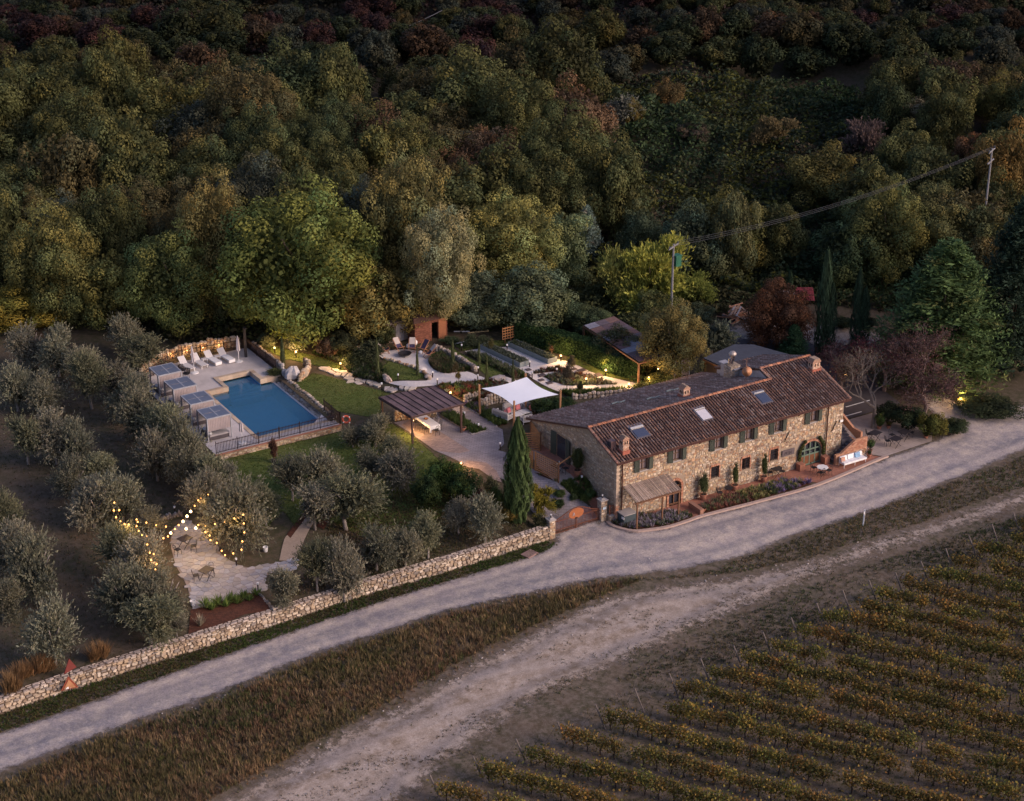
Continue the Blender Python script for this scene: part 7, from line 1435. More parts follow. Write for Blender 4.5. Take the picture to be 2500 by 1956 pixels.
for i, (dep, u, v, z, px, py) in enumerate(scl):
    q = rt_.random(); up = py < 250
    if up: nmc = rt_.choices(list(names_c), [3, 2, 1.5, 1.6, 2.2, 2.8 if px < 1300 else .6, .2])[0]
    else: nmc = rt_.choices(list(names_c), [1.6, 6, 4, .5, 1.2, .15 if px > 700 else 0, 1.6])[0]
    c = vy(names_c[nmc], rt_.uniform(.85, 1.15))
    if py < 130: R_, Ht = rt_.uniform(1.6, 2.8), rt_.uniform(2.6, 4.4)
    elif py < 300: R_, Ht = rt_.uniform(2.5, 3.8), rt_.uniform(4.5, 7.5)
    elif px < 1500: R_, Ht = rt_.uniform(4.0, 6.2), rt_.uniform(9.5, 14)
    else: R_, Ht = rt_.uniform(3.1, 4.6), rt_.uniform(7, 10.5)
    c = vy(c, .62 if py < 180 else .75 if py < 320 else 1.22)  # trees higher in view get darker leaves: light falloff put into colour
    band = 'on the highest dark slope' if py < 150 else 'in the upper forest' if py < 300 else 'in the middle forest'
    side = 'left side' if px < 830 else 'above pool and garden' if px < 1500 else 'above ivy slope and cedar'
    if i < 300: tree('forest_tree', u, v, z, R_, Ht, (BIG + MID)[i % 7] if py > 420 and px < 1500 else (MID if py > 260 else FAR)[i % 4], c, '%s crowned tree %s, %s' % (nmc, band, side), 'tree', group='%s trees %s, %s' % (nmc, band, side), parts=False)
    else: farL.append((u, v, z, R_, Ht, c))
print('forest', len(scl), 'far', len(farL))
r = np.random.default_rng(5); L = []
def toarr(me):
    V = np.empty(len(me.vertices) * 3, np.float32); me.vertices.foreach_get('co', V); F = np.empty(len(me.polygons) * 4, np.int32); me.loops.foreach_get('vertex_index', F); K = np.empty(len(me.polygons) * 4, np.float32); me.attributes['col'].data.foreach_get('color', K); return V.reshape(-1, 3), F.reshape(-1, 4), K.reshape(-1, 4)[:, :3]
small = [lobes_crown(90 + i, 12, 34, .12, (.28, .42), shape='dome') for i in range(3)]
for k, (u, v, z, R_, Ht, c) in enumerate(farL):
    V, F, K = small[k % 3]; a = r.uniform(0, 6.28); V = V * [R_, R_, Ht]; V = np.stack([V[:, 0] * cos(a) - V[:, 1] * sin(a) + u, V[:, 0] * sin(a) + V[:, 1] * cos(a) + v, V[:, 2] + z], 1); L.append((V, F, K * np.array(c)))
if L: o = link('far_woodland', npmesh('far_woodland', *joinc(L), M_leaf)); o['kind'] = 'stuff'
# undergrowth: leafy mass on the ivy slope and on the forest floor
def undergrowth(name, polypx, n, size, cols, hgt=.6, lump=1.0, z_=0):
    P = scat([g(*p) for p in polypx], n, r); lumps = .5 + .5 * np.sin(P[:, 0] * .7 * lump + np.sin(P[:, 1] * .5)) * np.sin(P[:, 1] * .8 * lump + np.cos(P[:, 0] * .4)); zz_ = H(P[:, 0], P[:, 1]) + r.uniform(0, 1, n) ** .5 * hgt * (.25 + lumps) + z_
    A = unit(r.normal(size=(n, 3)) * [1, 1, .5]) * size * r.uniform(.5, 1.4, (n, 1)); B = unit(np.cross(A, r.normal(size=(n, 3)))) * size * .6; c = np.array(cols)[((np.sin(P[:, 0] * .21 + 1) + np.sin(P[:, 1] * .17) + r.normal(0, .6, n) + 2.5) / 5 * len(cols)).astype(int).clip(0, len(cols) - 1)] * r.uniform(.7, 1.3, (n, 1))
    o = link(name, npmesh(name, *cards(np.column_stack([P, zz_]), A, B, c), M_leaf)); o['kind'] = 'stuff'; return o
undergrowth('slope_undergrowth', [(1380, 640), (1395, 420), (1440, 300), (1500, 225), (1700, 190), (2080, 230), (2200, 330), (2120, 500), (2000, 740), (1840, 735), (1500, 700)], 60000, .26, [(.042, .07, .028), (.034, .056, .03), (.05, .062, .03), (.08, .088, .022), (.032, .048, .03), (.06, .05, .034)], 2.3)
undergrowth('forest_undergrowth', [(-60, 820), (-60, 730), (300, 700), (900, 690), (1400, 640), (1420, 760), (1250, 815), (900, 825), (560, 842), (420, 845), (340, 800), (100, 800)], 26000, .24, [(.05, .06, .025), (.08, .085, .028), (.06, .055, .028), (.10, .085, .03)], 1.8)
undergrowth('slope_scrub', [(-80, -90), (2600, -90), (2600, 130), (1500, 150), (-80, 170)], 50000, .32, [(.03, .032, .024), (.04, .026, .024), (.03, .036, .024), (.042, .04, .026)], 1.8)
undergrowth('bamboo_undergrowth', [(1380, 620), (1720, 640), (1720, 790), (1620, 830), (1480, 850), (1330, 790)], 14000, .24, [(.06, .07, .03), (.08, .085, .03), (.05, .06, .03)], 1.6)
undergrowth('yard_undergrowth', [(1480, 880), (1600, 700), (1990, 650), (2500, 600), (2560, 780), (2200, 770), (1900, 740), (1720, 790), (1700, 850), (1600, 960)], 20000, .25, [(.05, .075, .03), (.06, .06, .03), (.04, .06, .03)], 1.2)
# ------------------------------------------------ olive trees: px centre, ground, top, width, where it stands
OL = [(310, 875, 765, 110, 'behind the farthest cabana, partly hidden by a bigger one'), (362, 910, 815, 150, 'broad one just left of the farthest cabana'), (75, 905, 785, 120, 'leftmost of the upper row below the forest'), (145, 925, 795, 120, 'second from the left in the upper row below the forest'), (205, 950, 835, 120, 'third from the left in the upper row below the forest'),
 (225, 1005, 855, 125, 'at the top of the long diagonal row, left side'), (292, 985, 880, 130, 'at the top of the long diagonal row, right side'), (322, 1040, 905, 150, 'beside the second cabana from the back, dense'), (355, 1090, 950, 150, 'next to the middle cabanas, lighter crown'), (405, 1120, 975, 150, 'touching the middle cabanas'),
 (385, 1180, 1040, 140, 'in the diagonal row below the middle cabanas'), (450, 1165, 1010, 130, 'left of the front cabana'), (470, 1200, 1075, 140, 'directly below the front cabana'), (525, 1235, 1100, 130, 'below the railing corner at the front cabana'), (500, 1275, 1140, 120, 'behind the glowing bulbs at the head of the patio'),
 (45, 1010, 880, 130, 'at the left picture edge, in the upper second row'), (115, 1010, 905, 120, 'second row, above the pale branch on the ground'), (70, 1140, 1000, 130, 'at the left, below the upper second row'), (140, 1140, 1000, 140, 'wide crown left of the bare earth lane'), (195, 1150, 1015, 110, 'right half of the wide double crown by the bare earth lane'),
 (180, 1225, 1110, 120, 'small greenish one in the middle of the left rows'), (245, 1215, 1105, 130, 'with grey tips next to the bare earth lane'), (230, 1295, 1160, 150, 'left of the string lights, upper'), (300, 1285, 1150, 150, 'carrying the left end of the string lights'), (375, 1310, 1240, 100, 'small one behind the patio edge stones'),
 (15, 1330, 1190, 120, 'cut by the left picture edge at mid height'), (45, 1420, 1265, 150, 'large one at the left picture edge below mid height'), (100, 1480, 1290, 150, 'large one right of the left edge giant'), (10, 1520, 1410, 120, 'cut by the left picture edge, lower'),
 (290, 1400, 1270, 160, 'dark green one left of the patio, hung with small bulbs'), (350, 1450, 1300, 170, 'overhanging the left side of the patio'), (310, 1530, 1370, 170, 'left of the patio, its lower crown toward the wall'), (400, 1530, 1385, 160, 'at the left edge of the nearer patio table'), (370, 1600, 1450, 180, 'just above the roadside wall left of the red bed'), (432, 1560, 1490, 60, 'small one at the corner of the red mulch bed'),
 (135, 1630, 1460, 170, 'standing alone above the warning signs'), (590, 1345, 1165, 190, 'big one wrapped in string lights right of the patio'), (650, 1290, 1155, 120, 'behind the big bulb wrapped one'), (545, 1240, 1130, 110, 'small one at the lawn edge above the patio'),
 (715, 1230, 1085, 110, 'with a thin bare trunk on the lawn below the pool'), (790, 1215, 1075, 160, 'wide one in the middle of the lower lawn'), (845, 1300, 1135, 190, 'with a dark forked trunk beside the curved bark path'), (770, 1300, 1150, 130, 'left of the forked trunk one'), (918, 1098, 1005, 120, 'greyest one right of the lifebuoy'), (862, 1100, 1045, 90, 'immediately below the lifebuoy'),
 (960, 1140, 1060, 110, 'greener one below the pergola post lamp'), (985, 1200, 1080, 150, 'broad one left of the green laurels'), (905, 1170, 1075, 120, 'between the broad one and the lower lawn'), (690, 1480, 1370, 120, 'at the right corner of the red mulch bed'), (775, 1450, 1290, 130, 'by the lower end of the bark path'), (840, 1450, 1290, 150, 'in the roadside row, third from the patio'), (920, 1420, 1265, 150, 'in the roadside row, fourth from the patio'), (990, 1390, 1260, 130, 'in the roadside row, middle'), (1045, 1370, 1240, 120, 'in the roadside row, taller crown'), (1120, 1310, 1205, 110, 'left half of the pair before the laurels'), (1185, 1330, 1190, 130, 'right half of the pair, left of the tall cypress')]
for i, (px, pb, ptop, w, lab) in enumerate(OL):
    x, y, z, R_, Ht = geo(px, pb - 6, ptop, w); tree('olive_tree', x, y, z, R_ * (1.05 if 'trunk' in lab else .86 if px > 640 else 1.0), max(Ht * (.9 if px > 640 else 1), 2.2), OLV[(i * 3) % 5], vy(OLc[i % 4], rt_.uniform(.9, 1.4)), 'grey leaved olive tree ' + lab, 'olive tree', group='olive trees of the grove', trunk=TRO[i % 3], z0=.06 if 'trunk' in lab or i % 4 == 1 else -.08)
# ------------------------------------------------ shrubs, potted plants, beds
SH = [(1085, 1205, 1115, 110, 'U', (.07, .115, .03), 'bright green laurel bush at the driveway edge'), (1130, 1235, 1140, 90, 'U', (.06, .095, .03), 'laurel bush right of the brightest one'), (1175, 1260, 1190, 60, 'U', (.17, .055, .04), 'small red leaved bush among the laurels'), (1205, 1255, 1180, 60, 'U', (.11, .14, .035), 'yellow green bush beside the red leaved one'), (1200, 1215, 1150, 50, 'S', (.12, .13, .08), 'wispy grey bush next to the driveway'), (1045, 1250, 1150, 80, 'U', (.05, .08, .03), 'dark bush in the shade left of the laurels'),
 (1318, 1265, 1180, 70, 'W', (.21, .19, .035), 'yellow green broom bush right of the tall cypress'), (1245, 1275, 1225, 50, 'U', (.15, .125, .04), 'yellowish bush at the left foot of the tall cypress'), (1320, 1300, 1245, 60, 'S', (.08, .085, .045), 'dull low bush behind the left gate pillar'), (1362, 1240, 1215, 36, 'U', (.04, .07, .03), 'dark bush behind the gate'),
 (725, 862, 800, 80, 'S', (.15, .16, .11), 'round grey green shrub above the upper lawn lamps'), (650, 850, 805, 60, 'S', (.12, .14, .08), 'loose shrub behind the pool railing corner'), (800, 875, 815, 60, 'U', (.14, .09, .065), 'pinkish brown shrub in the flower bank'), (840, 870, 800, 70, 'U', (.06, .07, .04), 'dark shrub behind the flower bank'), (905, 880, 820, 90, 'S', (.07, .085, .05), 'dark feathery shrub above the mulch bed'), (870, 895, 850, 70, 'S', (.06, .075, .035), 'low dark shrub in the middle of the flower bank'), (940, 845, 790, 60, 'U', (.075, .09, .04), 'shrub beside the weathered shed'),
 (1100, 840, 815, 60, 'S', (.08, .11, .06), 'grass green shrub before the brick hut'), (1150, 850, 810, 60, 'S', (.07, .09, .055), 'greyish shrub right of the brick hut doorway'), (1180, 845, 812, 50, 'S', (.07, .09, .055), 'greyish shrub at the end of the white beam'), (1340, 1010, 968, 110, 'U', (.045, .08, .03), 'clipped dark bush mound between sail and farmhouse roof'), (1380, 1005, 965, 60, 'U', (.04, .07, .028), 'clipped dark bush touching the farmhouse eave'), (1610, 950, 905, 80, 'U', (.11, .12, .04), 'yellow green bush lit by the lamps behind the roof'), (1570, 962, 930, 50, 'U', (.09, .10, .04), 'small bush at the roof edge by the lit bollard'),
 (2275, 1068, 1003, 80, 'U', (.13, .135, .035), 'yellow green clipped shrub at the terrace corner'), (2330, 1060, 1015, 75, 'U', (.05, .07, .035), 'dark rounded shrub at the road bend'), (2220, 1050, 985, 90, 'U', (.035, .055, .03), 'dark shrub behind the side terrace tables'), (2170, 1035, 975, 80, 'U', (.035, .05, .03), 'darkest shrub under the bare tree'), (2420, 1008, 975, 160, 'U', (.04, .055, .028), 'long low planting on the far kerb island'), (2350, 995, 970, 40, 'U', (.16, .16, .04), 'small lit bush beside the junction lamp'),
 (2060, 800, 770, 60, 'U', (.05, .07, .035), 'small bush in the yard between the cypress pairs'), (2120, 800, 770, 50, 'U', (.05, .065, .035), 'small bush in the yard left of the cedar'), (670, 915, 895, 60, 'S', (.10, .12, .05), 'green clump inside the round stone planter'), (1366, 1215, 1192, 34, 'U', (.09, .14, .045), 'bushy shrub in the gable flower bed, behind the gate'), (1438, 1222, 1185, 26, 'U', (.09, .14, .05), 'upright green shrub beside the gable wall walk'), (1428, 1225, 1195, 40, 'S', (.09, .13, .04), 'spiky light green clump behind the gate'), (1400, 1222, 1200, 32, 'S', (.09, .13, .06), 'small spiky clump at the driveway edge')]
for i, (px, pb, ptop, w, k, c, lab) in enumerate(SH): x, y, z, R_, Ht = geo(px, pb, ptop, w); tree('shrub', x, y, z, R_ * 1.05, Ht, KIND[k][i % len(KIND[k])], c, lab, 'shrub', parts=False)
# young bare saplings
def sapling(p, h, lab, leafc=None, pot=None, crown=None, R_=.5, nm='sapling'):
    t = thing(nm, lab, 'tree' if nm == 'sapling' else 'potted plant', p); m = MB(); rr_ = random.Random(int(p[0] * 31)); m.tube([(0, 0, 0), (.04, .02, h * .6), (.0, .05, h)], [.035, .028, .012], 6)
    for i in range(7): a = i * 2.4; s = h * (.45 + .07 * i); m.tube([(0, 0, s), (cos(a) * .35, sin(a) * .35, s + .3)], [.014, .006], 4)
    zb = .0
    if pot:
        z1 = pot[1]; pp = part('pot', MB().lathe((0, 0, 0), [(pot[0] * .7, 0), (pot[0], z1 * .85), (pot[0] * 1.12, z1 * .87), (pot[0] * 1.12, z1), (pot[0] * .9, z1), (pot[0] * .85, z1 * .9)], 16), pot[2], t, world=False); part('soil', MB().lathe((0, 0, z1 * .9), [(pot[0] * .86, 0), (.01, .01)], 12), M_soil, pp, world=False); zb = z1 * .85
    k = part('stem', m, M_bark, t, world=False); k.location.z = zb
    if leafc: c = link('foliage', crown or OLV[0], t, False); c.color = (*leafc, 1); c.scale = (R_, R_, h * (1.15 if pot else .8)); c.location = (0, 0, zb + h * (.02 if pot else .3))
    if leafc and pot and h > 1: c = link('foliage', crown or OLV[0], t, False); c.color = (*leafc, 1); c.scale = (R_ * .85, R_ * .7, h * .62); c.location = (.06, 0, zb - .05)
    return t
M_ter = plain('terracotta', (.34, .15, .095), .8, .15, 3)
for r_, x, y, h, lab, c in ((3, 228, 625, 1.3, 'thin sapling with a few leaves by the white path', (.12, .11, .05)), (3, 1262, 690, 2.6, 'leafless young tree standing in the parterre before the roof', (.10, .09, .07)), (3, 1385, 745, 1.6, 'small dark leaved sapling over the low stone wall', (.06, .07, .04)), (3, 1300, 560, 2.2, 'bare branched young tree in the triangular bed', (.09, .085, .06)), (3, 540, 330, 1.5, 'sapling in front of the nearer planter', (.12, .12, .05)), (2, 2150, 560, 1.5, 'spindly sapling at the edge of the fire pit bed', (.1, .09, .05)), (3, 765, 600, 1.2, 'thin sapling with pink tips by the curved path', (.14, .08, .06)), (3, 1115, 350, 1.0, 'small reddish sapling behind the farther planter', (.14, .08, .05))):
    sapling(gz(r_, x, y), h, lab, c, crown=WIL[0], R_=h * .26)
sapling(gz(2, 132, 1500), 2.1, 'young standard tree in a black pot on the lawn below the pool railing', (.15, .08, .06), (.22, .3, M_black), WIL[1], .42, 'potted_tree')
sapling(gz(4, 1200, 790), 1.4, 'spindly plant in a terracotta pot at the driveway bed corner', (.07, .10, .04), (.24, .32, M_ter), WIL[0], .25, 'potted_plant')
a = atU(*zp(7, 900, 545), -.5); sapling((-.55, 4.55, .15), 1.9, 'bushy lemon tree in a terracotta pot against the gable wall', (.075, .095, .04), (.3, .42, M_ter), BUS[0], .55, 'potted_tree')
for r_, x, y, h, lab, c, R_ in ((8, 110, 1110, 1.9, 'leafy climber in a terracotta pot by the wall, nearest the porch', (.085, .11, .05), .55), (8, 445, 1010, 2.0, 'tall climber in a pale terracotta pot between two lower windows', (.085, .11, .045), .36), (8, 755, 920, 2.1, 'tall climber in a terracotta pot beside the double grated window', (.085, .11, .045), .36)):
    p = gz(r_, x, y); sapling((p[0], -.5, -2.15), h, lab, c, (.28, .5, M_ter), WIL[0], R_, 'potted_climber')
for x, lab in ((18.0, 'climbing plant in a square terracotta planter left of the green arched door'), (20.62, 'climbing plant in a square terracotta planter right of the green arched door')):
    t = thing('potted_climber', lab, 'potted plant', (x, -.42, -2.15)); part('pot', MB().box((0, 0, .3), (.5, .5, .6), taper=1.12), M_ter, t, world=False); s = 1 if x < 19 else -1
    for k in range(7): q = k / 6; c = link('foliage', BUS[k % 3], t, False); c.color = (.085, .10, .04, 1); c.scale = (.2, .14, .5); c.location = (s * (.05 + .9 * max(0, q - .45) ** 1.3 * 1.2), .25, .55 + q * 1.5)
for p, h, lab, c, R_, z1 in (((25.0, -.9, -2.15), .9, 'flowering plant in a pot at the outer corner of the brick staircase', (.09, .14, .05), .4, .3), ((24.4, -1.5, -2.15), .35, 'small round plant in a square pot beside the white sofa', (.05, .09, .035), .2, .3), ((28.8, 2.2, -2.15), 1.2, 'leafy plant in a wide terracotta bowl under the bare tree', (.09, .13, .04), .5, .3), ((29.6, 1.9, -2.15), .4, 'yellowish plant in a small terracotta pot under the bare tree', (.15, .13, .04), .3, .3), ((6.9, -2.1, -2.15), .2, 'small terracotta pot at the foot of the sunken steps', (.1, .08, .05), .1, .25), ((31.0, 3.6, -2.15), .6, 'terracotta pot with a plant by the dark hedge', (.1, .1, .04), .3, .4), ((31.0, -1.2, -2.15), .3, 'low pale bowl planter at the terrace corner', (.12, .12, .04), .35, .25)):
    sapling(p, h, lab, c, (.2, z1, M_ter), BUS[1], R_, 'potted_plant')
# clipped hedge
hd = gl(3, [(765, 190), (860, 150), (1985, 470), (1930, 590)]); t = thing('clipped_hedge', 'long dark green clipped hedge behind the farther planter', 'hedge', hd[0]); A_, B_ = Vector(gz(3, 770, 215)), Vector(gz(3, 1935, 590)); n = 30000; s = r.uniform(0, 1, n); f = r.integers(0, 3, n); wd, hh = 1.15, 1.75
d = np.array(B_ - A_)[:2]; L_h = np.hypot(*d); d /= L_h; nr = np.array([-d[1], d[0]]); 
if nr[1] < 0: nr = -nr
q = np.where(f == 0, 0, np.where(f == 1, r.uniform(0, wd, n), wd)); h_ = np.where(f == 1, hh, r.uniform(0, hh, n)) * (1 + .03 * np.sin(s * 60)); xy = np.array(A_)[:2] + d * (s * L_h)[:, None] + nr * (q + r.normal(0, .05, n))[:, None]; P = np.column_stack([xy, H(xy[:, 0], xy[:, 1]) + h_ + r.normal(0, .05, n)])
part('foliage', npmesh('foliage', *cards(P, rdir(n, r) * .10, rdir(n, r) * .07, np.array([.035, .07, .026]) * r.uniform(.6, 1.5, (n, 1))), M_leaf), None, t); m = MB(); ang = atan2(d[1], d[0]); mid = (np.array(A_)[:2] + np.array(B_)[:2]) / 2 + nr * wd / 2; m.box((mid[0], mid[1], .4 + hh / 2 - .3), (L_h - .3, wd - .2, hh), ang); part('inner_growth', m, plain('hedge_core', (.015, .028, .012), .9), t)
# bare twisted tree over the side terrace and its red neighbour
def baretree(seed, h, depth=6, th=.2, wide=.62):
    R = random.Random(seed); m = MB(); tips = []
    def grow(p, d, l, r_, k):
        q = p + d * l; mid = p + d * l * .5 + Vector((R.uniform(-1, 1), R.uniform(-1, 1), R.uniform(-.3, .5))) * l * .12; m.tube([tuple(p), tuple(mid), tuple(q)], [r_, r_ * .85, r_ * .7], 6 if k > 3 else 3)
        if k == 0: tips.append(q); return
        for i in range(3 if k > 1 else 4):
            a = Vector((R.uniform(-1, 1), R.uniform(-1, 1), R.uniform(-.35, .7))); nd = (d * (1 - wide * .55) + a * wide).normalized(); nd.z = nd.z * .7 + .12; grow(q, nd.normalized(), l * R.uniform(.66, .88), r_ * .62, k - 1)
    grow(Vector((0, 0, 0)), Vector((R.uniform(-.1, .1), 0, 1)).normalized(), h * .28, th, depth); return m, tips
def bare(nm, p, seed, h, col, cl, lab, nleaf, sc=1.0, ls=.09, depth=6, barkc=None):
    m, tips = baretree(seed, h, depth); t = thing(nm, lab, 'tree', p); part('branches', m, barkc or plain('bark_silver', (.155, .13, .11), .9, .25, 5), t, world=False); T = np.array([tuple(q) for q in tips]); k = r.integers(0, len(T), nleaf); P = T[k] + r.normal(0, .38, (nleaf, 3)) * [1, 1, .8]; P[:, 2] -= abs(r.normal(0, .3, nleaf))
    o = link('foliage', npmesh('foliage', *cards(P, rdir(nleaf, r) * ls, rdir(nleaf, r) * ls * .35, np.array(cl)[r.integers(0, len(cl), nleaf)] * r.uniform(.6, 1.4, (nleaf, 1))), M_leaf), t, False); t.scale = (sc,) * 3; return t
bare('bare_tree', g(*zp(9, 430, 1265)), 5, 6.9, None, [(.10, .09, .06), (.13, .10, .08), (.08, .03, .03)], 'old twisted tree with pale bare branches over the side terrace', 3500, ls=.10)
MR = plain('bark_rose', (.17, .125, .115), .9, .2, 5)
bare('red_twigged_tree', g(*zp(9, 1010, 1130)), 8, 7.0, None, [(.10, .055, .055), (.12, .075, .065), (.08, .045, .045)], 'wide red twigged tree right of the pale bare one', 9000, ls=.12, barkc=MR); bare('red_twigged_tree', g(*zp(9, 560, 830)), 9, 6.0, None, [(.12, .035, .045), (.10, .04, .045)], 'smaller red twigged tree behind the pale bare one', 5000, ls=.12, barkc=MR); bare('red_twigged_tree', g(*zp(9, 60, 820)), 12, 4.0, None, [(.10, .045, .05)], 'lowest red twigged tree just past the roof end', 2500, ls=.12, barkc=MR)
# flowers and bed planting, as countless small tufts
def tufts(name, polys, n, h, w, cols, per=5, z_=.05, hz=None, lean=.5, parent=None, mask=None):
    """grass or flower tufts: blades fanned from points on the ground"""
    Ps = []
    areas = [abs(sum(p[i][0] * p[(i + 1) % len(p)][1] - p[(i + 1) % len(p)][0] * p[i][1] for i in range(len(p)))) for p in polys]
    for p, a in zip(polys, areas): Ps.append(scat(p, max(3, int(n * a / sum(areas))), r))
    P = np.concatenate(Ps)
    if mask is not None: P = P[mask(P)]
    n = len(P); z = H(P[:, 0], P[:, 1]) + z_; P = np.column_stack([P, z]); P = np.repeat(P, per, 0); N_ = len(P); th = r.uniform(0, 2 * pi, N_); ln = r.uniform(0, lean, N_); hh = (h * r.uniform(.5, 1.3, (n, 1))).repeat(per, 0)[:, 0] * r.uniform(.7, 1.1, N_)
    D_ = np.stack([np.cos(th) * ln, np.sin(th) * ln, np.ones(N_)], 1); base = P + np.stack([np.cos(th), np.sin(th), 0 * th], 1) * w * 1.5; A = unit(D_) * hh[:, None] / 2; B = np.stack([-np.sin(th), np.cos(th), 0 * th], 1) * w
    ci = ((np.sin(P[:, 0] * .35 + 2) + np.sin(P[:, 1] * .5 + P[:, 0] * .2) + r.normal(0, .5, n).repeat(per) + 2.6) / 5.2 * len(cols)).astype(int).clip(0, len(cols) - 1); c = np.array(cols)[ci] * r.uniform(.7, 1.3, (N_, 1))
    o = link(name, npmesh(name, *cards(base + A, A, B, c), M_leaf), parent); o['kind'] = 'stuff'; return o
tufts('bed_planting', [BEDS['fire'], BEDS['mid'], BEDS['low'], BEDS['hedge']], 2600, .42, .035, [(.06, .10, .03), (.09, .12, .04), (.14, .15, .11), (.05, .08, .03), (.12, .10, .06)], 14, lean=1.2)
tufts('bed_planting', [BEDS['red'], BEDS['tri'], BEDS['two']], 800, .34, .035, [(.07, .11, .035), (.17, .19, .15), (.13, .06, .045), (.08, .12, .04), (.12, .10, .05), (.10, .13, .06)], 16, lean=1.3)
tufts('bed_planting', [BEDS['dr1'], BEDS['dr2'], BEDS['fence']], 900, .36, .03, [(.08, .14, .035), (.10, .10, .07), (.19, .13, .26), (.07, .11, .04), (.09, .13, .04)], 16, lean=1.2)
tufts('front_bed_planting', [BEDF], 420, .34, .028, [(.22, .14, .34), (.08, .11, .05), (.33, .29, .36), (.12, .13, .07), (.25, .2, .13)], 14, z_=.13, lean=1.2); tufts('front_bed_planting', [BEDW], 420, .42, .03, [(.19, .08, .07), (.10, .13, .055), (.16, .18, .11), (.24, .11, .09), (.30, .28, .12), (.08, .11, .045), (.22, .17, .32)], 22, z_=.13, lean=1.5)
tufts('planter_crops', [[p[:2] for p in gl(3, q_)] for q_ in ([(450, 290), (515, 275), (890, 438), (815, 458)], [(712, 262), (780, 247), (1160, 405), (1080, 423)])], 700, .22, .04, [(.06, .08, .04), (.11, .13, .10), (.05, .06, .03)], 8, z_=.45, lean=1.2)
for k in range(9): q = k / 8; a = g(*zp(10, 1180 + 480 * q, 1270 - 120 * q + (30 if k % 2 else -5))); o = link('daylily_clump', None) if 0 else tufts('daylily_clump', [[(a[0] - .1, a[1] - .1), (a[0] + .1, a[1] - .1), (a[0], a[1] + .1)]], 3, .72, .035, [(.12, .20, .05), (.15, .22, .06)], 26, lean=1.5); o['kind'] = 'thing'; tag(o, 'strappy bright green clump in the red mulch bed, %s' % ('nearest the white pot' if k == 0 else 'farthest from the white pot' if k == 8 else 'between the two end clumps'), 'plant', 'green daylily clumps in the red mulch bed')
a = g(*zp(10, 1135, 1430)); o = tufts('silver_lavender', [[(a[0] - .25, a[1] - .2), (a[0] + .25, a[1] - .2), (a[0], a[1] + .2)]], 8, .8, .02, [(.30, .27, .21)], 22, lean=.9); o['kind'] = 'thing'; tag(o, 'pale silvery lavender clump at the left of the red mulch bed', 'plant')
for i in range(9): a = gz(3, 60 + i * 60, 622 - (i > 2) * 6 + (i > 5) * 4); m = MB(); tree('lavender_ball', a[0], a[1] - .15, a[2], .2, .36, BUS[i % 3], (.20, .21, .20), 'grey lavender ball in the row edging the white path above the red bed', 'plant', 'lavender balls edging the white path', parts=False)
for i, (x, y) in enumerate(((480, 700), (520, 745), (455, 720), (380, 745), (560, 790), (500, 790), (330, 660), (120, 690), (645, 640), (590, 640))): a = gz(3, x, y); c_ = (.45, .10, .09) if i in (6,) else (.17, .19, .17); tree('bed_cushion_plant', a[0], a[1], a[2] + .05, .26, .4, BUS[i % 3], c_, 'rounded grey cushion plant in the red bed left of the sail' if i != 6 else 'coral flowering plant in the middle of the red bed', 'plant', 'cushion plants in the red bed' if i != 6 else None, parts=False)
# dry grass tussocks by the road wall, tall dry verge, short verges, orchard floor
for px, py, w, lab in ((60, 1655, 90, 'arching dry grass tussock at the far left above the roadside wall'), (110, 1640, 80, 'arching dry grass tussock between the left edge and the warning signs'), (240, 1610, 100, 'arching dry grass tussock right of the warning signs'), (30, 1690, 70, 'dry grass tussock cut by the left picture edge')):
    a = g(px, py); o = tufts('dry_grass_tussock', [[(a[0] - .6, a[1] - .3), (a[0] + .6, a[1] - .3), (a[0] + .3, a[1] + .4), (a[0] - .3, a[1] + .4)]], 30, 1.25, .022, [(.27, .16, .08), (.22, .14, .07), (.3, .2, .1)], 26, lean=.95); o['kind'] = 'thing'; tag(o, lab, 'grass tussock')
BERM = [(-70, -11.5)] + [(u_, v_) for u_, v_ in ((-60, -9.5), (-50.5, -8.3), (-43.9, -7.2), (-35.1, -7.0), (-28.8, -5.9), (-17.6, -5.6), (-12.8, -6.3), (-7, -7.2), (-3, -8.2))] + [(-8, -8.8), (-15.9, -9.9), (-19.3, -10.6), (-25.2, -12.2), (-30.3, -13.3), (-34.2, -14.5), (-39.1, -15.6), (-50, -18.2), (-60, -21), (-70, -24)]
TG = [(.21, .135, .075), (.15, .12, .06), (.12, .105, .048), (.25, .18, .10), (.17, .105, .065), (.10, .105, .042), (.20, .155, .10)]
tufts('tall_dry_grass', [BERM], 17000, .52, .022, TG, 7, z_=0, lean=1.15); tufts('green_verge_weeds', [BERM], 3000, .4, .03, [(.10, .12, .045), (.13, .14, .05), (.08, .10, .04)], 8, z_=0, lean=1.4, mask=lambda P: np.sin(P[:, 0] * .45 + 1) * np.sin(P[:, 1] * .8 + P[:, 0] * .2) + r.normal(0, .3, len(P)) > .1); tufts('dry_grass_fringe', [buf(BERM, .7)], 3500, .28, .022, TG, 6, z_=0, lean=1.2)
V1 = [(-3, -8.4), (2, -9.6), (8, -9.3), (14, -8.9), (28, -8.3), (46, -7.4), (70, -8), (70, -13), (46, -12), (31, -11.7), (22, -11.9), (10, -11.9), (4, -11), (-2, -9)]
tufts('verge_grass', [V1], 9000, .2, .02, [(.12, .09, .05), (.08, .085, .035), (.15, .115, .065), (.06, .085, .03), (.13, .10, .055)], 5, z_=0, lean=.9)
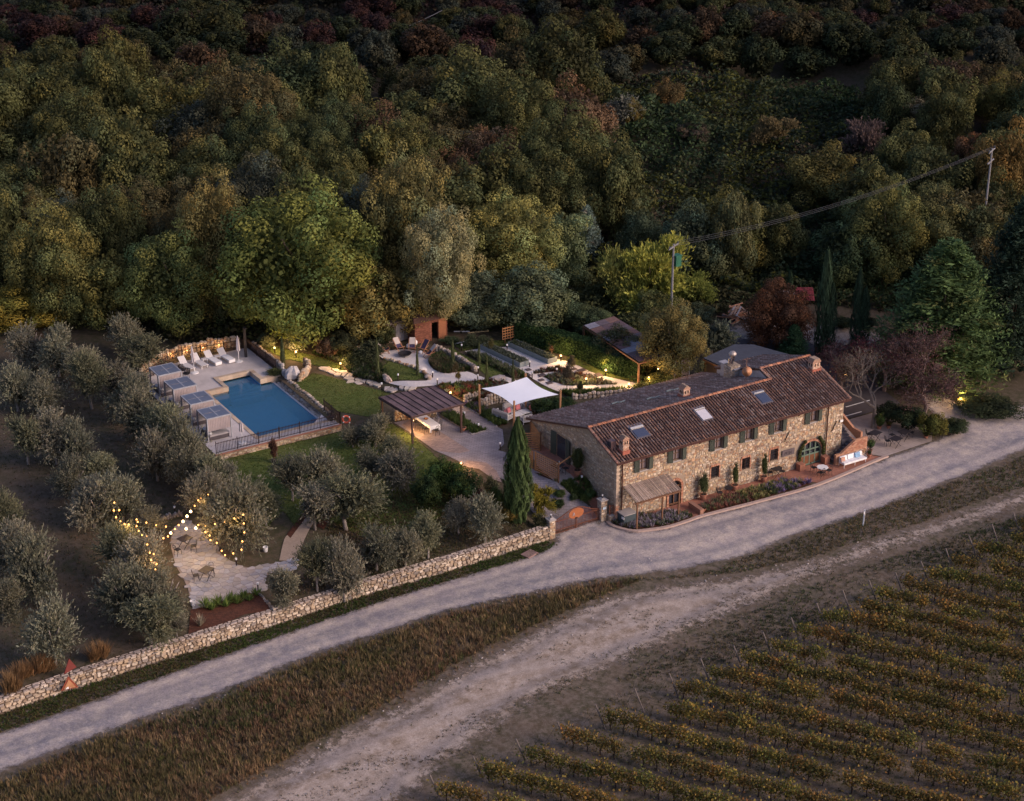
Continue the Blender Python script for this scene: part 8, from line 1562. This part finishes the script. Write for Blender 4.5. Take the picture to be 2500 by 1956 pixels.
V2 = [(-62, -1.9), (-48.5, -1.15), (-42.8, -.75), (-35.4, -.5), (-28.9, -.35), (-22.3, .05), (-14.2, -.05), (-6, .2), (-5.7, -.8), (-8.5, -1.3), (-12, -1.2), (-19.5, -1.2), (-27.1, -1.6), (-33.1, -2.0), (-41, -2.5), (-49, -3.2), (-62, -4.2)]
tufts('verge_grass', [V2], 8500, .17, .02, [(.07, .085, .03), (.06, .095, .025), (.10, .085, .04), (.05, .085, .025), (.08, .07, .035)], 6, z_=0, lean=.9)
tufts('verge_grass', [[(-12, -17.6), (-2, -15.8), (8, -14.9), (31, -14.6), (62, -15.6), (62, -20), (30, -17.8), (8, -18.6), (-8, -20)]], 7000, .2, .022, [(.075, .09, .04), (.055, .075, .035), (.10, .085, .05), (.065, .08, .038)], 6, z_=0, lean=1, mask=lambda P: np.sin(P[:, 0] * .31 + 1) + np.sin(P[:, 1] * .9 + P[:, 0] * .15) + r.normal(0, .5, len(P)) > -.3)
tufts('orchard_grass', [[(-62, -.8), (-43, .1), (-36, .4), (-34.5, 6), (-33, 14), (-25, 22), (-25, 44), (-60, 55), (-80, 40)]], 17000, .16, .02, [(.10, .075, .045), (.07, .07, .035), (.13, .09, .06), (.055, .06, .03)], 4, z_=0, lean=1)
tufts('orchard_grass', [[(-28, 1), (-22, .8), (-6.3, .9), (-6.6, 4), (-8.2, 9), (-12, 11), (-20, 9), (-24, 4)]], 9000, .17, .02, [(.11, .085, .05), (.075, .08, .035), (.13, .095, .06), (.06, .075, .03)], 5, z_=0, lean=1)
tufts('lawn_blades', [p for k, p in LAWNS.items()], 15000, .07, .02, [(.10, .14, .03), (.14, .15, .045), (.08, .12, .026), (.12, .145, .04)], 4, z_=.04, lean=1)
tufts('vineyard_weeds', [[(-46, -32), (-30, -22.5), (-8.3, -18.0), (8, -15.8), (31, -15), (60, -15.5), (75, -50), (-20, -70), (-40, -50)]], 28000, .2, .024, [(.10, .08, .05), (.07, .07, .035), (.14, .11, .075), (.05, .065, .03)], 4, z_=0, lean=1)
TRK_ = [(-60, -23), (-39, -18), (-30, -16), (-20, -13.2), (-10, -11.6), (-2, -11), (8, -12.4), (30, -12.6), (60, -13.6), (60, -15.5), (30, -14.2), (8, -14.9), (-2, -15.8), (-10, -16.8), (-20, -18.4), (-30, -22), (-60, -32)]
tufts('track_weeds', [TRK_], 9000, .13, .02, [(.14, .11, .07), (.09, .09, .045), (.17, .135, .09), (.07, .085, .035)], 5, z_=0, lean=1.2, mask=lambda P: np.sin(P[:, 0] * .5 + np.sin(P[:, 1] * 1.7)) * np.sin(P[:, 1] * 1.3 + P[:, 0] * .33) + r.normal(0, .35, len(P)) > .35)
st_ = MB(); R = random.Random(12)
for i in range(260):
    if R.random() < .6: x, y = R.uniform(-40, 8), 0; y = -5.5 - R.uniform(0, .9) if x > -28 else -6.3 - R.uniform(0, .9)
    else: x = R.uniform(-35, 15); y = np.interp(x, [-39, -30, -19, -8, 15], [-16.5, -14, -11.6, -9.5, -12.5]) - R.uniform(-.6, 2.2)
    s = R.uniform(.06, .17); st_.rock((x, float(y), float(H(x, y)) + s * .25), (s, s * R.uniform(.6, 1), s * .6), i, 6, vy((.40, .35, .32), R.uniform(.7, 1.15)))
part('loose_stones', st_, M_stoneA, None, kind='stuff')
# ------------------------------------------------ VINEYARD
M_vtrunk = plain('vine_wood', (.05, .036, .03), .9, .3, 6)
def vine_mesh(seed, n=380):
    q = np.random.default_rng(seed); P = q.normal(0, 1, (n, 3)) * [.4, .2, .28] + [0, 0, 1.08]; P[:, 2] -= (q.random(n) < .2) * q.uniform(0, .35, n); s = q.uniform(.6, 1.3, (n, 1)) * .078; c = np.array([(.22, .175, .045), (.15, .145, .045), (.27, .20, .05), (.11, .12, .04), (.27, .165, .045)])[q.integers(0, 5, n)] * q.uniform(.7, 1.3, (n, 1)); N_ = rdir(n, q); A = unit(np.cross(N_, rdir(n, q))); B = np.cross(N_, A); return cards(P, A * s, B * s * .85, c)
def vine_trunk(seed):
    R = random.Random(seed); m = MB(); m.tube([(0, 0, -.05), (R.uniform(-.08, .08), R.uniform(-.04, .04), .35), (R.uniform(-.04, .12), 0, .72), (.3, 0, .84)], [.05, .038, .032, .02], 5); m.tube([(.05, 0, .72), (-.32, 0, .86)], [.026, .016], 4); return m
VV = [vine_mesh(i) for i in range(6)]; VM = [npmesh('foliage', *v, M_leaf) for v in VV]; VT = [vine_trunk(i) for i in range(4)]; VTM = [v.mesh('trunk', M_vtrunk) for v in VT]
rd = Vector((5.9, -7.8, 0)).normalized(); ends = []
for px, py in [(960, 2010), (1078, 1955), (1183, 1909), (1287, 1866), (1387, 1823), (1479, 1780), (1574, 1740), (1658, 1703), (1734, 1666), (1814, 1634), (1885, 1600), (1953, 1564), (2015, 1528), (2078, 1496), (2142, 1472), (2206, 1452), (2268, 1424), (2328, 1392), (2385, 1362), (2440, 1332), (2492, 1304), (2545, 1275)]: ends.append(Vector(g(px, py)))
for k in range(4): ends.insert(0, ends[0] + Vector((-3.15, -.35, 0)))
vines = []
for ri, e in enumerate(ends):
    pass
for ri, e in enumerate(ends):
    ex = proj(e.x, e.y, e.z); vis = -80 < ex[0] < 2580 and ex[1] < 2040
    if vis:
        t = thing('row_end_post', 'leaning grey end post of vine row %s, counted from the far right' % ('one two three four five six seven eight nine ten eleven twelve thirteen fourteen fifteen sixteen seventeen eighteen nineteen twenty twentyone twentytwo twentythree twentyfour twentyfive twentysix'.split()[len(ends) - 1 - ri]), 'vineyard post', e, group='end posts of the vine rows'); z = float(H(e.x, e.y)); L = Vector((0, 0, 0))
        part('post', MB().bar((0, 0, -.1), tuple(-rd * .75 + Vector((0, 0, 1.7))), .12, n=6), plain('grey_post', (.15, .125, .11), .9, .25, 5), t, world=False); part('anchor_wire', MB().bar(tuple(-rd * .7 + Vector((0, 0, 1.6))), tuple(-rd * 1.5), .012), M_black, t, world=False)
    for j in range(76):
        p = e + rd * (.35 + j * .92); z = float(H(p.x, p.y)); px, py, dep = proj(p.x, p.y, z + .8)
        if -300 < px < 2950 and py < 2300 and random.random() > .07: vines.append((dep + (0 if -40 < px < 2540 and py < 2000 else 900), p.x + random.uniform(-.05, .05), p.y, z, j % 7 == 3))
        if j % 7 == 3 and -70 < px < 2570 and py < 2040: q = MB().bar((0, 0, -.1), (random.uniform(-.06, .06), 0, 1.55), .075, n=6); t = part('row_post', q, plain('dark_post', (.075, .06, .055), .9, .25, 5), None); t.location = (p.x, p.y + .05, z); tag(t, 'upright dark post holding the wires inside a vine row', 'vineyard post', 'inner posts of the vine rows')
vines.sort(); az = atan2(rd.y, rd.x); farF = []; farT = MB(); print('vines', len(vines))
for i, (dep, x, y, z, _) in enumerate(vines):
    if i < 300:
        t = thing('grapevine', 'gold and green leaved grapevine in the nearer vineyard rows', 'grapevine', (x, y, z), az + random.choice((0, pi)), 'grapevines of the nearer rows'); c = link('foliage', VM[i % 6], t, False); k = random.uniform(.75, 1.15); c.scale = (k * 1.05, k, random.uniform(.82, 1.15)); c.color = (random.uniform(.85, 1.15), random.uniform(.85, 1.1), 1, 1); link('trunk', VTM[i % 4], t, False)
    else:
        V, F, K = VV[i % 6]; s = 1 if i % 2 else -1; k = random.uniform(.9, 1.25); X, Y = V[:, 0] * s * k, V[:, 1] * s * k * 1.1; ca_, sa_ = cos(az), sin(az); farF.append((np.stack([X * ca_ - Y * sa_ + x, X * sa_ + Y * ca_ + y, V[:, 2] + z], 1), F, K * random.uniform(.85, 1.15)))
        m = VT[i % 4]; farT.add([(a * ca_ * s + x, a * sa_ * s + y, c + z) for a, b, c in m.v], m.f)
if farF: o = link('far_vine_foliage', npmesh('far_vine_foliage', *joinc(farF), M_leaf)); o['kind'] = 'stuff'; part('far_vine_trunks', farT, M_vtrunk, None, kind='stuff')
wr = MB()
for e in ends:
    for hz_ in (.85, 1.25): a, b = e + rd * .3, e + rd * 70; wr.bar((a.x, a.y, float(H(a.x, a.y)) + hz_), (b.x, b.y, float(H(b.x, b.y)) + hz_), .008)
part('trellis_wires', wr, M_black, None, kind='stuff')
